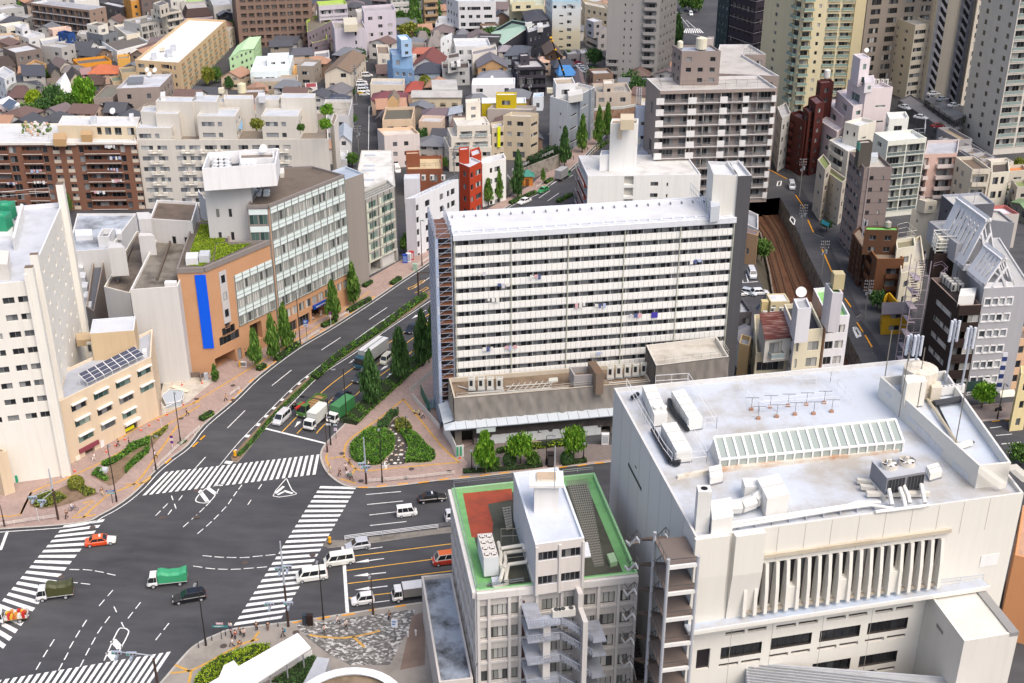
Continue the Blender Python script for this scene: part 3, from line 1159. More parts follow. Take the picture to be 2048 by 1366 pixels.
b.cl(0,[(1640,1725)],'T1',fh=3,nf=4,kind='b',sill=.1,wh=.75,d=1.2,p=.2)
b.gr(1,9,4,.5,.62,.12,.8,x0=.02,x1=.02,kind='b',d=.9,p=.25,par='glass',pm=Gz('9fc4b8'),hp=.9)
for q in('T1 1540,545 1545,565 1600,555','T1 1690,510 1700,540 1760,530','T1 1740,460 1745,480 1800,470'):
 box(b,q,13.3,11.6,'c3c8cf')
Ta(b,'T1 1660,530',11.6,.8,1.5,box=1)
b.do()
Bd('tan terrace wing with planters at the corner of the long tan block','T1 1212,690 1240,748 1400,735',8,'c9b391','8f8a78',par=.5).do()
Bd('low tan wing with glass parapet below the terrace wing','T1 1120,788 1150,835 1300,812',5,'c0ad90','7f8a76',par=.5).do()
b=Bd('taupe villa block with a pale roof slab, dishes and a lattice side','T1 1338,768 1190,905 1632,888',10.8,'a3968e','cfd2d9',cop=Pn('c9c7ca'))
b.gr(1,2,3,.22,.5,.15,1.)
b.gr(2,4,3,.45,.5,.2,.8)
for q in('T1 1510,745','T1 1590,748','T1 1535,790'):
 Di(b,q,10,.9)
b.bk('T1 1090,872 955,1000 1150,995',7.6,z0=0,rm=Rf('7f7d72'))
b.bk('T1 1215,1035 1210,1046 1480,1012',5.4,z0=0,par=.2)
box(b,'T1 1310,790 1300,845 1460,835',10.9,10.,'7c8086','solar_panel')
b.do()
b=Bd('big dark brown apartment block at the top edge with rows of balconies','T2 560,-190 612,-55 1392,-85',22,'8a7468','8f8a86','apartment_building')
b.gr(1,9,7,.72,.5,.15,.6,kind='b',d=1.,p=.05,par='rail',pm=Pl('6b584f'))
b.do()
b=Bd('white block with two gable peaks, a yellow-green roof terrace and grey base','T2 640,95 690,132 1208,104',14,'dcdcde','c9c93e',base=None,rm=Rf('cbc62f'))
b.cl(1,[(750,775),(800,860),(955,1020),(1030,1095),(1125,1180)],'T2',fh=3.2,nf=2,wh=.5,top=.8)
b.cl(1,[(715,910),(930,1130),(1145,1190)],'T2',fh=3.2,nf=1,top=7.2,wh=.5,st='pale')
b.cl(1,[(945,1075),(1095,1200)],'T2',fh=3.2,nf=1,top=10.4,wh=.5)
for q,h in(('T2 705,130 780,126 780,118',5),('T2 1075,105 1150,102 1150,96',5)):
 P=Ps(q,14)
 o=Mb()
 d=P[2]-P[1]
 c=(P[0]+P[1])/2+ZV(h)
 k=Vc((0,3.5,0))
 A,C=(P[0],P[1])
 o.py([A,C,c],b.wall)
 o.py([A+k,C+k,c+k],b.wall)
 o.py([A,c,c+k,A+k],Pn('8a7a70'))
 o.py([C,c,c+k,C+k],b.wall)
 o.bd('gable',b.rt)
b.do()
b=Bd('pale lilac hall with two tall plain walls and small paired windows','T2 1600,212 1630,292 1952,286',13.5,'cfc8d2','a8a29a')
b.cl(1,[(1835,1855)],'T2',fh=3.4,nf=4)
box(b,'T2 1720,180 1728,255 1868,250',15.4,12.6,'ddd5bf','roof_unit')
b.do()
Bd('tall plain lilac wing with one strip window right of the lilac hall','T3 118,60 140,122 466,100',17.5,'cfc8d2','b4aeb2',skip=(0,)).do()
b=Bd('lilac wing with two dark balcony strips and lime green edging','T2 1445,15 1470,60 1762,40',17,'cdc7cf','b5c979',cop=Pn('b7cf6a'))
b.band(1,4,2,p=.3,rec=.8,gap=.05,op=.6)
b.do()
b=Bd('mauve stepped wing with lime green copings left of the lilac hall','T2 1345,205 1352,330 1600,212',11,'8d8188','7c7568',cop=Pn('b6ce62'))
b.do()
Bd('lower mauve step with lime green coping and small square windows','T2 1375,300 1400,440 1560,400',6.4,'8d8188','8a8378',cop=Pn('b6ce62')).do()
b=Gb('mint green house with a slanted side','T2 640,470 555,600 802,500',7.5,1.4,'c5e8b4','b9dfb0',ridge=0,rm=Pn('bfe4b4'))
b=Bd('white house with a cyan tint and a cluttered roof terrace','T2 832,575 768,735 1166,722',7.6,'e4f0f2','f0f4f6','house')
b.gr(1,3,2,.75,.35,.3,1.)
b.bk('T2 950,545 940,600 1160,590',9.6)
b.do()
b=Bd('flat tan house with a grey roof and a row of five small windows','T2 800,772 790,835 1256,828',6,'c3b5a0','a9a8a9','house')
b.cl(1,[(858,890),(950,980),(1008,1042),(1068,1098),(1160,1192)],'T2',fh=2.9,nf=2,top=.9)
b.do()
r=Th('unfinished_house','timber house frame under construction with green netting','building site',tuple(pt('T2 1310,820')))
for nm,m,k in(('timber_frame',Pl('dba65a'),0),('safety_net',Pl('2fa989'),1)):
 o=Mb()
 P=Ps('T2 1200,740 1215,850 1430,840',0.)
 Q=P+[P[0]+P[2]-P[1]]
 for z in(0,2.7,5.4):
  for i in range(4):
   a,c=(Q[i],Q[(i+1)%4])
   o.cyl(a+ZV(z),c+ZV(z),.12,m,n=4)if not k else None
   for t in range(7):
    p=Lr(a,c,t/7)
    o.cyl(p+ZV(z),p+ZV(min(z+2.7,5.4)),.1,m,n=4)if not k else None
 if not k:
  o.cap([p+ZV(2.7)for p in Q],m)
 else:
  o.py([Q[1],Lr(Q[1],Q[2],.6),Lr(Q[1],Q[2],.6)+ZV(2),Q[1]+ZV(2)],m)
  o.py([Q[2],Q[3],Q[3]+ZV(5),Q[2]+ZV(5)],m)
 o.bd(nm,r)
Gb('peach house with a tan roof and a dark solar panel','T2 592,735 470,790 660,790',4.6,2.,'dcc4aa','b48c74',ridge=0)
b=Gb('cream two-storey house with a brown gable roof by the car park','T2 1700,575 1530,745 1792,742',6.4,2.2,'ddd3c2','8a7663',ridge=0)
Gb('house with an orange-red roof behind the cream house','T2 1710,590 1745,640 1830,660',5.5,1.8,'c3a89a','b0573f',ridge=0)
Gb('grey tiled cottage below the cream house','T2 1600,880 1492,955 1715,975',4,1.6,'d0ccc6','7d7a7c',ridge=0)
Gb('dark blue hipped roof next to the narrow lane','T2 1590,975 1582,1035 1782,1045',4.5,1.5,'c6cace','4f5563',hip=.3)
Gb('grey slate house below the mauve stepped wing','T2 1182,495 1180,570 1412,560',5.5,1.4,'c9c5c4','68666c',hip=.15)
Bd('small house with white walls and a dark door bay beside the building site','T2 1428,530 1430,600 1580,580',5.5,'e0dedc','8d8c92','house').do()
Bd('tiny hut with a red roof above the white apartments','T2 1330,850 1335,895 1455,890',5,'e8e4de','a24a4e','hut',par=.1).do()
b=Bd('grey house with a trellis roof deck behind the planted white apartments','T6 5,350 -45,512 246,515',8.5,'d2d2d4','b7b0a4','house',stain=.6)
Ra(b,'T6 0,365 215,365 240,510',7.6)
b.do()
Gb('light grey house with a pale blue metal gable roof beside the lane','T6 130,650 120,775 262,775',5.5,1.8,'dfe0e2','b6bfca',ridge=0)
b=Bd('white house with striped balconies below the blue-roofed one','T6 140,860 130,960 225,970',3,'e6e6e6','cfd3d8','house')
b.do()
b=Bd('sky blue stepped tower house with white window bays','T3 378,612 440,690 655,712',9.5,'8fb2d6','b8cadf',frame='ffffff',win='pale')
b.gr(1,3,3,.55,.5,.25)
b.bk('T3 402,500 430,560 640,560',14,z0=9)
b.bk('T3 475,360 522,412 628,402',19.5,z0=13.5,wall='a3c3e2',rm=Rf('dfeaf2'))
b.do()
Bd('cream house with a brown-grey roof left of the blue tower house','T3 265,455 280,548 408,550',8,'e6e0d2','8f7f72','house').do()
Gb('house with a coral hipped roof behind the maroon gable','T3 640,490 635,552 858,548',6,1.2,'d8cfc4','b8705c',hip=.2)
Gb('white gabled house with a maroon tiled roof','T3 718,560 642,672 918,690',4.6,3.4,'e6e4e2','7f4a44',ridge=0)
Gb('pale blue house with a navy hipped roof in front of the maroon gable','T3 690,682 658,752 920,742',4.6,2.6,'a9b6c2','474b58',hip=.35)
b=Bd('light grey three-storey house with a dark roof and two skylights','T3 938,632 942,702 1222,692',None,'bdbebd','5a4f4b','house',base='T3 955,880')
b.cl(1,[(975,995),(1003,1022),(1120,1175)],'T3',fh=3,nf=3)
box(b,'T3 1030,600 1032,640 1066,638',9.6,8,'d9dce0','skylight')
box(b,'T3 1092,600 1094,640 1130,638',9.6,8,'f4f5f6','skylight')
b.bk('T3 1000,552 1000,600 1120,580',11,par=.4)
b.do()
b=Bd('narrow white house with four black windows','T3 938,385 925,402 1032,348',11,'eceef0','c9ccd2','house')
b.gr(1,2,3,.25,.35)
b.do()
b=Bd('white flat-roofed house with planters on the roof edge','T3 1055,392 1080,475 1442,470',8,'e6e6e6','d3d6da','house',stain=.15)
b.gr(1,4,2,.5,.45)
b.do()
for q,l in(('T3 690,345 700,400 800,410','weathered grey tiled temple roof, left one'),('T3 790,400 800,490 930,470','weathered grey tiled temple roof, nearer one'),('T3 850,350 850,400 925,395','weathered grey tiled temple roof, far right one')):
 Gb(l,q,4,2.4,'a49b91','8e8680',hip=.2)
Bd('low grey-brown flat house behind the coral roof','T3 630,435 630,490 780,488',5,'a9a29c','7d7269','house').do()
Gb('little pagoda-roofed shrine among the trees','T3 1090,318 1092,365 1212,362',3.6,2.,'bfb8ae','7e8087',hip=.45,name='shrine')
b=Bd('white school block with green glass window strips at the top edge','T3 405,-95 418,-30 742,-40',12,'dedcd8','aab5ad')
b.band(1,4,1,p=.12,rec=.3,hp=1.2,op=.6)
b.win='teal'
b.do()
b=Bd('tan apartment block with brown balconies at the top edge','T3 738,-130 752,-60 895,-70',16,'b59a78','9d968c','apartment_building')
b.band(1,5,1,p=.6,rec=.6)
b.do()
b=Bd('white office with black ribbon windows and stepped white upper storeys','T3 902,180 872,245 1512,240',6,'e0e0e2','d2d5da','office_building',win='dark')
b.cl(1,[(888,1020),(1050,1270),(1300,1505)],'T3',fh=4,nf=1,top=1.,wh=.5)
u=b.bk('T3 985,-40 1108,15 1492,10',16.5,z0=5)
u.cl(1,[(1118,1175),(1200,1335),(1365,1440)],'T3',fh=3.3,nf=1,top=1.4,wh=.42)
u.cl(1,[(1130,1170),(1213,1250),(1290,1330),(1372,1455)],'T3',fh=3.3,nf=1,top=4.8,wh=.42)
u.cl(1,[(1130,1180),(1215,1345),(1375,1500)],'T3',fh=3.3,nf=1,top=8.2,wh=.5)
u.do()
box(b,'T3 905,165 905,185 990,180',7.4,5.1,'e6e6e6','roof_unit')
b.do()
b=Bd('cream yellow block with a mint green roof room','T3 1640,-25 1632,60 1990,52',14,'e3dcb9','bfc4b4')
b.bk('T3 1660,-40 1655,20 1890,10',17)
b.do()
Gb('black pitched-roof building behind the pale green roof','T3 1762,120 1805,225 2012,200',13,1.6,'4a4a52','4b4b53',ridge=0,hip=.3)
q=[(981,64,6.),(1005,88,6.),(1067,48,12.5),(1024,40,12.5)]
P=[at(*x)for x in q]
r=Th('hall','dark hall under a large pale green sloping roof','hall',(P[1].x,P[1].y,0))
o=Mb()
for i in range(4):
 j=(i+1)%4
 o.py([Vc((P[i].x,P[i].y,0)),Vc((P[j].x,P[j].y,0)),P[j]-ZV(.2),P[i]-ZV(.2)],Pn('42424b'))
o.bd('wall',r)
o=Mb()
c=sum(P,Vc())/4
Q=[c+(p-c)*1.03 for p in P]
o.py([p+ZV(.1)for p in Q],Rf('b9d6c4','a9c0b0',.5))
o.py([p-ZV(.25)for p in Q],Pn('d0d8d2'))
for i in range(4):
 j=(i+1)%4
 o.py([Q[i]-ZV(.25),Q[j]-ZV(.25),Q[j]+ZV(.1),Q[i]+ZV(.1)],Pn('e3ebe4'))
o.bd('roof',r)
b=Bd('near-black block with a pale drainpipe below the blue-topped building','T4 262,262 285,335 528,262',12,'3c3d47','c6c7cb')
for q in('T4 380,235 385,280 440,275','T4 255,215 260,240 330,235'):
 box(b,q,13,11,'dcdcda','roof_unit')
b.skip=(0,)
b.do()
t=NT('wall painted blue to cream')
sp=t.n('ShaderNodeSeparateXYZ')
t.l(t.pos(),sp.inputs[0])
nn=t.noise(t.pos((1,1,.08)),.9,4)
hh=t.math('ADD',t.math('DIVIDE',sp.outputs[2],24.),t.math('MULTIPLY',t.math('SUBTRACT',nn,.5),.12))
WG=t.out(t.ramp(hh,[(.3,rgb('e6ddc0')),(.4,rgb('e9e8e0')),(.7,rgb('e8eef0')),(.84,rgb('c3dfec')),(.93,rgb('74a9d6'))]),.75,.25)
b=Bd('white tower house painted blue at the top and cream below','T4 470,-45 537,5 830,8',None,base='T4 540,505',wm=WG,rf='8fb4d4')
b.cl(1,[(690,735),(765,770)],'T4',fh=3.2,nf=6,wh=.4)
b.cl(1,[(545,580),(635,680),(730,770)],'T4',fh=3.2,nf=1,top=1.,wh=.4)
b.cl(1,[(610,650)],'T4',fh=3.2,nf=5,top=4.2,wh=.2)
b.do()
b=Bd('cream stepped building behind the white and blue tower house','T4 842,-10 872,42 1118,92',14,'e2d2b6','c9c5bd')
b.do()
b=Bd('grey office with long dark window bands on its left side','T4 878,245 1005,300 1102,292',None,'c0bcbd','dfe1e8','office_building',base='T4 1012,522',win='dark')
b.gr(0,1,3,.9,.45,.35,.6)
b.bk('T4 880,195 960,225 1045,210',14.5,par=.3)
b.do()
Gb('dark brown gabled house under the crane boom','T4 430,470 470,560 640,580',7.5,2.5,'5d4a3b','6e5d51',ridge=0)
b=Bd('row of low grey garages with pale doors','T4 660,510 690,555 822,545',4,'a5a3a5','c2c3c6','garage')
b.bk('T4 805,505 830,550 902,540',4,z0=0)
b.do()
b=Gb('house with a bright blue tarpaulin roof','T4 545,690 605,775 785,770',4.4,2.2,'d9cdb9','4a86c4',hip=.2,rm=Rf('4f8bc8','35639c',.4,sc=1.))
Gb('house with a slate roof behind the blue tarpaulin','T4 520,630 560,690 770,680',6.,1.8,'6a6a70','4a4d57',hip=.2)
Gb('long pink-tiled house left of the parked cars','T4 400,585 395,640 660,635',5,1.2,'dcc6b4','dcb9a4',hip=.1)
Gb('long plum roofed house beside the grey tower car park','T4 760,740 790,880 870,880',4.5,1.4,'8d7f82','7d6f70',ridge=0)
b=Bd('black four-storey house with stacked balconies and a roof room','T3 1650,605 1722,690 2002,682',10.5,'45414a','c6c5c7','house',win='dark',frame='39363c')
b.band(1,3,1,p=.6,rec=.8)
b.bk('T3 1728,545 1742,575 1838,568',13)
b.do()
b=Gb('sand coloured house with a grey gable roof and white trim','T3 1290,610 1310,690 1605,690',5.6,2.9,'cba477','77747c',ridge=0)
Bd('white house with grey lean-to roof behind the sand coloured one','T3 1242,505 1252,560 1505,505',8,'dedad2','8d8a90','house').do()
Gb('slate blue house with a hipped roof left of the black building','T3 1645,490 1580,570 1790,560',6,2.2,'8f98a2','5d636d',hip=.3)
Gb('pale house with a mauve grey hipped roof','T3 1340,742 1298,802 1642,802',5,1.8,'bfbfc2','8d9099',hip=.35)
Gb('mauve roofed hut beside the slate blue house','T3 1525,475 1520,530 1640,525',4.6,1.4,'cfc8c4','a09aa0',hip=.3)
b=Bd('white modern house with rounded corners and a long balcony','T3 1255,800 1245,868 1688,862',7.4,'ececee','f2f4f6','house',stain=.1)
b.cl(1,[(1290,1360),(1580,1625)],'T3',fh=3.,nf=2)
box(b,'T3 1280,870 1285,900 1470,895',4.2,3.9,'e6e6e8','canopy')
Di(b,'T3 1455,820',7)
b.do()
b=Bd('white-roofed house with a mustard yellow roof block and yellow walls','T3 1350,1000 1348,1058 1802,1055',8.6,'c7b021','e9eef0','house',stain=.12,cop=Pn('e9eef0'))
b.bk('T3 1498,942 1492,972 1700,972',12,z0=7.6).do()
b.do()
Bd('grey-brown windowless block with a plain flat roof','T3 1455,1070 1405,1115 1862,1125',8.5,'b9b0a8','c4bfb8',skip=(1,2)).do()
b=Bd('cream house with a slate grey roof and three tan openings','T6 478,135 462,198 806,202',7.5,'e3d8c4','b5bac2','house')
b.cl(1,[(565,620),(650,715),(740,800)],'T6',fh=3,nf=2,top=1.2,wh=.4)
b.do()
Gb('house with a plum red hipped roof behind the wooden rooftop hut','T6 500,292 478,355 832,352',5.4,1.8,'c9ac98','7d4a50',hip=.35)
b=Bd('taupe house whose flat roof garden carries a small wooden hut','T6 622,432 585,560 892,552',11.5,'dcc3a6','6a675c','house')
P=Ps('T6 655,360 640,425 752,425',11.)
o=Mb()
Q=P+[P[0]+P[2]-P[1]]
o.pr([(p.x,p.y)for p in Q],10.6,12.8,Pl('d9b384'),top=0)
m1=(Q[0]+Q[3])/2
m2=(Q[1]+Q[2])/2
for s_ in((0,1),(3,2)):
 o.py([Vc((Q[s_[0]].x,Q[s_[0]].y,12.7)),Vc((Q[s_[1]].x,Q[s_[1]].y,12.7)),Vc((m2.x,m2.y,14.6)),Vc((m1.x,m1.y,14.6))],tile('8a7b6d'))
o.py([Vc((Q[1].x,Q[1].y,12.8)),Vc((Q[2].x,Q[2].y,12.8)),Vc((m2.x,m2.y,14.6))],Pl('d9b384'))
o.bd('wooden_hut',b.rt)
for q in('T6 555,360 560,530 640,440','T6 830,430 890,540 850,350'):
 P=Ps(q,11.4)
 o=Mb()
 k=ZV(-5)
 o.py([P[0]+k,P[1]+k*.2,P[2]],Pn('5d5750'))
 o.bd('side_roof',b.rt)
b.do()
b=Bd('pale pink house with a peach parapet and four small windows','T6 535,650 605,722 968,700',10,'e3d8d4','d9d2c8','house',cop=Pn('e2c3a6'))
b.cl(1,[(690,735),(805,850)],'T6',fh=3.,nf=3,top=1.4)
b.skip=(0,)
b.do()
b=Gb('beige two-storey flats with a long pale roof and black balconies','T6 905,262 892,330 1390,330',6.8,.9,'d9cbb0','bcbab6',ridge=1,name='apartment_building',rm=Rf('bdbbb8'),win=0)
bb=B('apartment_building',None,'T6 905,262 892,330 1390,330',6.7,parent=b.rt,wm=b.wall,par=-1,auto=0,win='mix',frame='2c2c30')
bb.cl(1,[(940,995),(1060,1115),(1180,1235),(1300,1355)],'T6',fh=3.1,nf=2,top=.2,sill=.25,wh=.65,kind='b',d=.25,p=.7,hp=.9,par='rail',pm=Pl('26262a'),sm=Pl('26262a'))
bb.do()
Gb('house with a flat grey metal roof behind the beige flats','T6 1100,158 1108,256 1345,252',6.4,.5,'c9c7c2','c6c4c0',rm=Rf('c3c1be'))
Gb('house with a red hipped roof beside the round tree','T6 838,205 815,280 988,248',4.6,2.,'b59a8a','a04d42',hip=.4)
Gb('plum grey house with a hipped roof and outside stairs','T6 1000,460 1003,530 1340,522',5.6,1.6,'84777c','7a6a70',hip=.3)
Gb('house with a pale blue-grey metal roof above the cream terraces','T6 1265,440 1265,510 1400,480',6.5,1,'b9bdc4','a0a8b4',hip=.1)
b=Bd('cream terraced apartment building stepping up to a roof room','T6 1215,735 1268,842 1706,838',7.4,'e6dfd2','d9d6cf','apartment_building',par=.9)
b.cl(1,[(1480,1560),(1610,1690)],'T6',fh=3.1,nf=2,wh=.4)
b.cl(1,[(1300,1440)],'T6',fh=3.1,nf=2,wh=.4)
for q,z,z0 in(('T6 1250,640 1290,735 1700,720',10.6,6.8),('T6 1310,540 1350,622 1690,610',13.8,10),('T6 1435,352 1442,385 1590,372',18.5,13)):
 u=b.bk(q,z,z0=z0)
 u.win='pale'
 if z<15:
  u.gr(1,2,1,.8,.5,.2,.9,kind='b',d=.7,p=.5,par='glass',pm=Gz('b9cdd0'),hp=.9)
 u.do()
ac(b,'T6 1605,640',12.9,n=2,h=1.4)
b.do()
b=Bd('beige corner building with a chamfered right side and a yellow banner','T7 288,160 568,172 650,132',13.7,'cbbda5','d3d3d2',bi=1)
b.cl(0,[(330,375),(430,495)],'T7',fh=3.25,nf=3,wh=.42,top=.7)
b.cl(0,[(385,425),(450,510)],'T7',fh=3.2,nf=1,top=10.6,wh=.6)
b.cl(1,[(575,640)],'T7',fh=3.25,nf=3,wh=.3,top=1.)
u=b.bk('T7 160,232 172,290 298,268',10.8,z0=0,par=.6)
u.cl(1,[(198,222),(255,290)],'T7',fh=3.2,nf=3,wh=.4)
u.do()
a,e,n,L=u.fc(1)
p=isect(228/5.115+950,275/5.115+200,a+n*.35,n)
r_=isect(258/5.115+950,480/5.115+200,a+n*.35,n)
o=Mb()
o.ob((p.x,p.y,r_.z),e*(r_-p).dot(e),n*.15,(0,0,p.z-r_.z),Pl('e4ea1e'))
o.bd('banner',b.rt)
b.do()
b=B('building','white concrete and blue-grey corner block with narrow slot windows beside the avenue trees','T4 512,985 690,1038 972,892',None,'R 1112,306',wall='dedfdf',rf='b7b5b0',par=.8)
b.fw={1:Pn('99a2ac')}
b.cl(0,[(610,630)],'T4',fh=4.2,nf=3,top=2,wh=.2)
b.cl(1,[(725,790)],'T4',fh=4.2,nf=3,top=2.6,wh=.14)
b.cl(1,[(820,900)],'T4',fh=4.2,nf=3,top=1.6,wh=.2,st='pale')
b.cl(1,[(925,960)],'T4',fh=4.2,nf=4,top=.6,wh=.7,st='pale')
for u in(800,912):
 o=Mb()
 a,e,n,L=b.fc(1)
 s0=b.sfrac(1,1000+u/5.115)
 o.ob(a+e*s0,e*.8,n*.7,(0,0,b.z+.2),Pn('99a2ac'))
 o.bd('fin',b.rt)
b.bk('T4 545,800 572,862 772,852',b.z+3.6,wall='e1e3e6',rm=Rf('b9ab98'))
box(b,'T4 690,930 700,985 850,960',b.z+1.4,b.z-.8,'d6d6d2','roof_unit')
Ta(b,'T4 510,960',b.z,.9,1.8,box=1)
b.do()
b=B('house','beige two-storey house with a roof room between the grey tower and the concrete corner block','T4 945,852 985,945 1346,938',8.4,wall='cdc1b3',rf='a9a69f')
b.cl(1,[(1012,1070),(1122,1145),(1232,1288)],'T4',fh=3.6,nf=2,wh=.42,top=.9)
b.bk('T4 1055,815 1060,860 1170,855',11.2,rm=Rf('e4e2da'))
Ra(b,'T4 1000,910 1260,930',7.5,m='3b3b40')
b.do()
r=Th('retaining_wall','rust-streaked concrete retaining wall behind the avenue trees','wall',tuple(pt('T4 1100,1180')))
o=Mb()
P=Ps('T4 962,1235 1245,1215 1380,1190')
for a,c in zip(P,P[1:]):
 o.ob(a,c-a,(0,.5,0),(0,0,3.4),Rf('a58a76','7c5039',.8,sc=.8))
o.bd('wall_face',r)
o=Mb()
for a,c in zip(P,P[1:]):
 o.ob(a+Vc((0,-.05,3.4)),c-a,(0,.6,0),(0,0,.8),Pn('c9ccc8'))
o.bd('coping',r)
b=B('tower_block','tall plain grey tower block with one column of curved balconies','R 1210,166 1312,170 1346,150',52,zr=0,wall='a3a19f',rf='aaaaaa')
b.fw={1:Pn('8e8c8a')}  # right face given a darker grey for its shade
def Lc(b,i,xs,zs,h,w,**kw):
 a,e,n,L=b.fc(i)
 for f in xs:
  for z in zs:
   b.rc(i,L*f-w/2,L*f+w/2,z,z+h,**kw)
FL3=[1+2.95*k for k in range(17)]
Lc(b,0,(.34,.47),[z+1 for z in FL3],.9,.55)
Lc(b,0,(.82,),FL3,2.1,4.6,kind='b',d=.5,p=1.2,hp=1.15)
Lc(b,0,(.13,),FL3[:3],2.,4.2,kind='b',d=.5,p=1.1)
b.do()
b=B('tower_block','cream tower block with mint glass balconies on its corner','R 1512,196 1584,238 1682,236',66,zr=0,wall='e3d8b4',rf='cccccc',auto=0)
zs=[2.5+3.05*k for k in range(21)]
G=Gz('a3c5be')
Lc(b,1,(.1,),zs,2.3,3.4,kind='b',d=.4,p=1.3,par='glass',pm=G,hp=1.15)
Lc(b,1,(.335,),[z+.8 for z in zs],1.2,.9)
Lc(b,1,(.6,.88),zs,1.9,4.,kind='b',d=.9,p=.4,par='glass',pm=G,hp=1.)
Lc(b,0,(.86,),zs,2.3,4.6,kind='b',d=.4,p=1.3,par='glass',pm=G,hp=1.15)
Lc(b,0,(.35,),[z+.8 for z in zs],1.2,2.)
b.do()
B('tower_block','plain cream side wing behind the cream tower block','R 1684,232 1706,222 1690,190',66,zr=0,wall='dccfa8',rf='cccccc',auto=0).do()
b=B('office_tower','near-black office tower with thin pale floor lines','R 1452,128 1500,146 1542,134',60,zr=0,wall='3c3641',rf='777777',win='dark',frame='2c2a30')
b.gr(0,5,14,.8,.5,.25,.5)
b.gr(1,4,14,.8,.5,.25,.5)
o=Mb()
for i in(0,1):
 a,e,n,L=b.fc(i)
 for k in range(15):
  o.ob(a+ZV(3+4*k),e*L,n*.12,(0,0,.16),Pn('9b97a0'))
o.bd('floor_line',b.rt)
b.do()
B('office_tower','dark teal glass office tower behind the near-black one','R 1428,112 1450,124 1470,112',55,zr=0,wall='3f4c50',rf='777777',win='teal').do()
b=B('tower_block','grey-brown tower block with dark window bands between the cream and beige towers','R 1700,176 1712,190 1860,176',60,zr=0,wall='9c938a',rf='777777',win='dark',auto=0)
zs=[2+3.3*k for k in range(17)]
Lc(b,1,(.12,.34,.56,.78),zs,1.9,3.9,st='mix',fr='55524f')
b.do()
b=B('apartment_building','beige mid-rise block with a glass-railed roof terrace beside the spiral stairs','R 1783,32 1831,50 1868,46',None,'R 1798,199',wall='cfc8b9',rf='b8b6b0')
b.cl(0,[(1789,1793),(1797,1800),(1813,1818)],'R',fh=3.05,nf=9,wh=.36,top=1.6)
b.cl(1,[(1833,1854),(1859,1864)],'R',fh=3.05,nf=10,wh=.45,top=1.2)
Ra(b,'R 1800,32 1834,46 1864,44',b.z-.5,1.6,'c9dcd8',name='glass_railing')
b.do()
b=B('tower_block','tall beige tower with two wavy columns of outside stairs','R 1838,196 1844,200 1917,208',75,zr=0,wall='cdc5b6',rf='cccccc',auto=0)
a,e,n,L=b.fc(1)
gb=Pn('a9abb3')
dkb=Pn('7b7d88')
z0s=[3.1*k for k in range(24)]
for f,m in((.2,gb),(.8,dkb)):
 o=Mb()
 w=L*.3
 o.ob(a+e*(L*f-w/2),e*w*.28,n*.5,(0,0,74),m)
 if f>.5:
  o.ob(a+e*(L*f+w*.3),e*w*.3,n*.55,(0,0,74),m)
 for z in z0s:
  for k in range(8):
   t0,t1=(k/8,(k+1)/8)
   y=lambda t:z+2.2-2.2*(t*t*(3-2*t))
   x0,x1=(L*f-w*.22+w*.6*t0,L*f-w*.22+w*.6*t1)
   p0=a+e*x0+n*1.1
   p1=a+e*x1+n*1.1
   o.py([p0+ZV(y(t0)),p1+ZV(y(t1)),p1+ZV(y(t1)+1.25),p0+ZV(y(t0)+1.25)],m)
   o.py([p0+ZV(y(t0)+1.25),p1+ZV(y(t1)+1.25),p1-n*.14+ZV(y(t1)+1.25),p0-n*.14+ZV(y(t0)+1.25)],m)
   o.py([p0+ZV(y(t0)),p1+ZV(y(t1)),p1-n*1.1+ZV(y(t1)),p0-n*1.1+ZV(y(t0))],m)
 o.bd('stair',b.rt)
 k=Mb()
 k.ob(a+e*(L*f-w*.2),e*w*.55,n*.04,(0,0,74),Pl('26262b'))
 k.bd('stair_opening',b.rt)
b.do()
b=B('tower_block','beige tower face with three window columns between the wavy stairs and the huge punched tower','R 1917,204 1921,212 1968,205',75,zr=0,wall='d2cabc',rf='cccccc',auto=0)
zs=[1.5+3.1*k for k in range(23)]
Lc(b,1,(.22,.58),[z+.4 for z in zs],1.6,2.6,fr='6d675f')
Lc(b,1,(.9,),[z+.6 for z in zs],1.2,.9)
b.do()
b=B('tower_block','huge pale tower block with small square windows at the right edge','R 1919,266 1985,310 2110,300',80,zr=0,wall='d6d1c7',rf='cccccc',auto=0)
zs=[3+3.3*k for k in range(23)]
a,e,n,L=b.fc(0)
for k,z in enumerate(zs):
 for j,f in enumerate((.22,.55,.85)):
  w=L*.075
  b.rc(0,L*f-w/2,L*f+w/2,z-j*.6,z-j*.6+1.5,d=.12,st='dark')
Lc(b,1,(.16,.48,.8),[z-.6 for z in zs],2.5,6.3,kind='b',d=1.2,p=.2,par='glass',pm=Gz('a8bdb9'),hp=1.1)
b.do()
b=Bd('low deck car park with a grey roof between the towers','U2 760,1020 1290,1366 1420,1300',4.5,'6a6a6e','8b8a8e','car_park',par=.4,auto=0)
b.do()
r=Th('parking_rack','black steel parking rack carrying cars behind the deck car park','parking rack',tuple(pt('U2 1230,1150',4.5)))
o=Mb()
P=Ps('U2 1030,1010 1340,1230 1450,1180 1130,985',6.6)
P0=Ps('U2 1030,1060 1340,1285 1450,1235 1130,1030',4.2)
o.py(P,Rf('7f8184','3f3f42',.6))
for i in range(4):
 for t in range(6):
  p=Lr(P[i],P[(i+1)%4],t/6)
  o.cyl((p.x,p.y,4.1),p,.12,Pl('3c3d42'),n=5)
 for zz in(4.6,5.6):
  p,q_=(P[i],P[(i+1)%4])
  o.cyl((p.x,p.y,zz),(q_.x,q_.y,zz),.1,Pl('3c3d42'),n=4)
o.bd('rack_frame',r)
b=Bd('long low grey annex with sunken roof courts below the huge punched tower','U4 870,172 1170,340 1345,330',7,'9a999c','a3937f','annex')
b.do()
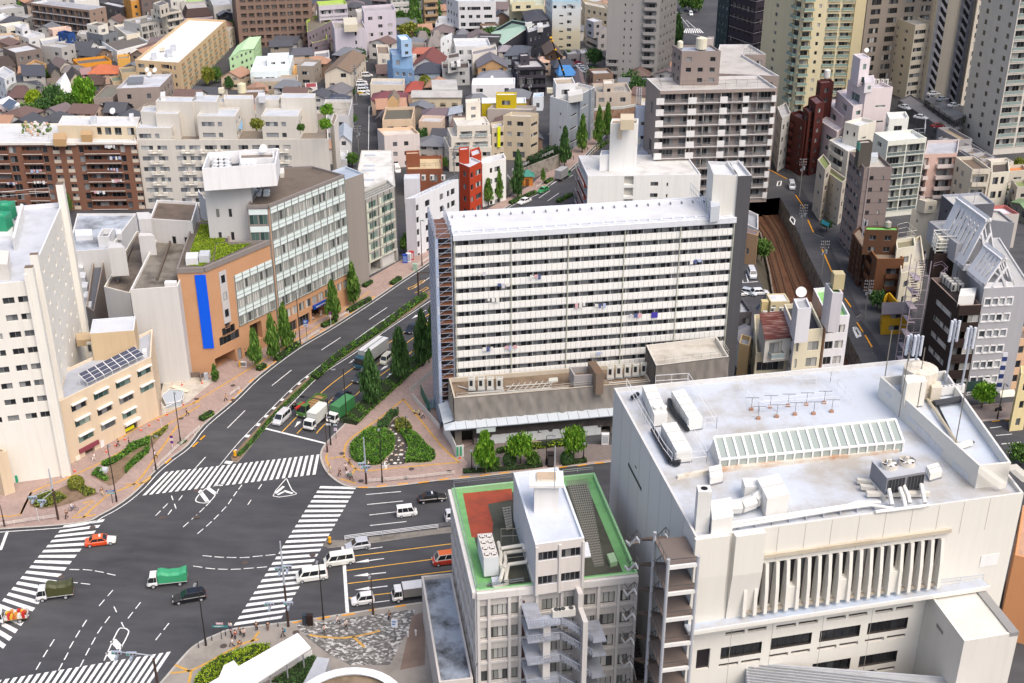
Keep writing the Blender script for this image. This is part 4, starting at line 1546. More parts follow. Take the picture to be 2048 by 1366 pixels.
b=Bd('long low grey annex stepping toward the right edge','U4 870,315 1500,700 1700,600',5.6,'8f8f94','a39686','annex',auto=0)
for q in('U4 920,320 1000,370 1120,365','U4 1060,395 1150,440 1330,420','U4 1190,480 1310,540 1480,510','U4 1340,545 1460,610 1640,580'):
 P=Ps(q,5.9)
 P+=[P[0]+P[2]-P[1]]
 o=Mb()
 c=sum(P,Vc())/4
 for i in range(4):
  j=(i+1)%4
  o.ob(P[i]+ZV(-.9),P[j]-P[i],(c-P[i])*.09,(0,0,1.),Pn('b5b4b6'))
 o.bd('roof_court',b.rt)
b.do()
B('building','white-roofed low house at the right edge below the long annex','U4 1540,600 1640,660 1910,640',6.5,wall='d9d2c6',rf='e4e4e6').do()
B('building','tan low house with an orange roof deck at the right edge','U4 1790,690 1850,770 2100,750',6.2,wall='cbc3b4',rf='d98d5c').do()
Gb('green metal roofed shed at the right edge','U4 1990,1150 1885,1190 2100,1330',3.5,1.,'8d8b80','7d9a70',ridge=0,name='shed')
b=B('house','grey-beige house with roof planting at the right edge','U4 1880,880 1960,985 2150,970',6.5,wall='bdb6aa',rf='8c9a63')
b.do()
b=B('apartment_building','grey-brown balcony apartments with white square panels and cream tanks on the roof','U1 65,492 208,622 1402,592',None,'R 1508,402',2,wall='a2968f',rf='c3bfba',cop=Pn('d6d5d6'),par=.7,fh=2.95)
nf=max(5,int((b.z-1)/3.))
xs=[(178,505),(505,830),(835,1060),(1062,1375)]
b.cl(1,[(185,1390)],'U1',top=.5,fh=3.,nf=nf,kind='b',sill=.05,wh=.8,d=1.4,p=.25,par='rail',pm=Pl('8d8f92'),sm=Pn('e2e2e2'),hp=1.1)
a,e,n,L=b.fc(1)
for k in range(nf):
 z=b.z-.5-(k+1)*3.-.15
 for x0,x1 in((172,252),(498,585),(826,902),(1060,1122),(1352,1400)):
  s0,s1=[b.sfrac(1,1280+x/5.115)for x in(x0,x1)]
  o=Mb()
  o.ob(a+e*s0+n*.26+ZV(z),e*(s1-s0),n*.08,(0,0,1.75),Pn('e6e5e4'))
  o.bd('white_panel',b.rt)
 o=Mb()
 for x in(505,540,668,833,950,1062,1210):
  s0=b.sfrac(1,1280+x/5.115)
  o.ob(a+e*s0-n*1.3+ZV(z+.2),e*.1,n*1.5,(0,0,2.4),Pn('c9c3bc'))
 o.bd('partition',b.rt)
b.gr(0,1,3,.2,.3)
w2=B('wing',None,'U1 815,148 745,440 1425,470 1048,250 1290,248 1122,146',b.z-.02,parent=b.rt,wm=b.wall,rm=b.rm,par=.7,cop=b.cop)
b.subs.append(w2)
b.bk('U1 335,155 430,218 828,215',b.z+8.5,z0=b.z-.7,wall='9a8d87',rm=Rf('aab0bc'))
Ta(b,'U1 625,205',b.z+8.,1.5,3.2)
Ta(b,'U1 408,195',b.z+8.,.8,2.)
b.bk('U1 690,70 690,95 755,92',b.z+7.5,wall='b5aca6',par=.2)
Ra(b,'U1 215,600 1310,572',b.z-.7,1.9,'55565c',3.)
Ra(b,'U1 180,500 215,600',b.z-.7,1.9,'55565c',3.)
Ra(b,'U1 1030,160 1190,245 1060,250 1390,470',b.z-.7,1.6,'6b6c72',2.5)
Di(b,'U1 685,320',b.z+3)
b.do()
b=B('building','cream low house with a red-brown roof behind the grey balcony apartments','U1 1480,605 1530,690 1680,670',7,wall='e6dfcc',rf='8d5a58')
b.do()
b=B('building','pale narrow building left of the dark red block','U1 1405,790 1455,905 1545,850',None,'R 1552,345',wall='c9c8c4',rf='b9b9bb',fh=4)
b.do()
b=B('apartment_building','dark red-brown apartment block with bay windows above the alley','U1 1535,850 1690,935 1790,900',None,'R 1598,352',wall='552b26',rf='7a5a5a',rm=Rf('6b5258'))
b.gr(0,1,6,.3,.5,.2,1.2,st='mix',kind='b',d=.5,p=.9,x0=.05,x1=.5)
b.gr(0,1,6,.3,.5,.2,1.2,x0=.55)
b.gr(1,1,6,.35,.4,.3,1.2)
b.bk('U1 1670,790 1730,850 1830,800',b.z+2.5,z0=0).do()
b.bk('U1 1812,515 1850,545 1985,530',b.z+8.5,z0=0,wall='552b28').do()
b.bk('U1 1725,690 1800,760 1890,730',b.z+5,z0=0,wall='552b28').do()
Ta(b,'U1 1910,500',b.z+8.5,.9,2.6,'efeee6')
b.do()
b=B('apartment_building','pale pink building with slanted stepped side, deep set windows and a roof tower','U2 248,812 432,908 706,892',26.5,wall='ddd2d2',rf='cfcad2',win='teal')
b.cl(0,[(290,380)],'U2',fh=4.5,nf=1,top=2,wh=.55,d=.6)
b.cl(1,[(550,650)],'U2',fh=4.5,nf=5,top=2.4,wh=.12)
b.bk('U2 298,555 375,602 478,590',34,z0=26,wall='e0d7da',par=.3)
b.bk('U2 410,780 420,845 520,830',28.5,z0=25.5,wall='d9d5da',par=.1)
for q,z in(('U2 130,930 300,1085 520,1040',22),('U2 15,1035 190,1190 400,1150',17.5)):
 u=b.bk(q,z,z0=0)
 u.gr(0,1,1,.5,.6,.2,.8,x0=.25,x1=.2,d=.6,bot=z-4.2)
 u.do()
u=b.bk('U3 715,60 890,170 960,120',14.5,z0=0)
u.gr(0,1,4,.62,.4,.3,1.5,x0=.3,x1=.02,st='teal')
u.gr(0,1,4,.5,.3,.35,1.5,x0=.03,x1=.85)
u.do()
for k in range(4):
 ac(b,'U2 %d,865'%(490+45*k),25.6,n=1,h=1.5)
Ra(b,'U2 340,830 440,895 690,880',25.6,1.1)
Di(b,'U2 432,555',33.7,.7)
b.do()
b=B('apartment_building','cream building with curved terraces between the pink and the white-green blocks','U3 968,70 1118,112 1292,62',20,wall='e1ddd0',rf='d8dce2')
u=b.bk('U3 810,255 1005,375 1120,330',14.5,z0=0)
u.cl(0,[(830,960)],'U3',fh=3,nf=2,kind='b',sill=.05,wh=.75,d=.8,p=.6,top=.2)
u.gr(0,3,3,.3,.35,.3,7)
u.do()
Ta(b,'U2 465,1120',20,1.1,2.4,'e2dcc2',1)
b.gr(0,2,5,.3,.3)
b.cl(1,[(1155,1205)],'U3',fh=3.1,nf=4,wh=.2,top=2)
b.do()
b=B('apartment_building','white-green apartment slab with eight floors of glass-fronted balconies','U4 0,238 192,356 722,310',None,'R 1766,437',wall='e2e4d8',rf='eef0f4',stain=.1)
nf=max(5,int((b.z-1.5)/2.95))
b.band(1,nf,2,top=1.1,bot=1.5,rec=1.3,p=.15,hp=1.,par='glass',pm=Gz('7f8e90'),gap=.06,sm=b.wall,op=.86)
b.cl(0,[(60,115)],'U4',fh=3,nf=2,wh=.4)
Ra(b,'U4 60,240 230,330 690,290 690,160',b.z-.9,2.2,'d5dae2',2.)
b.do()
b=B('building','white house with green eaves behind the white-green slab','U2 640,1150 670,1215 870,1205',21,wall='e6e8e2',rf='f0f0f0')
b.do()
b=B('apartment_building','salmon pink apartment block with zigzag balcony fronts','U4 735,345 690,535 1140,520',None,'R 1842,396',wall='d5b6aa',rf='b9bcc4',cop=Pn('cfc3c0'))
nf=5
b.cl(1,[(690,760)],'U4',fh=3.2,nf=nf,kind='b',sill=.05,wh=.8,d=.6,p=1.2,top=.6,sm=Pn('e6d9d4'))
b.cl(1,[(870,1130)],'U4',fh=3.2,nf=nf,kind='b',sill=.05,wh=.8,d=.6,p=1.2,top=.6,sm=Pn('e6d9d4'))
b.do()
b=B('apartment_building','beige house with a curved outside stair and two balcony floors','U4 1118,570 1345,742 1600,735',12,wall='d8cfbe',rf='7a6a5c')
b.band(1,3,1,top=.9,rec=.7,p=.9,hp=1.2,x0=.02,x1=.1)
o=Mb()
for k in range(3):
 z=9.5-3.4*k
 for j in range(9):
  t=j/9
  p=at(1748+(1160+190*t)/6.827,230+(700+110*min(1,t*1.3))/6.827,z)
  q_=at(1748+(1160+190*(t+.115))/6.827,230+(700+110*min(1,(t+.115)*1.3))/6.827,z)
  dz=-2.*min(1,t*1.4)
  o.ob(p+ZV(dz),q_-p+ZV(-.15),(0,.15,0),(0,0,1.2),b.wall)
o.bd('stair',b.rt)
b.do()
b=B('building','cream two-window house right of the curved stair','U4 1600,640 1605,790 1855,770',9.5,wall='dcd6c6',rf='5d5550')
b.cl(1,[(1640,1715),(1750,1795)],'U4',fh=4,nf=2,wh=.5)
b.do()
b=B('building','dark blue-grey modern block with pale sloped copings','U4 925,1088 1098,1240 1650,1205',17.5,wall='63656d',rf='c0bfba',win='dark',cop=Pn('a3a7b2'),par=.6)
b.cl(1,[(1060,1290)],'U4',fh=3.5,nf=3,kind='b',top=1.,sill=.1,wh=.7,d=1.2,p=.2,pm=Pn('a3a7b2'))
b.gr(0,1,5,.12,.25,.4,1.2)
b.bk('U6 1555,85 1700,205 1950,232',14.5,z0=0,wall='9a9ca2',par=.5)
mast(b,'U4 1360,1200',17,9,'8a8c90')
b.do()
b=B('building','narrow cream concrete building with square vents left of the dark blue-grey block','U6 900,85 1040,105 1160,112',12.5,wall='cbc5b5',rf='d5cbb5')
b.gr(0,1,3,.12,.2)
b.gr(1,1,3,.2,.2)
b.bk('U6 960,-10 1040,15 1160,10',15,z0=12,par=.2).do()
b.do()
B('house','white flat house with a red edged roof behind the dark blue-grey block','U6 1620,60 1760,150 2000,140',9,wall='c9c3bc',rf='e9e9ec',cop=Pn('b9706a')).do()
b=B('office_building','slim taupe tower with a dark sign box on its roof','U3 1020,378 1172,538 1456,532',None,'R 1661,480',0,wall='8e817d',rf='c7c2b9',cop=Pn('7d716d'))
nf=9
b.cl(0,[(1018,1052),(1062,1092),(1100,1150)],'U3',top=1.2,fh=2.9,nf=nf,wh=.42,d=.3)
b.cl(1,[(1238,1278),(1362,1386)],'U3',top=1.2,fh=2.9,nf=nf,wh=.38,d=.2,fr='4b4644')
u=b.bk('U3 1095,262 1128,290 1258,278',b.z+5.2,z0=b.z-.8,wall='55504b',par=.3,auto=0)
u.do()
u.pe(0,'U3 1100,270 1122,370',Pl('5fae9c'),name='sign')
box(b,'U3 1235,385 1240,430 1312,425',b.z+.6,b.z-.9,'c9d0d4','roof_unit')
o=Mb()
a,e,n,L=b.fc(1)
for k in range(9):
 o.ob(a+ZV(b.z-2.9*(k+1)-.2),e*L,n*.04,(0,0,.08),Pl('6a605c'))
o.cyl(a+e*1.2+n*.15,a+e*1.2+n*.15+ZV(b.z),.12,Pl('b7aca8'),n=6)
o.bd('joint_line',b.rt)
b.do()
b=B('building','beige alley building with a sloping top edge and a hedge on its terrace','U3 760,560 945,692 992,650',None,'R 1664,450',1,wall='bdb5a8',rf='7d8a55')
b.gr(0,3,4,.22,.28,.35,1.2)
u=b.bk('U3 692,455 770,560 830,500',b.z+2.6,z0=0)
u.gr(0,1,3,.3,.25)
u.do()
b.pe(0,'U3 740,890 770,985',Pl('a7bad2'),off=.5,name='sign')
b.do()
o=Mb()
r=Th('awning','teal shop awning over the alley','awning',tuple(pt('U3 770,1110',2.6)))
p=Ps('U3 735,1085 812,1125 805,1145 730,1110',2.6)
o.py([p[0]+ZV(.5),p[1]+ZV(.5),p[2],p[3]],Pl('23808a'))
o.py([p[0]+ZV(.45),p[1]+ZV(.45),p[2]-ZV(.05),p[3]-ZV(.05)],Pl('23808a'))
o.bd('canvas',r)
b=B('apartment_building','dark brown brick apartment block with a flat terrace roof beside the alley','U6 440,462 545,602 822,600',None,'R 1737,600',1,wall='6e4a34',rf='938372',cop=Pn('8f6239'))
b.cl(1,[(650,790)],'U6',fh=3.,nf=4,kind='b',sill=.05,wh=.7,top=1.6,d=1.,p=.5)
b.cl(0,[(455,500)],'U6',fh=3.,nf=4,top=1.5,kind='b',d=.8,p=.4,wh=.7)
u=b.bk('U6 428,268 418,305 757,312',b.z+5,z0=b.z-1,rm=Rf('7fce6a'),par=.25,wall='5f4433')
u.do()
u=b.bk('U6 290,332 400,500 480,430',b.z-.5,z0=0,wall='573b2c')
u.gr(0,3,5,.5,.5,kind='b',d=.7,p=.3)
u.do()
box(b,'U6 490,380 495,440 540,430',b.z+1.6,b.z-.9,'ddd8c4','roof_unit')
Ta(b,'U6 650,290',b.z+4.8,.7,1.5,'b7b1a6')
o=Mb()
for q in('U6 400,300','U6 430,310','U6 462,370'):
 p=pt(q,b.z+2)
 o.cyl(p-ZV(2),p+ZV(2.4),.16,Pl('c3c8ce'),n=8)
o.bd('antenna',b.rt)
b.do()
b=B('building','cream low building with a roof frame right of the brown brick apartments','U6 760,440 790,755 1035,665',8.5,wall='d9d2bd',rf='b9b4aa')
b.do()
b=B('building','cream roof terrace house with a white steel frame','U6 735,400 745,500 940,470',12,wall='dcd8c6',rf='8f8a70')
Ra(b,'U6 745,440 935,410 840,325 740,350',11.5,2.4,'eceadf',3.)
b.do()
Gb('grey tiled low house with a mustard yellow front wall','U6 600,1055 610,1160 870,1150',5.,1.2,'c49b28','716a70',ridge=1)
r=Th('wall','curved mustard yellow garden wall with a planted gap','wall',tuple(pt('U6 660,1250')))
o=Mb()
P=Sm(Ps('U6 590,1170 630,1125 680,1180 740,1250 745,1330',0),3)
for a,c in zip(P,P[1:]):
 o.ob(a,c-a,(.35,.2,0),(0,0,4.2),Pn('c9a022'))
o.bd('wall_face',r)
b=B('office_building','very dark brown office block with white air conditioners on its roof','U6 1092,795 1390,1083 1615,1072',None,'R 1816,728',0,wall='352a27',rf='3a3432',cop=Pn('9a8780'),par=1.)
nf=6
b.cl(0,[(1070,1100),(1170,1330)],'U6',top=1.6,fh=3.35,nf=nf,wh=.36,st='curt',fr='d6d6d6')
b.cl(1,[(1395,1490)],'U6',top=1.2,fh=3.35,nf=nf,kind='b',sill=.05,wh=.7,d=1.2,p=.1)
b.cl(1,[(1495,1610)],'U6',top=1.2,fh=3.35,nf=nf,wh=.45,st='curt',fr='d6d6d6')
box(b,'U6 1400,905 1380,985 1545,975',b.z+1.6,b.z-.6,'f0f0ec','roof_unit')
for k,q in enumerate(('1190,830','1215,855','1245,880','1270,905','1300,935','1320,880','1345,905','1370,935')):
 ac(b,'U6 '+q,b.z-.8,1.,.8,1.5)
u=b.bk('U6 1088,490 1132,552 1345,548',b.z+4,z0=b.z-1.2,wall='3a2e29',auto=0)
u.do()
o=Mb()
P=Ps('U6 1100,480 1135,545 1340,540',b.z+4)
P+=[P[0]+P[2]-P[1]]
m=Pl('e9e8e0')
for z in range(5):
 for i in range(4):
  a_,c_=(P[i],P[(i+1)%4])
  o.cyl(a_+ZV(.5+z*.75),c_+ZV(.5+z*.75),.11,m,n=5)
for i in range(4):
 for t in(0,.5):
  p=Lr(P[i],P[(i+1)%4],t)
  o.cyl(p,p+ZV(3.7),.1,m,n=5)
o.bd('tank_cage',b.rt)
Ta(b,'U6 1230,500',b.z+4,1.6,2.4,'ece6d2',1)
Ra(b,'U6 1120,700 1200,680 1260,740 1190,790',b.z+1.5,1.1,'b7a3b5')
b.do()
r=Th('fire_stair','pale steel outside stair climbing beside the dark brown block','stairs',tuple(pt('R 1800,740')))
o=Mb()
m=Pl('b3a5ae')
p0=at(1834,532,24)
g0=Vc((p0.x,p0.y,0))
e_=b.fc(0)[1]
for k in range(8):
 z=3*k
 s_=g0+ZV(z)
 o.ob(s_,(1.3,0,0),(0,3.6,0),(0,0,.12),m)
 for j in range(9):
  o.ob(s_+Vc((1.4 if k%2 else .1,.4*j,.33*j)),(1.1,0,0),(0,.38,0),(0,0,.06),Pl('5f5a60'))
 for y in(0,3.6):
  o.cyl(s_+Vc((-.1,y,1)),s_+Vc((2.6,y,1)),.05,m,n=4)
for x in(-.1,2.6):
 for y in(0,3.6):
  o.cyl(g0+Vc((x,y,0)),g0+Vc((x,y,25)),.09,m,n=5)
o.bd('stair_frame',r)
b=B('office_building','grey office building with white A-shaped roof frames and square white-framed windows','U6 1360,405 1640,905 2120,880',None,'R 1924,790',1,wall='b0b0b4',rf='b9b9b9',cop=Pn('c9c9cb'),frame='f4f4f4',win='pale',auto=0,par=.3)
nf=7
for k in range(nf):
 z=b.z-3.5-3.3*k
 for f in(.1,.34,.58,.82):
  b.rc(1,b.fc(1)[3]*.62*f,b.fc(1)[3]*.62*f+1.25,z,z+1.35)
  a,e,n,L=b.fc(1)
  o=Mb()
  s0=L*.62*f
  for x0,x1,y0,y1 in((-.22,1.47,-.22,0),(-.22,1.47,1.35,1.57),(-.22,0,0,1.35),(1.25,1.47,0,1.35)):
   o.ob(a+e*(s0+x0)+ZV(z+y0),e*(x1-x0),n*.12,(0,0,y1-y0),Pn('eeeeee'))
  o.bd('window_surround',b.rt)
for z in(1,4.3,7.6):
 pass
b.gr(0,3,4,.18,.3,.3,3)
m=Pn('ececee')
a,e,n,L=b.fc(1)
a0,e0,n0,L0=b.fc(0)
def aframe(y0,dep,wd,x0,hh,slats):
 o=Mb()
 base=a+e*x0-n*y0+ZV(b.z)
 ap=base+e*wd/2+ZV(hh)
 bk=-n*dep
 for p,q_ in((base,ap),(base+e*wd,ap)):
  for w_,w2 in[(0,.13),(.87,.13)]+[(.13+.74*(k+.5)/slats,.4/slats)for k in range(slats)]:
   o.ob(p+bk*w_,q_-p,bk*w2,ZV(.7),m)
  for f in(0.,.84):
   c_=Lr(p,q_,f)
   o.ob(c_+ZV(.02),(q_-p)*.16,bk,ZV(.66),m)
 o.ob(ap-e*.6-ZV(.4),e*1.2,bk,(0,0,.5),m)
 o.ob(base-ZV(.2),e*wd,bk*.05,(0,0,1.1),m)
 o.cyl(base+e*wd*.28+ZV(hh*.02),base+e*wd*.62+ZV(hh*.72),.28,m,n=4)
 o.cyl(base+e*wd*.72+ZV(hh*.02),base+e*wd*.38+ZV(hh*.72),.28,m,n=4)
 o.bd('roof_frame',b.rt)
W_=L*.64
aframe(.2,L0*.28,W_,0,5.6,4)
aframe(L0*.36,L0*.5,W_*1.15,.2,10,6)
u=b.bk([a-n*(L0*.5),a+e*W_-n*(L0*.5),a+e*W_-n*L0,a-n*L0],b.z+4,z0=b.z,auto=0,par=.2)
u.do()
b.pe(1,'U7 1495,1105 1600,1085',Pn('e9e9ea'),h=.9)
b.pe(1,'U7 1200,1190 1500,1160',glass('teal'),h=2.2,name='shop_window')
b.do()
r=Th('sign','vertical blue and white striped sign on the corner of the A-frame building','sign',tuple(pt('U7 1740,900',8)))
p1=pt('U7 1790,760',11.5)
o=Mb()
for k in range(9):
 o.box(p1.x-.45,p1.x+.45,p1.y-.1,p1.y+.1,11.3-.9*k,12.1-.9*k,Pl('33457d' if k%2 else 'e6e8ee'))
o.bd('board',r)
b=B('building','peach corner building with mid-grey sash windows at the right edge','U7 1880,380 1905,545 2140,520',None,'R 2000,782',1,wall='dcb795',rf='8d837b')
b.cl(1,[(1945,2070)],'U7',fh=3.1,nf=5,top=.9,wh=.5)
b.do()
r=Th('awning','cream shop awning under the peach building','awning',tuple(pt('U7 1840,1290',2.6)))
P=Ps('U7 1710,1275 1905,1255 1950,1310 1730,1330',2.7)
o=Mb()
o.py([P[0]+ZV(.6),P[1]+ZV(.6),P[2],P[3]],Pl('eae6d2'))
o.py([P[0]+ZV(.55),P[1]+ZV(.55),P[2]-ZV(.05),P[3]-ZV(.05)],Pl('eae6d2'))
o.bd('canvas',r)
B('building','yellow-cream building in the right edge beside the peach one','U7 2000,900 2010,1000 2200,980',12,wall='e6d6a4',rf='b9b0a0').do()
B('building','orange and tan block below the right edge by the railway',[at(2046,1010,14),at(2030,1110,14),at(2110,1130,14)],14,wall='d79a6c',rf='c9a58a',auto=0).do()
b=None
b=B('house','tan house with two small windows beside the railway cutting','U5 215,175 205,215 388,262',8,wall='b0906f',rf='7a6f76',par=.15)
b.cl(1,[(222,250),(282,310)],'U5',fh=4.2,nf=1,top=2.4,wh=.35)
b.do()
B('building','white low annex with a grey roof at the mouth of the rail tunnel','U5 250,-20 245,130 392,200',6,wall='dedbd6',rf='a9adb3',auto=0).do()
b=B('house','charcoal house with a pale roof terrace and a dark solar panel','U8 215,268 338,448 505,432',8.2,wall='5c5a5e',rf='cfd2d8')
b.cl(1,[(385,490)],'U8',fh=3,nf=2,wh=.45)
b.cl(0,[(245,265),(285,310)],'U8',fh=3,nf=2,wh=.5)
Ra(b,'U8 240,280 345,435 490,425',7.4,1.1,'4a4a50')
o=Mb()
P=Ps('U8 550,380 700,245 690,330 575,420',8.4)
o.py([P[0],P[1]+ZV(1.2),P[2]+ZV(1.2),P[3]],Gz('2c2f3c'))
o.bd('solar_panel',b.rt)
b.do()
b=B('building','cream narrow building with a flat pale roof behind the rust-roofed house','U8 702,188 765,298 1022,292',12,wall='dccfa9',rf='dfe2e6',par=.15)
b.cl(1,[(785,835)],'U8',fh=3.2,nf=2,top=.5,wh=.6)
b.do()
b=B('building','cream building with a rusty ribbed roof and a glass-fronted balcony','U8 535,470 560,1000 1000,975',9,wall='ddd2b4',rf='9a9488')
b.cl(1,[(585,960)],'U8',fh=3.2,nf=2,top=1.6,wh=.6,st='dark')
b.gr(0,3,3,.25,.35)
u=b.bk('U8 612,515 690,812 1040,778',13,z0=8.1,wall='e4e0d6',par=-1,auto=0)
u.cl(1,[(745,930)],'U8',fh=3.4,nf=1,top=1.,wh=.8,kind='b',d=.6,p=1.6,par='glass',pm=Gz('bcd0d2'))
u.do()
P=[Vc((p.x,p.y,13))for p in u.pl]
o=Mb()
c=sum(P,Vc())/4
P=[c+(p-c)*1.06 for p in P]
mr=tile('7c4034',sc=9)
t=NT('rusty ribbed roof')
wv=t.n('ShaderNodeTexNoise',i_Scale=1.,i_Detail=5.)
mpv=t.pos((.35,5.5,1),.12)
t.l(mpv,wv.inputs[0])
mr=t.out(t.ramp(wv.outputs[0],[(.35,rgb('54261e')),(.55,rgb('7a4034')),(.68,rgb('c9b4a6'))]),.6,.3)
o.py([P[0]+ZV(.9),P[1]+ZV(.1),P[2]+ZV(.1),P[3]+ZV(.9)],mr)
o.py([P[0]+ZV(.7),P[1],P[2],P[3]+ZV(.7)],mr)
o.bd('rust_roof',b.rt)
Ta(b,'U8 665,440',9,.7,2.6,'dcc995',1)
for q in('650,500','760,450','870,450','750,510','850,505'):
 ac(b,'U8 '+q,11.6,.9,.5,1.1)
b.do()
b=B('building','cream building with a white stair tower and a dark roof deck','U8 945,330 1098,695 1478,662',15.5,wall='e5ddc3',rf='3c3c42')
b.fw={0:Pn('e3e3e8')}
b.cl(1,[(1130,1165),(1290,1440)],'U8',fh=3.4,nf=3,top=2.,wh=.55,st='curt')
u=b.bk('U8 1072,255 1132,395 1318,380',21.5,z0=14.6,wall='dfdfe4',rm=Rf('aeb2b6'),auto=0)
u.do()
Di(b,'U8 1170,240',21.5,1.)
Ra(b,'U8 1330,430 1450,620',14.6,1.1,'44444a')
b.do()
b=B('building','white building with a pink flank, a green roof and a white stair tower','U8 1345,112 1540,505 1842,480',16.5,wall='e6e6ea',rf='93cf80')
b.fw={0:Pn('cfae9e')}
b.cl(1,[(1545,1655)],'U8',fh=3.3,nf=4,top=1.2,wh=.5,st='dark')
b.cl(1,[(1680,1795)],'U8',fh=3.3,nf=4,top=1.2,wh=.5,st='curt')
u=b.bk('U8 1508,40 1605,175 1752,180',23.5,z0=15.6,wall='d9d6da',auto=0,rm=Rf('7da46d'))
u.do()
Ta(b,'U8 1660,130',23,1.,3.4,'c9bb92',1)
b.gr(0,3,3,.25,.5,.2,1.5)
b.do()
Gb('low house with a grey ribbed roof between the netted podium and the cream buildings','U8 400,620 228,680 340,850',6,1.,'d9d4cb','85858d',ridge=0)
B('building','tan three-storey side building with dark balconies near the netted podium','U8 360,735 330,860 470,900',8.5,wall='c4ac84',rf='9aa3ad').do()
b=B('apartment_building','red-brown tiled apartment block with recessed balconies hung with washing','T5 -170,345 -200,540 1392,528',None,'T5 1492,1225',2,wall='86604e',rf='d9dadb',cop=Pn('ece6df'),par=.5,stain=.2)
nf=7
fh=(b.z-.9)/nf
bw=dict(fh=fh,nf=nf,top=.7)
WB=Pn('775344')
b.cl(1,[(-180,62),(208,412),(848,1212)],'T5',kind='b',sill=.1,wh=.74,d=1.3,p=.35,hp=1.1,par='solid',pm=WB,sm=Pn('eadfd6'),**bw)
b.cl(1,[(72,150),(415,470),(790,845),(1216,1268)],'T5',sill=.12,wh=.72,d=.4,**bw)
b.cl(1,[(525,590),(655,718),(1330,1390)],'T5',sill=.42,wh=.36,**bw)
a,e,n,L=b.fc(1)
cr=Pn('d3c6b4')
for x0,x1 in((525,595),(655,722),(1330,1392)):
 s0,s1=[b.sfrac(1,x/5.115)for x in(x0,x1)]
 for k in range(nf):
  z=b.z-.7-(k+1)*fh
  o=Mb()
  o.ob(a+e*s0+n*.01+ZV(z+fh*.05),e*(s1-s0),n*.06,(0,0,fh*.35),cr)
  o.bd('cream_panel',b.rt)
for x0,x1 in((470,780),(1268,1392)):
 s0,s1=[b.sfrac(1,x/5.115)for x in(x0,x1)]
 o=Mb()
 o.ob(a+e*s0+n*.3+ZV(b.z-.62),e*(s1-s0),n*.5,(0,0,.64),Pn('ece6df'))
 o.bd('eave',b.rt)
o=Mb()
o.ob(a+ZV(b.z-.6),e*(L+.3),n*.4,(0,0,.62),Pn('ece6df'))
o.bd('eave',b.rt)
u=b.bk('T5 640,262 585,360 1400,372',b.z+3.1,wall='dccdb2',rm=Rf('dcdddf',amt=.15),par=.35,cop=Pn('ece6df'))
u.cl(1,[(985,1030),(1065,1130),(1165,1235),(1295,1365)],'T5',fh=2.9,nf=1,top=.4,wh=.7)
u.do()
box(b,'T5 545,440 540,505 670,505',b.z+1.4,b.z-.5,'c9a577','screen')
box(b,'T5 825,415 825,460 935,460',b.z+2.,b.z-.5,'c9a577','screen')
Di(b,'T5 1160,255',b.z+3,.9)
box(b,'T5 920,270 920,310 985,300',b.z+4,b.z+2.6,'c4c8cc','roof_unit')
box(b,'T5 1320,240 1320,270 1365,265',b.z+4,b.z+2.6,'e4e6ea','roof_unit')
Ra(b,'T5 200,485 560,505',b.z,1.1,'8b8d90')
Ra(b,'T5 960,480 1270,485',b.z,1.1,'a9b6b6')
o=Mb()
gm=[Pl('4f6a35'),Pl('7b8b45'),Pl('d9d5ce'),Pl('c9a98f')]
for k in range(46):
 p=pt('T5 %d,%d'%(225+rnd.random()*300,350+rnd.random()*120),b.z-.4)
 o.ball(p+ZV(.35),.25+rnd.random()*.35,gm[k%4],6,4,1.2)
o.bd('roof_planting',b.rt)
def Wa(b,i,q,z=None,n=3):
 a,e,nn,L=b.fc(i)
 (u,v),=px(q)
 p=isect(u,v,a+nn*.45,nn)
 o=Mb()
 cl=['f2f2f0','b9c7e6','e6b9c0','f0efe9','5b6a9b','d9d9e2']
 for k in range(n):
  w=.35+rnd.random()*.4
  h=.5+rnd.random()*.5
  o.ob(p+e*(k*.75),e*w,nn*.05,(0,0,-h),Pl(rnd.choice(cl)))
 return o.bd('washing',b.rt)
for q in('T5 1070,565','T5 1120,680','T5 1100,800','T5 1140,915','T5 960,1035','T5 310,815','T5 345,930','T5 70,945'):
 Wa(b,1,q,n=4)
b.do()
b=B('apartment_building','large off-white apartment block stepping up in three front towers with roof gardens','R 298,222 273,280 657,278',None,'R 295,417',1,wall='dbd6cd',rf='8f8579',par=.9,cop=Pn('e2ddd3'))
zm=b.z
fh=2.95
nf=7
wc=[(1435,1560),(1600,1700)]
b.cl(1,[(1432,1555),(1598,1698),(1785,1885),(1925,2040)],'T5',fh=fh,nf=nf,top=.75,sill=.3,wh=.42,d=.25,st='pale')
b.cl(1,[(1165,1290),(1325,1430),(1510,1610),(1650,1750),(1810,1930),(1970,2046)],'V2',fh=fh,nf=nf,top=.75,sill=.3,wh=.42,st='mix')
a,e,n,L=b.fc(1)
for x0,x1,tl in((1512,1645,'T5'),(1843,1975,'T5'),(1115,1190,'V2'),(1270,1350,'V2'),(1570,1690,'V2'),(1895,2020,'V2')):
 s0,s1=[b.sfrac(1,TILES[tl][0]+x/5.115)for x in(x0,x1)]
 for k in range(nf):
  z=zm-.75-(k+1)*fh+.1
  o=Mb()
  m=Pn('e8e4da')
  w=s1-s0
  o.ob(a+e*s0+n*.01+ZV(z),e*w,n*.75,(0,0,.15),m)
  for f in(0,.72):
   o.ob(a+e*(s0+w*f)+n*.01+ZV(z+.15),e*w*.28,n*.75,(0,0,.75),m)
  o.ob(a+e*(s0+w*.28)+n*.66+ZV(z+.5),e*w*.44,n*.05,(0,0,.08),Pl('88898c'))
  o.bd('balcony',b.rt)
rr=Rf('c9ced6','8b8f97',.35)
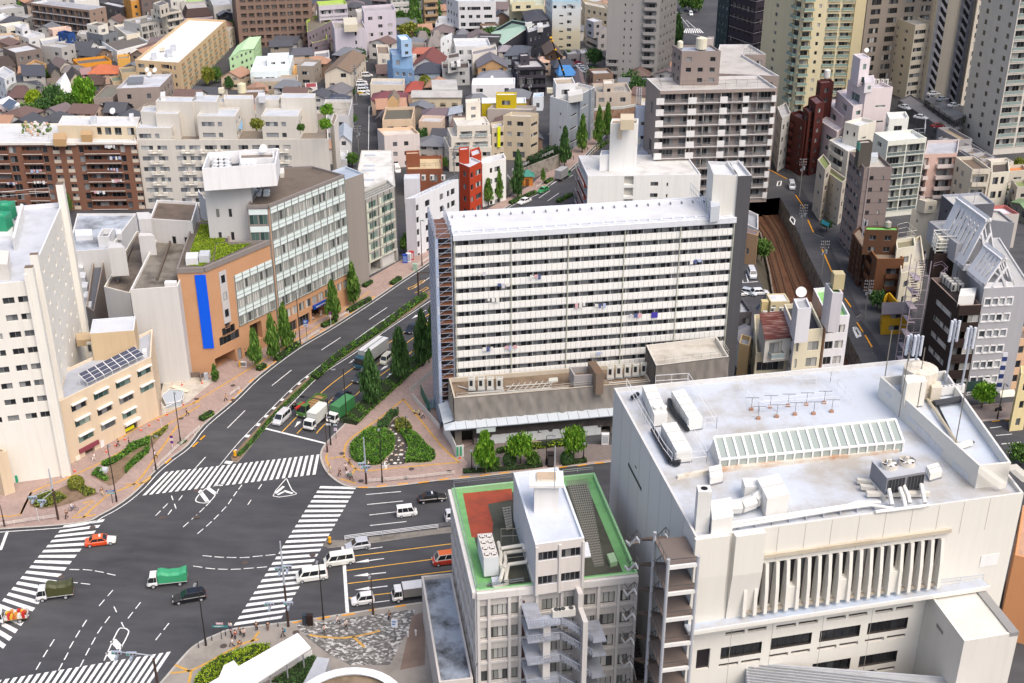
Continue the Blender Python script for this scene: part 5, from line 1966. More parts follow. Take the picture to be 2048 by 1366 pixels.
for q,k in(('R 284,238 271,256 342,256',1),('T2 285,1098 222,1188 612,1190',2),('T2 930,1103 880,1188 1258,1190',2)):
 u=b.bk(q,zm+fh*k,z0=zm-.9,rm=rr,par=.45)
 xs={1:[(1410,1535,'T5'),(1575,1620,'T5')]}.get(k)or([(262,395,'T2'),(428,472,'T2')]if '222' in q else[(918,1045,'T2'),(1080,1128,'T2')])
 for x0,x1,tl in xs:
  u.cl(1,[(x0,x1)],tl,fh=fh,nf=k,top=.75,wh=.42,st='pale')
 u.do()
for q,z in(('T1 1640,985 1590,1035 1965,1042',8.6),('T1 1470,1085 1435,1140 1590,1152',6),('T1 1612,1132 1590,1165 1822,1166',6),('T2 215,965 175,1035 420,1046',8.6),('T2 458,1000 430,1045 668,1046',7),('T2 500,970 500,1012 802,1012',8),('T2 850,965 815,1015 1062,1020',8.),('T2 1095,1008 1068,1058 1302,1060',7),('T2 1095,952 1080,1000 1428,1002',8.8)):
 b.bk(q,zm+z,z0=zm-.9,rm=rr,par=.2,auto=0).do()
Ta(b,'T2 690,960',zm+8,1.2,2.8,'e3dab8')
Ta(b,'T2 480,965',zm+8,.7,1.8,'e6dfc6',1)
box(b,'T2 215,940 215,985 285,985',zm+9.4,zm+8,'d5d8dc','roof_unit')
box(b,'T2 850,945 850,985 920,985',zm+9.4,zm+7.6,'dcdee2','roof_unit')
box(b,'T1 1640,940 1640,985 1690,980',zm+9.6,zm+8,'e2e2e0','roof_unit')
u=b.bk('R 668,226 660,245 668,250',zm+1.2,z0=0,auto=0,par=.2)
o=Mb()
P=Ps('T2 625,1250 690,1250 690,1320 620,1320',zm+1.5)
o.py([P[0]+ZV(.8),P[1]+ZV(.8),P[2],P[3]],Pl('7fa9cc'))
o.bd('awning',b.rt)
b.do()
b=B('hotel','tall white hotel slab with corner piers, deep small windows and green tanks on its roof','R -110,578 57,561 126,404',36.5,wall='efece4',rf='ccd0d8',par=.8,stain=.18,cop=Pn('e3e5ea'))
b.cl(0,[(-75,-52),(-40,-16),(-2,22),(29,50)],'R',fh=3.,nf=8,top=1.6,sill=.3,wh=.38,d=.35,st='mix')
b.gr(1,6,8,.28,.34,.3,1.6,11,x0=.12,x1=.06,d=.5,fr='d9d6ce',st='mix')
a,e,n,L=b.fc(1)
a0,e0,n0,L0=b.fc(0)
o=Mb()
m=b.wall
for s_,zt,w in((0,2.2,1.3),(L*.13,2.4,1.),(L*.93,4.2,1.8)):
 o=Mb()
 o.ob(a+e*(s_-(0. if s_ else w*.2))+n*-.3,e*w,n*1.3,(0,0,b.z+zt),m,Rf('7c6b5c'))
 o.bd('pier',b.rt)
o=Mb()
o.ob(a0+e0*(L0-.5)+n0*.02,e0*.5,n0*.5,(0,0,b.z+1.2),m)
o.bd('pier',b.rt)
tk=Pl('2f9a72',rough=.4)
for q in('V1 60,330','V1 20,440'):
 p=pt(q,b.z)
 o=Mb()
 o.box(p.x-1.5,p.x+1.5,p.y-1.5,p.y+1.5,b.z-.2,b.z+2.6,tk)
 o.cyl(p+ZV(2.6),p+ZV(2.9),1.1,tk,.9,n=14)
 o.bd('water_tank',b.rt)
Ra(b,'V1 0,160 230,140 515,115',b.z-.8,1.7,'e6e7ea',3.)
box(b,'V1 -200,220 -230,520 130,525',b.z-.1,b.z-.8,'e9e9ea','tank_plinth')
box(b,'V1 210,190 120,540 150,545',b.z+1.4,b.z-.8,'eceae4','screen_wall')
box(b,'V1 -100,660 -120,800 75,815',b.z+2,b.z-.8,'ebe5da','roof_unit')
b.do()
BG=Pn('d9c4a9',var=.08,streak=.06)
b=B('podium','beige hotel podium with a ribbon window and three dark parking openings above its garage ramp','V3 -420,1100 612,950 640,820',11.5,wall='d9c4a9',rf='c6c9d0',auto=0,par=.5)
b.pxm(0,'V3 -300,1185 575,1105',1.9,d=.3,st='mix',fr='6f6f72',panes=8)
a,e,n,L=b.fc(0)
for q,h in(('V3 95,1300 612,1245',1.1),('W1 130,270 645,215',1.1)):
 b.pxm(0,q,1.6,d=2.2,kind='b',par='rail',pm=Pl('7a7472'),sm=Pl('7a7472'),hp=.9,p=.12,bw=Pl('222225'),st='dark')
b.pxm(0,'W1 195,445 690,395',4.4,d=5.5,kind='void',bw=Pl('3b3b3f'),rev=Pl('77706a'))
b.do()
B('building','low beige block with a white top at the left edge beside the garage ramp','W1 -150,250 -40,300 70,262',None,'W1 15,740',1,wall='dcc8ac',rf='dfe0e2',auto=0).do()
b=B('office_building','beige four-storey wing with white sun-shades, rooftop solar array and corner street entrance','V3 590,945 1545,480 1562,192',None,'V3 1662,1086',1,wall='dfcbb0',rf='b9bec8',par=.5,cop=Pn('e6d6c0'),stain=.25)
a,e,n,L=b.fc(0)
zt=b.z
shade=Pn('f4f2ee')
for q in('730,1010 885,950','960,890 1112,830','1185,775 1332,715','1405,655 1545,605','768,1165 925,1105','998,1050 1148,992','1220,935 1365,878','1435,820 1575,765','1033,1205 1182,1145','1253,1085 1395,1030','805,1325 960,1265'):
 b.pxm(0,'V3 '+q,1.45,d=.25,st='teal' if rnd.random()<.5 else 'mix',panes=3)
 (u0,v0),(u1,v1)=px('V3 '+q)
 p=isect(u0,v0,a,n)
 r_=isect(u1,v1,a,n)
 z=(p.z+r_.z)/2+.72
 o=Mb()
 o.ob(a+e*(p-a).dot(e)+n*.01+ZV(z),e*(r_-p).dot(e),n*.5,(0,0,.22),shade)
 o.bd('sunshade',b.rt)
b.pxr(0,'V3 1278,1205 1420,1255',d=.5,st='dark',kind='w')
b.pxr(0,'W1 865,250 990,360',d=.6,kind='void',bw=Pl('5d4538'))
b.pe(0,'W1 808,268 1005,170',Pl('8f4553'),.3,h=.8,name='sign')
b.pe(0,'V3 1280,1225 1370,1195',Pl('e6e21c'),.1,h=.6,name='sign')
b.pe(0,'W1 770,330 830,400',Pn('f3ead9'),name='poster')
b.pe(0,'W1 1020,170 1075,265',Pn('f0ecec'),name='poster')
b.pe(0,'V3 1265,1165 1420,1105',shade,.7,h=.35,name='canopy')
b.gr(1,3,4,.18,.3,.3,1.)
u=b.bk('V3 948,95 920,242 1372,207',zt+5.,z0=zt-.5,wall='d5bd9a',rm=Rf('d5d9e0',amt=.1),par=.3,auto=0,cop=Pn('d9dee6'))
u.do()
box(b,'V3 780,235 780,310 925,300',zt+.8,zt-.5,'cdb592','screen')
ac(b,'V3 900,440',zt-.5,1.4,.7,2.)
box(b,'V3 1455,395 1455,430 1500,425',zt+.6,zt-.5,'eceef0','roof_unit')
P=[pt('V3 800,652',zt+1.9),pt('V3 892,748',zt+.5),pt('V3 1478,455',zt+.5),pt('V3 1375,368',zt+1.9)]
fr=Pl('e9eaec')
pv=Gz('5b5f72')
sa=Th('solar_array','tilted array of three rows of blue-grey solar panels on the beige wing roof','solar array',(P[1].x,P[1].y,zt-.5))
o=Mb()
o.py([p-ZV(.05)for p in P],fr)
for k in range(8):
 t=k/7
 p,q_=(Lr(P[0],P[3],t),Lr(P[1],P[2],t))
 o.cyl(p,(p.x,p.y,zt-.5),.05,fr,n=4)
 o.cyl(q_,(q_.x,q_.y,zt-.5),.05,fr,n=4)
o.bd('frame',sa)
for i in range(7):
 for j in range(3):
  f=lambda x,y:Lr(Lr(P[0],P[3],x),Lr(P[1],P[2],x),y)
  x0,x1,y0,y1=((i+.05)/7,(i+.95)/7,(j+.05)/3,(j+.95)/3)
  o=Mb()
  o.py([f(x0,y0),f(x1,y0),f(x1,y1),f(x0,y1)],pv)
  o.bd('solar_panel',sa)
b.do()
b=B('building','low block with a stained blue-grey flat roof behind the hotel','V1 790,290 690,680 1115,655 1392,290',13,wall='e3e2e0',rf='bcc4cf',auto=0,par=.5,stain=0.,rm=Rf('bcc4cf','4d4844',.75,sc=.12))
box(b,'V1 765,455 770,520 945,515',13.6,12.5,'e9ebee','roof_unit')
u=b.bk('V1 1045,445 995,530 1115,525',15,z0=12.5,wall='e6e6e6',par=1.2,auto=0)
u.do()
box(b,'V1 1180,450 1190,500 1245,500',14,12.5,'e6e6e6','roof_unit')
b.do()
b=B('building','long dark roof trough packed with machines between the hotel and the brick building','V1 950,760 880,1240 960,1290 1065,770',10,wall='a5968a',rf='6b6f78',auto=0,par=1.2)
for k in range(5):
 box(b,'V1 %d,%d %d,%d %d,%d'%(800+20*k,790+100*k,790+20*k,850+100*k,850+20*k,850+100*k),9.6,6,'d9dadb','roof_unit')
b.do()
zb=22.8
z2=zfit(px('V2 1820,662')[0],px('V2 1832,1020')[0],zb)
BR='brick'
t=NT('brick')
n1=t.noise(t.pos((1.2,1.2,6)),2.4,3,.8)
n2=t.noise(t.pos(),.3,4)
BRK=t.out(t.mix(t.math('ADD',t.math('MULTIPLY',n1,.7),t.math('MULTIPLY',n2,.3)),rgb('dcb28c'),rgb('b07c58')),.8,.2)
GW=Pn('d3d2d1')
GCOP=Pn('8d8682')
b=B('office_building','orange brick and white curtain-wall building with grassed roof terraces and a tall blue banner','V2 885,1312 1162,1302 1835,1020 1425,1042 1420,850 1052,832',zb,wm=BRK,rf='6d655d',par=.5,cop=GCOP,auto=0)
root=b.rt
a,e,n,L=b.fc(0)
o=Mb()
f_=a+n*.12
Q=[isect(*q,f_,n)for q in px('V4 243,52 357,50 460,798 350,802')]
s0,s1=((Q[0]-a).dot(e),(Q[1]-a).dot(e))
s2=(Q[2]-a).dot(e)
ss0=(Q[3]-a).dot(e)
zlo=(Q[2].z+Q[3].z)/2
zhi=(Q[0].z+Q[1].z)/2
o.ob(a+e*((s0+ss0)/2)+n*.1+ZV(zlo),e*((s1+s2)/2-(s0+ss0)/2),n*.12,(0,0,zhi-zlo),Pl('0a5ce6',.95,.7,.2))
o.bd('banner',root)
b.pxr(1,'V4 430,925 690,1010',d=6,kind='void',bw=Pl('5a3d2c'),rev=BRK)
a,e,n,L=b.fc(1)
u=B('grey_bay',None,[a+e*b.sfrac(1,px('V2 1300,1260')[0][0])+n*.12,a+e*b.sfrac(1,px('V2 1372,1260')[0][0])+n*.12,a+e*b.sfrac(1,px('V2 1372,1260')[0][0])-n*.3,a+e*b.sfrac(1,px('V2 1300,1260')[0][0])-n*.3],zb-2.2,z0=9.4,parent=root,wm=Pn('c9c6c6'),par=-1,auto=0)
u.name='grey_bay'
u.gr(0,1,3,.6,.45,.35,.2,d=.1,fr='3b3b3e')
u.do()
o=Mb()
for k,(x0,x1,y)in enumerate(((505,710,700),(535,665,625),(565,610,560))):
 p_,q_=px('V4 %d,%d %d,%d'%(x0,y+15,x1,y-40))
 p=isect(*p_,a,n)
 r_=isect(*q_,a,n)
 zc=(p.z+r_.z)/2
 s0=(p-a).dot(e)
 w=(r_-p).dot(e)
 b.rc(1,s0,s0+w,zc-1.,zc+(.85 if k<2 else 1.2),.2,st='dark',fr='57575b',panes=max(2,int(w/.9)))
o=Mb()
for i in(0,1):
 A_,E_,N_,L_=b.fc(i)
 o.ob(A_+ZV(zb-1.),E_*L_,N_*.22,(0,0,1.),GCOP)
o.bd('fascia',root)
b.pxr(1,'V4 688,812 740,905',d=.2,st='pale')
b.pxr(1,'V4 765,840 820,895',d=.2,st='dark')
def curtain(rt,a,e,n,s0,s1,z0,nf,fh,nc,nm='curtain_wall'):
 z1=z0+nf*fh
 u=B(nm,None,[a+e*s0+n*.18,a+e*s1+n*.18,a+e*s1-n*.2,a+e*s0-n*.2],z1,z0=z0,parent=rt,wm=Pn('dde9e7',.95,.05,.03,.3),par=-1,auto=0,win='curt',frame='83867f')
 w=(s1-s0)/nc
 for k in range(nf):
  for c in range(nc):
   u.rc(0,w*c+.09,w*(c+1)-.09,z0+k*fh+.15,z0+k*fh+fh*.56,.16,'w',panes=3)
 u.do()
 o=Mb()
 m=Pl('7d807b')
 A=a+e*s0+n*.18
 for c in range(nc+1):
  o.ob(A+e*(w*c-.06)+ZV(z0),e*.12,n*.1,(0,0,z1-z0),m)
 for k in range(nf):
  for f in(.02,.58,.79):
   o.ob(A+ZV(z0+k*fh+fh*f),e*(s1-s0),n*.06,(0,0,.07),m)
 o.bd('mullion',rt)
 return u
K1=at(*px('V2 1820,662')[0],z2)
K2=at(*px('V5 1160,148')[0],z2)
K1.z=K2.z=0
fhc=3.72
zc0=z2-.5-6*fhc
b2=B('tower',None,'V2 1600,667 1820,662 V5 1162,146 V5 842,60 V5 470,75',z2,parent=root,wm=BRK,rm=Rf('776b60','544a42',.6,sc=.2),par=.5,cop=GCOP,auto=0,z0=0)
b2.fw={0:GCOP,2:GW,3:GW,4:GW}
b.subs.append(b2)
aa,ee,nn,LL=b2.fc(1)
o=Mb()
for i in(0,1):
 A_,E_,N_,L_=b2.fc(i)
 o.ob(A_+ZV(z2-.7),E_*L_,N_*.25,(0,0,.7),GCOP)
o.bd('fascia',root)
curtain(root,aa,ee,nn,.25,LL-.1,zc0,6,fhc,11)
sA=(at(*px('V2 1470,1190')[0],zb)-a).dot(e)
nfl=int((zb-.5-zc0)/fhc)
curtain(root,a,e,n,sA,L-.05,zc0,nfl,fhc,5)
a0_,e0_,n0_,L0_=b2.fc(0)
o=Mb()
for k in range(2):
 z=z2-.7-(k+1)*fhc
 for j in(0,1):
  b2.rc(0,.3+j*(L0_-.5)/2,.1+(j+1)*(L0_-.5)/2,z+.2,z+2.3,.12,st='teal')
 o.ob(a0_+e0_*.3+n0_*.02+ZV(z+2.35),e0_*(L0_-.5),n0_*.05,(0,0,1.2),Pn('dde9e7',.95))
o.bd('spandrel',root)
for k,(x0,x1)in enumerate([(1040,1098),(1110,1165),(1180,1237),(1250,1305),(1318,1370),(1385,1438),(1452,1505),(1518,1567),(1582,1632),(1645,1695),(1708,1757),(1768,1818)]):
 y=470-(x0-1040)*.525
 s_=[(isect(*q,aa,nn)-aa).dot(ee)for q in px('V4 %d,%d %d,%d'%(x0,y+12,x1,y-12))]
 b2.rc(1,s_[0],s_[1],zc0-3.2,zc0-1.3,.25,st='curt' if k else 'dark')
for x0,x1,y in((1230,1300,600),(1310,1430,520)):
 s_=[(isect(*q,aa,nn)-aa).dot(ee)for q in px('V4 %d,%d %d,%d'%(x0,y,x1,y-30))]
 b2.rc(1,s_[0],s_[1],.6,3.,.4,st='dark')
s_=[(isect(*q,aa,nn)-aa).dot(ee)for q in px('V4 1450,450 1600,370')]
b2.rc(1,s_[0],s_[1],.15,3.4,2.5,'void',bw=Pl('2b2724'))
b2.pe(1,'V4 1458,385 1592,312',Pl('1d4fb0'),.5,.02,'sign',h=.85)
o=Mb()
A_=aa+ee*s_[0]+nn*.54
for k in range(11):
 o.ob(A_+ee*(1.+k*(s_[1]-s_[0]-1.3)/11)+ZV(3.52),ee*.2,nn*.02,(0,0,.32),Pl('f0f0f0'))
o.bd('sign_lettering',root)
b.pxr(1,'V4 815,570 950,690',d=1.4,kind='void',bw=Pl('3a322d'))
for q,z,z0,kw in(('V1 1592,552 1330,1072 1818,1036',20.4,0,dict(rm=Rf('8b857c','3c3732',.8,sc=.18),cop=Pn('e6e4e0'))),('V1 1395,470 1062,1040 1328,1105',16.6,0,dict(rm=Rf('7d7268','3b352f',.8,sc=.18),cop=Pn('e6e0d2'))),('V1 1605,150 1530,345 1965,372',25,0,dict(rm=Rf('7a6c60','4a4038',.6,sc=.25),cop=Pn('e8e6e4'))),('V2 1215,300 1163,447 1640,441',34,0,dict(cop=GW))):
 u=b.bk(q,z,z0=z0,par=.6,**{**kw,'auto':0})
 u.wall=GW
 if '1965' in q:
  u.cl(1,[(1735,1775),(1862,1895)],'V1',fh=6,nf=1,top=1.2,wh=.3,st='dark')
 if '1640' in q:
  u.cl(1,[(1255,1290),(1385,1420)],'V2',fh=5.,nf=2,top=3.2,wh=.36,sill=.2,st='dark')
 u.do()
u=b.bk('V2 1207,128 1145,292 1898,242',38.5,z0=33.9,par=2.6,auto=0,rm=Rf('4b5057',amt=.2))
u.wall=u.cop=Pn('efeff1')
u.do()
u=b.bk('V2 1530,130 1530,190 1885,180',38.4,z0=35,par=.5,auto=0,rm=Rf('8b8177'))
u.wall=u.cop=Pn('f0f0f0')
u.do()
Di(b,'V2 1780,140',38.4,.9)
for q in('V2 1225,170 1225,285 1400,285','V2 1510,230 1510,275 1660,265'):
 P=Ps(q,37.2)
 o=Mb()
 for i in range(3):
  for j in range(3):
   p=Lr(P[1],P[2],(i+.3)/3)+(P[0]-P[1])*((j+.2)/3.2)
   o.box(p.x,p.x+1.5,p.y,p.y+1.2,35.8,37.3,Pl('d5d8dc'))
   o.cyl((p.x+.75,p.y+.6,37.3),(p.x+.75,p.y+.6,37.6),.55,Pl('eceef0'),n=10)
 o.bd('cooling_unit',root)
for q in('V2 1110,500 1160,590 1110,650','V2 490,745 620,750 630,840','V2 505,950 620,950 630,1010','V2 195,1075 320,1070 320,1130'):
 P=Ps(q,24)
 o=Mb()
 o.pr([(p.x,p.y)for p in(P[0],P[1],P[1]+Vc((1.2,-1.5,0)),P[0]+Vc((.3,-1.8,0)))],18,24,GW)
 o.bd('stair_hood',root)
box(b,'V1 1110,570 1110,610 1250,640',18.5,12,GW,'stair_hood')
box(b,'V1 1395,280 1415,350 1545,345',26.5,20,GW,'stair_hood')
for q,z in(('V1 1745,560 1600,975',20.4),('V1 1350,630 1195,1010',16.6)):
 P=Ps(q,z-.5)
 o=Mb()
 o.ob(P[0],P[1]-P[0],(.35,0,0),(0,0,.5),Pl('6b5f55'))
 o.bd('roof_kerb',root)
o=Mb()
pw,qw=Ps('V1 1700,965 1815,965',20.9)
o.ob(pw+Vc((0,-.5,-19)),qw-pw,(0,-1.,0),(0,0,19),Pn('f0f0f0'))
o.bd('white_duct',root)
ph=Mb()
for q in('V5 290,318','V5 375,318','V5 285,352','V5 372,352'):
 p=pt(q,z2-.3)
 ph.cyl(p-ZV(.3),p+ZV(.25),.95,Pl('d5dade'),.75,n=4)
ph.bd('roof_skylight',root)
box(b,'V5 515,80 510,140 550,140',z2+.4,z2-.5,'e6e2d8','roof_unit')
box(b,'V2 985,1150 975,1215 1100,1210',zb+.9,zb-.5,'e6e8ea','roof_unit')
box(b,'V2 1125,1130 1110,1190 1215,1185',zb+.9,zb-.5,'c9cdd2','roof_unit')
b.do()
GRASSM=None
b=B('office_building','grey-green office building with pale panel windows and a garage at street level','V5 1185,492 1690,268 1610,195',None,'R 793,521',1,wall='a9a7a1',rf='8f8f8a',win='teal',frame='c9d0c0',cop=Pn('c9c8c4'),par=.6)
a,e,n,L=b.fc(0)
nf=6
fh=(b.z-3.6)/nf
pl_=Pn('dde0cb')
for k in range(nf):
 z=b.z-.9-(k+1)*fh+.45
 for c in range(3):
  f0=(.03,.4,.66)[c]
  f1=(.36,.62,.97)[c]
  b.rc(0,L*(f0+.04),L*(f1-.03),z+.35,z+1.95,.15,panes=4 if c!=1 else 3)
 o=Mb()
 for c in range(3):
  f0=(.03,.4,.66)[c]
  o.ob(a+e*(L*f0)+n*.01+ZV(z+.35),e*L*.035,n*.06,(0,0,1.6),pl_)
  o.ob(a+e*(L*f0)+n*.01+ZV(z-.1),e*L*.31,n*.06,(0,0,.28),pl_)
 o.bd('pale_panel',b.rt)
o=Mb()
m=Pl('6f6f6b')
for f in(0.,.125,.25,.375,.5,.625,.75,.875,.985):
 o.ob(a+e*L*f+n*.01+ZV(3.4),e*.1,n*.12,(0,0,b.z-3.5),m)
o.bd('mullion',b.rt)
b.rc(0,L*.42,L*.62,.15,2.9,5,'void')
b.rc(0,L*.66,L*.96,.15,2.9,.6,'void',bw=Pn('d0cfcb'))
Ra(b,'V5 1380,400 1690,262',b.z,1.1,'d9d4ca',1.2)
u=b.bk('V5 1168,205 1366,132 1180,62',b.z+8,z0=0,wall='9b948d',rm=Rf('aab6c6',amt=.2),par=.5,auto=0,cop=Pn('c3ccd6'))
u.do()
b.do()
b=B('building','low hall with a white roof full of small skylight slots','T6 372,872 335,1060 400,1245 718,1240 690,870',9.5,wall='c9c6c0',rf='e2e1dd',auto=0,par=.2,stain=.35)
for q in('T6 410,912 515,925','T6 400,1020 505,1032','T6 390,1068 508,1080','T6 400,1165 500,1178'):
 p,q_=Ps(q,9.6)
 o=Mb()
 o.box(p.x,q_.x,q_.y,q_.y+.7,9.3,9.8,Pl('c9d0da'))
 o.bd('roof_skylight',b.rt)
b.do()
b=B('apartment_building','white corner flats with black square windows and a grey end tower beside the vending machines','V5 1790,400 1898,390 R 917,358',None,'R 832,513',1,wall='e6e7ea',rf='cfd5e0',frame='3a3a3e',win='dark',cop=Pn('dfe2e8'),par=.4)
b.fw={0:Pn('bcbbc2')}  # left face coloured grey to carry its shade
b.cl(1,[(1900,1925),(1992,2040)],'V5',fh=3.15,nf=5,top=1.2,wh=.5,d=.3)
b.cl(1,[(1170,1205),(1245,1270),(1285,1325)],'T6',fh=3.15,nf=5,top=1.2,wh=.5,d=.3)
u=b.bk('T6 812,1118 806,1165 966,1160',b.z+3.4,z0=b.z-3,wall='d5d5da',par=.3,auto=0)
u.do()
Ra(b,'T6 985,1340 1355,1165',b.z-.3,1.1,'9aa3ad')
for q in('T6 990,1180','T6 1075,1180','T6 1190,1180'):
 ac(b,q,b.z-.4,1,.6,1.3)
b.do()
b=B('apartment_building','bright red-orange building with a glazed stair turret on its roof','T6 1372,1000 1478,1045 1600,985',14.5,wall='b8452a',rf='cdd2da',cop=Pn('d3d9e0'),par=.5)
b.cl(1,[(1488,1515),(1540,1595)],'T6',fh=3.3,nf=4,top=1.,wh=.45)
u=b.bk('T6 1368,842 1375,872 1475,862',b.z+3.4,wall='b2452c',rm=Rf('d8dce2'),par=.3)
u.do()
u=b.bk('T6 1480,870 1500,935 1600,900',b.z-.02,z0=0,auto=0)
u.do()
b.do()
b=B('apartment_building','white flats with small dark windows right of the red building','T6 1585,960 1608,1012 1852,950',None,'R 1009,401',2,wall='ecece9',rf='d0d5de',frame='4a4440')
b.cl(1,[(1685,1710),(1733,1790)],'T6',fh=3.1,nf=4,top=1.,wh=.45)
Ra(b,'T6 1700,965 1850,940',b.z-.8)
b.do()
b=B('house','russet brown house with a tan roof terrace behind the white corner flats','T6 845,930 835,1068 1202,1062',8,wall='8f5a43',rf='d8c39c')
b.cl(1,[(1080,1150)],'T6',fh=4,nf=1,top=.9,wh=.5)
u=b.bk('T6 825,878 826,912 968,905',11,wall='8f5740',rm=Rf('d6bfa0'))
u.do()
Ra(b,'T6 840,1050 1190,1040 1130,905',7.5,1.1,'6e655c')
b.do()
b=B('apartment_building','white block with brick red end balconies and a tall lift tower beside the avenue','R 1157,311 1176,352 1402,349',13,wall='f0f0ec',rf='dadad8',par=.35,auto=0,cop=Pn('e6e8ee'))
b.cl(1,[(1800,1880)],'T7',fh=3.1,nf=3,top=.8,wh=.36)
b.cl(1,[(1965,1982)],'T7',fh=3.1,nf=3,top=.9,wh=.3)
b.cl(1,[(1530,1625)],'T7',fh=3.1,nf=4,top=.4,wh=.75,kind='void',d=1.4,bw=Pn('d9d6ce'))
RB=Pn('8c3f30')
b.gr(0,1,4,.96,.8,.05,.3,kind='b',d=1.2,p=1.,par='rail',sm=RB,pm=Pl('d5d0c8'))
u=b.bk('T7 1292,515 1278,562 1592,548',17,wall='f0f0ef',par=.3,auto=0,rm=Rf('c9ced6'))
u.cl(1,[(1495,1525),(1537,1570)],'T7',fh=2.2,nf=1,top=1.6,wh=.8,st='dark')
u.do()
u=b.bk('T7 1402,190 1386,240 1662,238',25.5,z0=12.5,wall='f2f2ef',par=.6,auto=0,rm=Rf('9b8a76'))
u.do()
box(b,'T7 1490,140 1490,205 1630,205',28.2,25.6,'dccdb0','water_tank')
u.pe(1,'T7 1462,280 1502,400',Pl('efe0c9'),name='door')
Di(b,'T7 1462,520',17.2,.8)
o=Mb()
p,q_=Ps('T7 1400,500 1480,400',14.5)
o.ob(p,q_-p,(0,1,0),(0,0,.3),Pl('e6d3b8'))
o.bd('roof_stair',b.rt)
Ra(b,'T7 1180,525 1275,515 1180,590',12.8,1.6,'e3cdae')
b.do()
b=B('building','pale blue plastered building with aerial panels behind the white lift tower','T7 1640,52 1652,78 1832,82',23,wall='c3ccdd',rf='8b93a5',par=.7)
b.cl(1,[(1705,1755)],'T7',fh=4,nf=3,top=2.2,wh=.25,st='dark')
u=b.bk('T7 1815,300 1860,345 1945,350',16.5,z0=0,par=.4,auto=0)
u.do()
u=b.bk('T7 1700,400 1640,530 2330,535',12.6,z0=0,auto=0,rm=Rf('b9bec8'))
u.do()
for q in('T7 1660,460','T7 1700,430','T7 1740,440'):
 Ta(b,q,12.2,.8,2.2,'eceadf',1)
o=Mb()
for q in('T4 1395,1060','T4 1420,1060','T4 1440,1060'):
 p=pt(q,23)
 o.cyl(p,p+ZV(4.5),.16,Pl('dfe2e6'),n=7)
o.bd('antenna',b.rt)
o=Mb()
P=Ps('U1 245,1040 425,1100 415,1110 250,1105',15.6)
o.py([P[0]+ZV(.6),P[1]+ZV(.6),P[2],P[3]],Gz('8fa39d'))
o.bd('glass_canopy',b.rt)
Ra(b,'U1 80,1210 580,1215 450,1100',12.4,1.3,'c9ccd2')
b.do()
b=B('apartment_building','long white apartment slab with twelve floors of white balcony bands above a netted podium','R 893,424 905,467 1472,431',37.6,wall='cfd0d2',rf='e0e1e4',par=.3,auto=0,stain=.15,cop=Pn('dfe4ec'))
a,e,n,L=b.fc(1)
nf=12
zt=b.z-1.25
zl=9.4
fh=(zt-zl)/nf
WH=Pn('f0f0ec',.92,.04,.1)
GR=Pn('a7a8ab')
b.gr(1,1,nf,.998,.86,.04,b.z-zt,zl,.001,.001,kind='b',d=1.1,p=.12,hp=1.32,par='solid',pm=WH,sm=Pn('e4e4e0'),bw=GR,st='slab',fr='d3d4d6')
o=Mb()
o.ob(a+n*0.+ZV(b.z-1.2),e*L,n*.55,(0,0,1.),Pn('dfe3e9'))
o.ob(a-n*1.2+ZV(b.z-.31),e*L,n*.35,(0,0,.32),Pn('cfd4dc'))
for k in range(24):
 o.ob(a+e*(L*(k+.5)/24)-n*.9+ZV(b.z-.3),e*.35,n*.7,(0,0,.35),Pn('e8eaee'))
 o.ob(a+e*(L*(k+.5)/24)-n*9.+ZV(b.z-.3),e*.12,n*.8,(0,0,.38),Pl('8c9096'))
o.bd('roof_edge',b.rt)
NB=18
bay=L/NB
jm=Pl('a9a8a2')
dk=Pl('34363a',rough=.6)
for k in range(nf):
 z=zl+k*fh
 top5=k>nf-6
 j=Mb()
 o,d=(Mb(),Mb())if top5 or k==0 else(o,d)
 for i in range(NB+1):
  s=min(bay*i,L-.1)
  o.ob(a+e*s-n*1.08+ZV(z+.15),e*.09,n*1.08,(0,0,fh*.84),Pn('c9c9c8'))
  if top5:
   o.bd('partition',b.rt)
   o=Mb()
  if i<NB:
   d.ob(a+e*(s+bay*.8)-n*1.06+ZV(z+.3),e*bay*.13,n*.05,(0,0,1.9),dk)
   d.ob(a+e*(s+bay*.06)-n*1.1+ZV(z+.9),e*.5,n*.5,(0,0,.9),Pl('7e7f82'))if(i*7+k*3)%4==0 else None
   if top5:
    d.bd('door',b.rt)
    d=Mb()
   for q in range(3):
    x=s+bay*(q+.5)/3
    j.ob(a+e*x+n*.124+ZV(z-.1),e*.05,n*.01,(0,0,1.25),jm)
 j.bd('panel_joint',b.rt)
 if k==nf-6:
  for x,y in((o,'partition'),(d,'door')):
   x.bd(y,b.rt)['kind']='stuff'
for s in(.005,.2,.4,.6,.8,.995):
 o=Mb()
 p=a+e*(L*s)+n*.3
 o.cyl(p+ZV(zl),p+ZV(b.z-.6),.09,Pl('c9cbb9'),n=6)
 o.bd('downpipe',b.rt)
for u_,v_ in(('948','545'),('995','567'),('975','597'),('1150','607'),('1190','608'),('965','695'),('1010','692'),('1260','628'),('1185','705'),('1060','550'),('1380','520')):
 Wa(b,1,'R %s,%s'%(u_,v_),n=3)
o=Mb()
p=isect(1303,625,a+n*.3,n)
o.ob(p,e*1.2,n*.05,(0,0,-1.1),Pl('4a3fae'))
o.bd('washing',b.rt)
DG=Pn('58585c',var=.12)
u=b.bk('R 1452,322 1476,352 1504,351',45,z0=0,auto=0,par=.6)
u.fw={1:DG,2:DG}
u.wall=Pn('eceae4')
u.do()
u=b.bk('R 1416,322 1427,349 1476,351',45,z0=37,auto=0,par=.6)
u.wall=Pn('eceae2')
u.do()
D2=b.pl[2]
o=Mb()
q0=None
sub=at(1504,351,45)
o.ob((b.pl[2].x,b.pl[2].y,0),Vc((sub.x-b.pl[2].x,0,0)),-n*5,(0,0,37.3),DG)
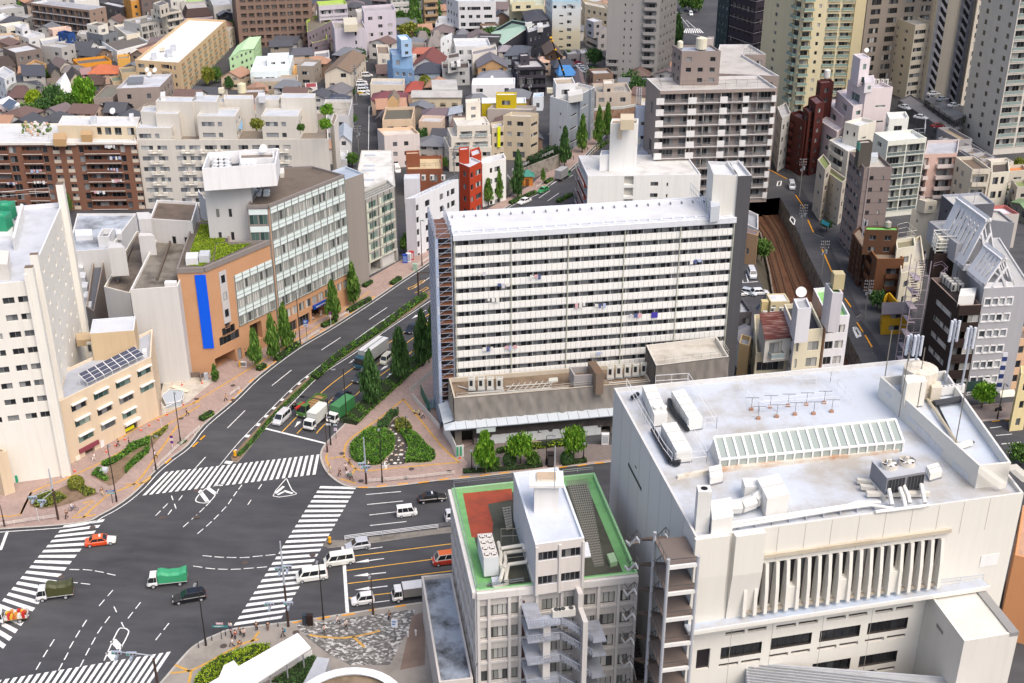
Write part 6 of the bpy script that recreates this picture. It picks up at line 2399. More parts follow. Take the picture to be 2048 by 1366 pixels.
o.bd('dark_core',b.rt)
Ra(b,'R 1380,388 1412,425 1436,430',37.4,2.2,'a9b7cc',1.)
box(b,'R 1420,395 1422,415 1440,412',40,37.2,'c5ccd4','roof_unit')
b.do()
SL_a,SL_e,SL_n,SL_L=(a,e,n,L)
sc=Th('scaffold','blue-grey steel scaffold tower with brown decks against the left end of the white slab','scaffold',(a.x-1.5,a.y+3,0))
dn=-n
f0=a-e*3.1+n*.5
o=Mb()
m=Pl('aab4c6')
ex,ey=(e*2.8,dn*9.5)
for i in range(2):
 for j in range(6):
  p=f0+ex*i+ey*(j/5)
  o.cyl(p,p+ZV(39.4),.09 if i else .14,m,n=5)
for k in range(22):
 z=ZV(1.8*k+1.)
 for w in(0,.9):
  o.cyl(f0+z+ZV(w),f0+ex+z+ZV(w),.05,m,n=4)
  o.cyl(f0+z+ZV(w),f0+ey+z+ZV(w),.05,m,n=4)
 if k<21:
  o.cyl(f0+z,f0+ex+z+ZV(1.8),.04,m,n=4)
o.bd('frame',sc)
o=Mb()
for k in range(21):
 o.ob(f0+ZV(1.8*k+1.),ex,ey,(0,0,.07),Pl('8d6149' if k%2 else '77523f'))
o.bd('deck',sc)
o=Mb()
for k in range(20):
 o.ob(f0-e*.06+ZV(1.8*k+1.1),e*.55,n*.05,(0,0,1.7),Pl('a9bbd8' if k%3 else 'c3cddd'))
 o.ob(f0-e*.06+dn*.3+ZV(1.8*k+1.1),e*.04,dn*9,(0,0,1.1),Pl('b4c0d6'))
o.bd('side_sheet',sc)
o=Mb()
for k in range(20):
 o.ob(f0+e*1.5+dn*.8+ZV(1.8*k+1.6),e*.8,dn*.1,(0,0,.9),Pl('3d3f46'))
o.bd('dark_panel',sc)
def netting(name,root,p,e,n,L,z0,z1,c1,seed=0,seam=1.85):
 key=('net',c1)
 if key not in MC:
  t=NT('scaffold net '+c1)
  c=rgb(c1)
  nz=t.noise(t.pos((1,1,.5)),.5,5,.65)
  MC[key]=t.out(t.mix(t.math('MULTIPLY',nz,.75),tuple((min(.8,x*1.3)for x in c)),tuple((x*.45 for x in c))),.8,.2)
 o=Mb()
 nx=int(L/.3)
 nz=max(3,int((z1-z0)/.3))
 idx=o.mi(MC[key])
 r=random.Random(seed)
 amp=[.25+.5*r.random()for _ in range(int(L/seam)+3)]
 ph=[r.random()*6 for _ in amp]
 for j in range(nz+1):
  for i in range(nx+1):
   x=L*i/nx
   v=j/nz
   c=int(x/seam)
   t=x/seam-c
   bow=math.sin(math.pi*t)
   sag=math.sin(v*9+3.5*bow*amp[c]*3+ph[c])
   d=bow*(.1+.1*amp[c])+.16*amp[c]*bow*sag+.05*math.sin(x*2.3+v*5)
   q=p+e*x+n*(.05+d)
   o.v.append((q.x,q.y,z0+(z1-z0)*v))
 for j in range(nz):
  for i in range(nx):
   k=j*(nx+1)+i
   o.f.append((k,k+1,k+nx+2,k+nx+1))
   o.fm.append(idx)
 ob=o.bd(name,root)
 for f in ob.data.polygons:
  f.use_smooth=1
 return ob
b=B('podium','two-storey podium wrapped in grey scaffold netting in front of the white slab','V8 190,388 246,594 R 1302,763',10,wall='857f78',rf='7d6c5d',par=.8,auto=0,rm=Rf('8a7967','4d4036',.7,sc=.3),cop=Pn('c9bfae'))
a,e,n,L=b.fc(1)
a0,e0,n0,L0=b.fc(0)
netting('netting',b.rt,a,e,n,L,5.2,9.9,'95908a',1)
netting('netting',b.rt,a+e*3.4,e,n,L-3.6,1.6,4.9,'5c5755',2)  # darker net, with the canopy's shade also put into its colour
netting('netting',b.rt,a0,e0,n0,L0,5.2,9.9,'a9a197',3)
netting('netting',b.rt,a0,e0,n0,L0,.2,4.9,'6a6562',4)  # side net below the canopy: darker mesh plus shade mixed into the colour
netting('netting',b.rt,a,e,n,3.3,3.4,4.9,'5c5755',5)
o=Mb()
cm=Pn('c3cbd1',var=.05,streak=.05)
cd=Pl('8b939b')
k=0
for s in range(int(L/1.85)):
 x0=1.85*s
 o.ob(a+e*(x0+.03)+n*.1+ZV(5.3),e*1.79,n*1.9-ZV(.55),(0,0,.08),cm)
for s in range(int(L0/1.85)):
 x0=1.85*s
 o.ob(a0+e0*(x0+.03)+n0*.1+ZV(5.3),e0*1.79,n0*1.9-ZV(.55),(0,0,.08),cm)
o.ob(a+n*2.-e*1.9+ZV(4.68),e*(L+1.9),n*.1,(0,0,.12),cd)
o.py([a+n*.1+ZV(5.35),a+n*2+ZV(4.8),a+n*2+n0*2+ZV(4.8),a+n0*2+ZV(4.8)],cm)
o.bd('canopy',b.rt)
o=Mb()
o.ob(a+e*4+n*.1+ZV(.05),e*(L-13),n*.12,(0,0,1.9),Pn('dfe4e6'))
o.ob(a+e*.2+n*.3+ZV(.1),e*.1,n*.1,(0,0,.1),cm)
o.bd('hoarding',b.rt)
b.rc(1,1.2,3.4,.1,3.2,2.,'void')
b.rc(1,L*.66,L*.8,.1,3.,2.5,'void',bw=Pl('6a5d50'))
o=Mb()
o.ob(a+e*3.6+n*2.+ZV(3.7),e*3.4,n*.06,(0,0,.9),Pn('c7d3d3'))
o.bd('sign_board',b.rt)
def vrf(b,q,z):
 p=pt(q,z)
 o=Mb()
 m=Pl('e4e3dc')
 o.box(p.x,p.x+1.15,p.y,p.y+.85,z+.5,z+2.7,m)
 o.box(p.x+.2,p.x+.75,p.y-.02,p.y,z+1.2,z+2.3,Pl('2e3033'))
 o.box(p.x-.1,p.x+1.3,p.y-.1,p.y+1.,z+.25,z+.45,Pl('a9adb0'))
 for dx in(.32,.82):
  o.cyl((p.x+dx,p.y+.42,z+2.7),(p.x+dx,p.y+.42,z+2.82),.26,Pl('b9bab2'),n=10)
 o.bd('air_conditioner',b.rt)
for x in(395,492,585,680):
 vrf(b,'V8 %d,532'%x,9.2)
for x,y in((1812,415),(1900,405),(1988,395),(2070,388),(2155,380)):
 vrf(b,'V8 %d,%d'%(x,y),9.2)
o=Mb()
pm=Pl('d3d4cf')
for q in('V8 280,580 750,540 1420,480','V8 390,545 760,520','V8 775,475 1230,440','V8 790,520 1240,490','V8 1830,440 2230,405','V8 285,470 400,500'):
 o.tube([p for p in Ps(q,9.6)],.09,pm,5)
for k in range(8):
 p=pt('V8 %d,%d'%(790+60*k,520-5*k),9.3)
 o.cyl(p,p+Vc((1.2,1.2,.9)),.06,pm,n=4)
o.bd('pipework',b.rt)
u=b.bk('V8 1425,275 1475,365 1775,350',12.,z0=9,wall='a9a6a6',par=1.2,auto=0)
u.do()
box(b,'V8 1615,220 1700,350 1780,340',13.2,9,'857567','roof_hut',Rf('75604f'))
Ra(b,'V8 270,590 800,545 1460,480 1860,445',9.9,.8,'c9c5bb',2.)
box(b,'V8 1215,390 1220,425 1310,415',9.5,9.2,'d0d2ca','board')
b.do()
b=B('building','netted box with a bare concrete roof at the right end of the podium','R 1292,690 1312,731 1458,713',14.5,wall='7d7873',rf='c9c4ba',par=.9,auto=0,rm=Rf('cbc7be','8d8577',.6),cop=Pn('d3cfc7'))
a,e,n,L=b.fc(1)
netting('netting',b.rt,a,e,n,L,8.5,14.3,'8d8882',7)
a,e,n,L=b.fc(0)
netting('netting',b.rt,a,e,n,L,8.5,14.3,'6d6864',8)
Ra(b,'R 1310,729 1457,712 1440,683',14.4,1.1,'b9b6ad',1.8)
b.do()
q='R 1228,776 1392,1075 2048,986 1837,716'
b=B('hall','huge white hall with a bluish roof full of machinery and slit windows above a ledge',q,None,'R 1190,1178',0,wall='e6e3da',rf='cfd6e0',par=.55,auto=0,rm=Rf('cdd4de','a3967f',.65,sc=.11),cop=Pn('dcdbd8'))
b.wall=Pn('e9e6dd',var=.05,streak=.07)
Z=b.z
ZR=Z-.55
a,e,n,L=b.fc(1)
al,el,nl,Ll=b.fc(0)
jm=Pl('b0aca4')
b.fw={0:Pn('e0dfdc',var=.05,streak=.06)}  # shade of the left wall put into a greyer colour
def U(qq):
 (u,v),=px(qq)
 return isect(u,v,a,n)
led=U('Z9 900,885')
zL=led.z-.6
o=Mb()
ls,le=(-.6,(U('Z9 1735,765')-a).dot(e))
o.ob(a+e*ls+ZV(zL-.35),e*(le-ls),n*1.7,(0,0,.35),b.wall,Rf('bfcbdc','b9a98f',.5))
o.ob(a+e*ls+n*1.6+ZV(zL),e*(le-ls),n*.1,(0,0,.25),Pn('efefec'))
o.bd('ledge',b.rt)
for t in(0,):
 Ra(b,'Z9 110,985 1735,790',zL+.2,.9,'b9c3d3',3.)
o=Mb()
xs=[(U('Z9 %d,690'%x)-a).dot(e)for x in(395,1475)]
zb0,zb1=(zL+.5,U('Z9 900,650').z+.35)
N=19
wd=(xs[1]-xs[0])/N
gaps={4,9,14}
for k in range(N+1):
 s=xs[0]+wd*k
 p=a+e*s
 v=[p+ZV(zb0),p+n*.95+ZV(zb0),p+n*.7+ZV(zb0+(zb1-zb0)*.5),p+n*.15+ZV(zb1)]
 w2=e*wd*.32
 o.py(v,b.wall)
 o.py([x+w2 for x in v],b.wall)
 o.py([v[1],v[1]+w2,v[2]+w2,v[2]],b.wall)
 o.py([v[2],v[2]+w2,v[3]+w2,v[3]],b.wall)
 o.py([v[0],v[1],v[1]+w2,v[0]+w2],b.wall)
 if k<N:
  if k in gaps:
   o.ob(p+w2+ZV(zb0),e*wd*.68,n*.5,(0,0,(zb1-zb0)*.45),b.wall)
   b.rc(1,s+wd*.34,s+wd*.98,zb0+(zb1-zb0)*.47,zb1,.5,st='dark',fr='4a3b38',panes=1)
  else:
   o.ob(p+w2+ZV(zb0),e*wd*.68,n*.55,(0,0,.3),Rf('b3aa9c'))
   b.rc(1,s+wd*.34,s+wd*.98,zb0+.32,zb1,.5,st='dark',fr='4a3b38',panes=1)
o.bd('window_fin',b.rt)
o=Mb()
s0,s1=[(U(x)-a).dot(e)for x in('Z9 500,635','Z9 1550,505')]
zc=U('Z9 1000,575').z
o.ob(a+e*s0+n*.02+ZV(zc-.35),e*(s1-s0),n*.35,(0,0,.5),Rf('cfc4b0','a3937c',.5))
o.bd('drip_ledge',b.rt)
o=Mb()
for s0,s1,d in((-.2,(U('Z9 305,550')-a).dot(e),.5),((U('Z9 330,550')-a).dot(e),(U('Z9 495,560')-a).dot(e),.9)):
 zm=U('Z9 300,740').z
 o.ob(a+e*s0+ZV(zm),e*(s1-s0),n*d,(0,0,Z-zm),b.wall)
 v=[a+e*s0+ZV(zm),a+e*s0+n*d+ZV(zm),a+e*s0+n*.15+ZV(zL)]
 w2=e*(s1-s0)
 o.py([v[1],v[1]+w2,v[2]+w2,v[2]],b.wall)
 o.py(v,b.wall)
 o.py([x+w2 for x in v],b.wall)
o.bd('corner_bay',b.rt)
o=Mb()
for x in(250,420,585,735,880,1030,1175,1320,1465,1600,1740):
 s0=(U('Z9 %d,520'%x)-a).dot(e)
 o.ob(a+e*s0+n*.005+ZV(zb1+.3),e*.05,n*.01,(0,0,Z-zb1-.4),jm)
for x in(330,560,840,1110):
 s0=(U('Z9 %d,1000'%x)-a).dot(e)
 o.ob(a+e*s0+n*.005+ZV(0),e*.05,n*.01,(0,0,zL-.4),jm)
for k in range(1,8):
 o.ob(al+el*(Ll*k/8)+nl*.005,el*.05,nl*.01,(0,0,Z-.1),jm)
o.bd('panel_joint',b.rt)
for qq,h in(('Z9 300,1022 528,990',1.5),('Z9 588,985 818,950',1.5),('Z9 872,940 1098,908',1.5),('Z9 1146,900 1358,868',1.5),('Z9 262,1200 492,1165',1.7),('Z9 545,1148 773,1112',1.7),('Z9 818,1105 1045,1070',1.7),('Z9 1088,1060 1312,1030',1.7),('Z9 1040,1245 1252,1215',1.7),('Z9 775,1290 990,1255',1.7)):
 b.pxm(1,qq,h,d=.35,st='dark',panes=5,fr='33302f',rev=Pl('4a4542'))
 (u0,v0),(u1,v1)=px(qq)
 p=isect(u0,v0,a,n)
 r_=isect(u1,v1,a,n)
 s0,s1,zz=((p-a).dot(e),(r_-a).dot(e),(p.z+r_.z)/2-h/2)
 for f0,f1 in((-.02,.46),(.53,1.)):
  b.rc(1,s0+(s1-s0)*f0,s0+(s1-s0)*f1,zz-1.3,zz-.75,.35,kind='void',bw=Pl('3a3533'))
b.pxm(1,'Z9 160,1040 235,1028',1.6,st='dark',panes=2)
b.pxm(1,'Z9 125,1240 200,1225',3.,kind='void',bw=Pl('2c272a'),d=.3)
b.pe(1,'Z9 1728,650 1815,700',Pn('f4f4f2'),.05,name='door')
pA=U('Z9 1425,850')
u=b.bk('Z9 1425,850 1632,1130 1938,1080',pA.z,z0=0,par=.12,auto=0,rm=Rf('e2e0d8',amt=.12))
u.wall=Pn('e4e0d8')
u.pe(0,'Z9 1478,1030 1510,1095',Pl('8f8b86'),.05,name='vent')
u.do()
box(b,'Z9 1670,810 1890,1085 1940,1078',pA.z+.12,pA.z-.4,'9b9a98','gutter')
pr='W7 480,160 1072,692 1262,672 870,122'
u=B('plant_room',None,pr,Z+2.6,z0=ZR,parent=b.rt,wm=b.wall,par=1.3,rm=Rf('cfd9e6','b7a892',.35),auto=0,cop=Pn('e4e2dc'))
b.subs.append(u)
PR=u
for qq in('W7 645,385 690,455','W7 700,440 770,560','W7 775,520 840,660','W7 915,660 1005,790','W7 515,240 545,290'):
 u.pe(0,qq,Pn('dddfe3'),.04,name='door')
zq=Z+1.5
o=Mb()
p=pt('W7 700,250',zq)
m=Rf('e6dfd0','a08a70',.5,sc=1.5)
o.cyl(p,p+ZV(3.6),2.2,m,n=18)
o.cyl(p+ZV(3.6),p+ZV(4.),2.2,m,1.2,n=18)
o.bd('water_tank',b.rt)
box(b,'W7 620,150 640,200 760,190',Z+5.,zq,'eeeade','roof_unit')
box(b,'W7 780,190 790,230 850,225',Z+3.6,zq,'dfd5c4','roof_unit')
for k in range(7):
 p=pt('W7 %d,%d'%(800+24*k,275-3*k),zq)
 o=Mb()
 o.box(p.x,p.x+.8,p.y,p.y+.5,zq,zq+1.2,Pl('efefec'))
 o.bd('air_conditioner',b.rt)
o=Mb()
o.tube(Ps('W7 800,320 985,290',zq+.5),.45,Pl('3a3d42'),8)
o.tube(Ps('W7 820,330 935,560 1040,550',zq+.2),.16,Pl('26282c'),6)
o.tube(Ps('W7 760,290 950,570',zq+.3),.2,Pl('c9bfa9'),6)
o.bd('pipework',b.rt)
box(b,'W7 930,560 950,575 1035,550',zq+.5,zq,'efece2','pipe_cover')
for qq,h in(('W7 495,240',9),('W7 590,400',9.5),('W7 685,440',6),('W7 910,660',11),('W7 640,110',4.5),('W7 690,330',8.5)):
 p=pt(qq,ZR+.6)
 o=Mb()
 o.cyl(p,p+ZV(h),.07,Pl('8a8478'),n=5)
 o.bd('mast',b.rt)
def cell(qq,z,h):
 p=pt(qq,z)
 o=Mb()
 o.cyl(p,p+ZV(h),.14,Pl('b9c0cc'),n=6)
 for dx,dy in((-.5,0),(.5,.1),(0,.5)):
  o.cyl(p+Vc((dx,dy,h-3)),p+Vc((dx,dy,h)),.2,Pl('dfe4ec'),n=8)
 for zz in(h-2.6,h-.8):
  o.box(p.x-.5,p.x+.5,p.y-.03,p.y+.4,z+zz,z+zz+.08,Pl('9aa1ac'))
 o.bd('antenna',b.rt)
cell('W7 640,105',Z,5)
cell('W7 680,130',Z,5.5)
cell('W7 870,190',Z+2,9)
cell('W7 962,235',Z+2,9)
wp=Pl('efeee9',rough=.6)
def unit(qq,h,joints=0,m=wp,nm='air_handler',lift=.25):
 o=Mb()
 P=Ps(qq,ZR+lift+h)
 P+=[P[0]+P[2]-P[1]]
 o.pr([(p.x,p.y)for p in P],ZR+lift,ZR+lift+h,m,bot=1)
 for k in range(1,joints):
  t=k/joints
  c0,c1=(Lr(P[1],P[0],t),Lr(P[2],P[3],t))
  o.ob(c0+ZV(0.),c1-c0,(0,.06,0),(0,0,.05),Pl('b5b4ae'))
  o.ob(Lr(P[1],P[0],t)+Vc((-.03,-.02,-h)),(.02,0,0),(0,.08,0),(0,0,h),Pl('a9a8a2'))
 o.ob(P[1]+Vc((.1,.1,-h-lift)),P[2]-P[1],P[0]-P[1],(0,0,lift),Pl('8b9098'))
 o.bd(nm,b.rt)
 return P
unit('W6 285,105 365,300 455,290',1.7,4)
unit('W6 480,142 598,332 688,318',1.6,4)
unit('W6 412,360 515,548 618,535',1.6,3)
for qq in('W6 380,260','W6 425,255'):
 p=pt(qq,ZR+2.)
 o=Mb()
 o.cyl(p,p+ZV(.3),.45,wp,n=12)
 o.bd('fan',b.rt)
o=Mb()
dkp=Pl('2a2c30')
o.tube(Ps('W6 255,160 215,185',ZR+.6),.3,dkp,8)
o.tube(Ps('W6 355,400 470,610 520,630 530,590',ZR+.5),.35,dkp,8)
o.tube(Ps('W6 465,200 475,260 590,400',ZR+.5),.3,dkp,8)
o.bd('duct',b.rt)
for qq in('W6 175,130 420,560 480,640','W6 590,95 780,390 700,395','W6 585,410 715,620 500,640','W6 370,110 585,95'):
 Ra(b,qq,ZR+.1,1.7,'f2f3f5',1.9)
for qq in('W6 940,135 1060,290 1520,215','W7 10,205 180,192 305,330'):
 Ra(b,qq,ZR+.1,1.7,'e9ecf1',2.6)
Ra(b,'W6 1060,290 1600,250',ZR+.1,1.7,'e9ecf1',2.6)
for k,qq in enumerate(('W6 1015,270','W6 1140,255','W6 1260,245','W6 1062,330','W6 1185,318','W6 1307,303','W7 37,330','W7 143,320','W7 80,385','W7 188,372')):
 p=pt(qq,ZR)
 o=Mb()
 o.box(p.x-.25,p.x+.25,p.y-.2,p.y+.2,ZR,ZR+.35,Pl('b98d72'))
 o.cyl(p+ZV(.3),p+ZV(1.9),.04,Pl('8d8f94'),n=5)
 o.box(p.x-.9,p.x+.9,p.y-.03,p.y+.03,ZR+1.85,ZR+1.92,Pl('8d8f94'))
 o.bd('aerial',b.rt)
o=Mb()
P=[pt('W6 765,455',ZR+2.2),pt('W7 570,418',ZR+2.2),pt('W7 618,552',ZR+1.3),pt('W6 805,605',ZR+1.3)]
gl=Gz('c5d0c9')
o.py(P,gl)
bk=[P[0]+Vc((-.3,.8,-2.2)),P[1]+Vc((.1,.8,-2.2))]
o.py([P[0],P[1],bk[1],bk[0]],Pn('c9ced6'))
lo=[Vc((p.x,p.y-.05,ZR))for p in(P[3],P[2])]
o.py([P[3],P[2],lo[1],lo[0]],gl)
o.py([P[0],P[3],lo[0],bk[0]],Pn('e6e4de'))
o.py([P[1],P[2],lo[1],bk[1]],Pn('e6e4de'))
o.bd('skylight_glass',b.rt)
o=Mb()
wb=Pn('f4f4f2')
for k in range(21):
 t=k/20
 p,q_=(Lr(P[0],P[1],t),Lr(P[3],P[2],t))
 o.ob(p+Vc((-.14,0,.02)),q_-p,(.28,0,0),(0,0,.14),wb)
 o.ob(Lr(lo[0],lo[1],t)+Vc((-.1,-.12,0)),(.2,0,0),(0,.15,0),(0,0,1.3),wb)
for p,q_ in((P[0],P[1]),(P[3],P[2])):
 o.ob(p+Vc((0,-.15,0)),q_-p,(0,.3,0),(0,0,.2),wb)
o.bd('skylight_frame',b.rt)
o=Mb()
p,q_=Ps('W6 808,690 W7 590,612',ZR)
o.ob(p,q_-p,(.05,.7,0),(0,0,.45),Rf('dcd6ca','b57a45',.8,sc=.3))
o.ob(p+Vc((0,.8,0)),q_-p,(0,.5,0),(0,0,.2),Rf('c98a52','8d6a4a',.6))
o.bd('gutter_beam',b.rt)
for qq in('W6 730,650 740,725 825,705','W7 755,690 780,740 850,720'):
 unit(qq,.9,2,nm='roof_vent',lift=.3)
o=Mb()
p,q_=Ps('W6 520,735 740,690',ZR)
o.ob(p,q_-p,(0,.5,0),(0,0,.4),Rf('e3ddcf','b08a5c',.7,sc=.6))
o.bd('roof_kerb',b.rt)
P=Ps('Z9 1112,118 1198,215 1415,178',ZR+3.1)
P+=[P[0]+P[2]-P[1]]
o=Mb()
cg=Pn('8f9096',var=.05)
o.pr([(p.x,p.y)for p in P],ZR+.8,ZR+3.1,cg,Pn('b9bcc2'))
o.bd('cooling_tower',b.rt)
ex=P[2]-P[1]
ey=P[0]-P[1]
nn_=Vc((ex.y,-ex.x,0)).normalized()
o=Mb()
for k in(0,1):
 o.ob(P[1]+ex*(.04+.5*k)+nn_*.04+ZV(-2.1),ex*.43,nn_*.05,(0,0,1.8),Pl('2f3034'))
for k in range(5):
 for j in(0,1):
  o.ob(P[1]+ex*(.04+.5*j+.43*k/5)+nn_*.1+ZV(-2.1),ex*.008,nn_*.03,(0,0,1.8),Pl('77797e'))
o.bd('louvre',b.rt)
for k in(0,1):
 c=P[1]+ex*(.27+.46*k)+ey*.55
 o=Mb()
 wr=Pl('e4ddd0')
 for i in range(20):
  t0,t1=(6.2832*i/20,6.2832*(i+1)/20)
  r=.95
  p0,p1=(c+Vc((r*math.cos(t0),r*math.sin(t0),0)),c+Vc((r*math.cos(t1),r*math.sin(t1),0)))
  o.py([p0,p1,p1+ZV(.6),p0+ZV(.6)],wr)
 o.cap([c+Vc((.92*math.cos(.314*i),.92*math.sin(.314*i),.1))for i in range(20)],Pl('26272a'))
 for i in range(5):
  t0=1.2566*i+k
  o.ob(c+ZV(.35),Vc((.88*math.cos(t0),.88*math.sin(t0),0.)),Vc((-.35*math.sin(t0),.35*math.cos(t0),.1)),(0,0,.04),Pl('f1f0ec'))
 o.cyl(c+ZV(.2),c+ZV(1.),.22,wr,n=8)
 o.bd('fan',b.rt)
o=Mb()
for t in(0,.5,1.):
 p,q_=(Lr(P[1],P[2],t),Lr(P[0],P[3],t))
 o.ob(Vc((p.x-.15,p.y-.3,ZR)),Vc((q_.x-p.x,q_.y-p.y,0)),(.3,0,0),(0,0,.8),Pl('dad7cf'))
for qq in('Z9 1030,245 1110,255','Z9 1050,280 1130,290','Z9 1085,320 1440,320'):
 p,q_=Ps(qq,ZR+.35)
 o.ob(p,q_-p,(0,.6,0),(0,0,.5),Pl('e2ddd2'))
o.bd('plinth',b.rt)
o=Mb()
for qq,r in(('Z9 310,490 560,450 950,385 1100,365 1230,385',.22),('Z9 310,470 560,430 960,370 1090,350 1160,350',.2),('Z9 1130,405 1410,370',.22),('Z9 960,375 1040,350 1095,355',.25),('Z9 1160,400 1230,395 1430,365',.18)):
 o.tube(Ps(qq,ZR+.7),r,wp,8)
for qq in('1225,365 1205,315','1325,355 1290,305','1410,355 1390,300','1300,375 1270,320'):
 p,q_=Ps('Z9 '+qq,ZR+.7)
 o.tube([p,p+Vc((0,.8,.5)),q_+Vc((0,.5,.9))],.26,wp,8)
for x in range(11):
 p=pt('Z9 %d,%d'%(360+95*x,500-14*x),ZR)
 o.box(p.x-.06,p.x+.06,p.y-.3,p.y+.3,ZR,ZR+.6,Pl('c3c9d2'))
o.bd('pipework',b.rt)
unit('Z9 465,215 525,330 650,300',2.6,2,nm='duct_box',lift=.1)
unit('Z9 205,340 215,450 335,430',2.2,0,nm='duct_box',lift=.2)
o=Mb()
p=[pt(x,ZR)+ZV(1.2)for x in('Z9 290,425','Z9 370,420','Z9 440,395','Z9 480,360')]
o.tube(p,.85,wp,6)
p=pt('Z9 430,330',ZR)
o.box(p.x-.9,p.x+.9,p.y-.6,p.y+1.4,ZR,ZR+2.,wp)
o.bd('duct',b.rt)
p=pt('Z9 155,515',ZR)
o=Mb()
o.box(p.x-.75,p.x+.75,p.y-.2,p.y+1.2,ZR,ZR+5.4,wp)
o.cyl((p.x,p.y+.5,ZR+5.4),(p.x,p.y+.5,ZR+5.43),.4,Pl('121214'),n=12)
o.bd('chimney',b.rt)
o=Mb()
p,q_,r_=(pt('W7 1062,735',Z+2.4),pt('W7 1190,830',Z),pt('W7 1250,720',Z+2.4))
o.ob(p,q_-p,e*.8,(0,0,.8),b.wall)
o.ob(r_,pt('W7 1330,790',Z)-r_,e*.8,(0,0,.8),b.wall)
o.bd('sloping_beam',b.rt)
b.pe(0,'W6 190,628 278,805',Pl('3b3b3d'),.03,h=.45,name='slot_window')
b.pe(0,'W6 236,638 245,665',Pl('3b3b3d'),.03,name='slot_window')
st=Pl('7d7068')
wf=Pn('e9e8e4')
nz_=int(Z/3.6)
c0=al+el*(Ll*.8)
o=Mb()
fr=Mb()
rl=Mb()
steel=Pl('b9bcc2')
for k in range(nz_+1):
 z=Z-2.2-3.6*k
 if z<0:
  break
 s=al+el*(Ll-3.2)+nl*.1
 o.ob(s+ZV(z),el*5.2,nl*3.6,(0,0,.18),st)
 fr.ob(s+el*5.1+ZV(z-.15),el*.25,nl*3.7,(0,0,.45),wf)
 for j in range(10):
  t=j/10
  o.ob(s-el*(.5+.5*j)+nl*2.+ZV(z-.35*j),el*.5,nl*1.6,(0,0,.1),Pl('6a5a4d'))
  o.ob(s-el*(5.2-.5*j)+nl*3.9+ZV(z-3.6-.02+0.*j),el*.5,nl*1.5,(0,0,.1),st)if j==0 else None
 w=[(0,0),(1.2,-.25),(2.4,-1.6),(3.6,-3.),(5.2,-3.5)]
 for y in(1.95,5.3):
  for(x0,d0),(x1,d1)in zip(w,w[1:]):
   fr.ob(s-el*x0+nl*y+ZV(z+d0-.1),-el*(x1-x0)+ZV(d1-d0),nl*.1,(0,0,.35),wf)
   rl.cyl(s-el*x0+nl*y+ZV(z+d0+1.1),s-el*x1+nl*y+ZV(z+d1+1.1),.05,Pl('5c5a5a'),n=4)
   rl.cyl(s-el*x0+nl*y+ZV(z+d0),s-el*x0+nl*y+ZV(z+d0+1.1),.04,Pl('5c5a5a'),n=4)
 for x in(0,1.7,3.4,5.1):
  rl.cyl(s+el*x+nl*3.6+ZV(z),s+el*x+nl*3.6+ZV(z+1.1),.04,Pl('5c5a5a'),n=4)
 rl.cyl(s+nl*3.6+ZV(z+1.1),s+el*5.2+nl*3.6+ZV(z+1.1),.05,Pl('5c5a5a'),n=4)
 rl.cyl(s+el*5.2+nl*.2+ZV(z+1.1),s+el*5.2+nl*3.6+ZV(z+1.1),.05,Pl('5c5a5a'),n=4)
fs=Th('fire_stair','brown outside fire stairs with white wavy stringers between the white hall and the green-edged block','stairs',(c0.x-2,c0.y,0))
o.bd('landing',fs)
fr.bd('stringer',fs)
rl.bd('railing',fs)
o=Mb()
for s_,d,z1 in((Ll-3.2,3.7,Z-1),(Ll+2.,3.7,Z-1),(Ll+2.,.3,Z-1)):
 p=al+el*s_+nl*d
 o.cyl(p,p+ZV(z1),.2,steel,n=8)
o.bd('post',fs)
o=Mb()
s=al+el*(Ll*.16)+nl*.1
for j in range(40):
 o.ob(s+el*(.42*j)+ZV(13-.3*j),el*.42,nl*1.5,(0,0,.12),Pl('3f3b3a'))
o.ob(s+nl*1.5+ZV(12.4),el*16.8+ZV(-12),nl*.15,(0,0,1.9),Pn('e4e3de'))
o.ob(s-el*1.5+ZV(12.6),el*1.6,nl*1.65,(0,0,1.6),Pn('e4e3de'))
o.bd('stair',b.rt)
b.do()
HALL=b
ztop=zfit((903,976),(900,1138),8.)
q='R 903,976 953,1182 1276,1146 1189,945'
b=B('office_building','grey office block with a green-edged flat roof, red roof patch and projecting balcony stairs',q,ztop,wall='c9c4bf',rf='5f6353',par=.75,auto=0,win='curt',frame='17181a',rm=Rf('55564c','2b2d27',.6,sc=.25),cop=Pn('9fcf9a'))
Z=b.z
ZR=Z-.75
a,e,n,L=b.fc(1)
al,el,nl,Ll=b.fc(0)
fh=3.35
nf=int((Z-1.2)/fh)
for k in range(nf):
 z=Z-1.5-(k+1)*fh+.75
 for f0,f1 in((.035,.165),(.2,.52),(.55,.7)):
  b.rc(1,L*.3*f0/.3*.36/.36*.36,L*.36*f1,z,z+1.75,.3,panes=1 if f1-f0<.2 else 4)
 for f0,f1 in((.665,.735),(.755,.86),(.885,.96),(.4,.5),(.53,.63)):
  b.rc(1,L*f0,L*f1,z,z+1.75,.3,panes=3)
 for c in range(9):
  b.rc(0,Ll*(c+.28)/9,Ll*(c+.8)/9,z,z+1.75,.2,st='dark',panes=2)
o=Mb()
pm=Pn('d8d4d0')
for f in(0.,.18*.36/.36*.36+0.,.19,.255,.36,.515,.64,.745,.872,.985):
 o.ob(a+e*min(L*f,L-.35)+n*.01,e*.35,n*.3,(0,0,Z-1.1),pm)
for k in range(nf):
 o.ob(a+n*.01+ZV(Z-1.5-(k+1)*fh+.3),e*L,n*.18,(0,0,.3),pm)
for c in range(10):
 o.ob(al+el*min(Ll*c/9,Ll-.5)+nl*.01,el*.5,nl*.2,(0,0,Z-1.1),pm)
for k in range(nf):
 o.ob(al+nl*.01+ZV(Z-1.5-(k+1)*fh+.1),el*Ll,nl*.25,(0,0,.45),pm)
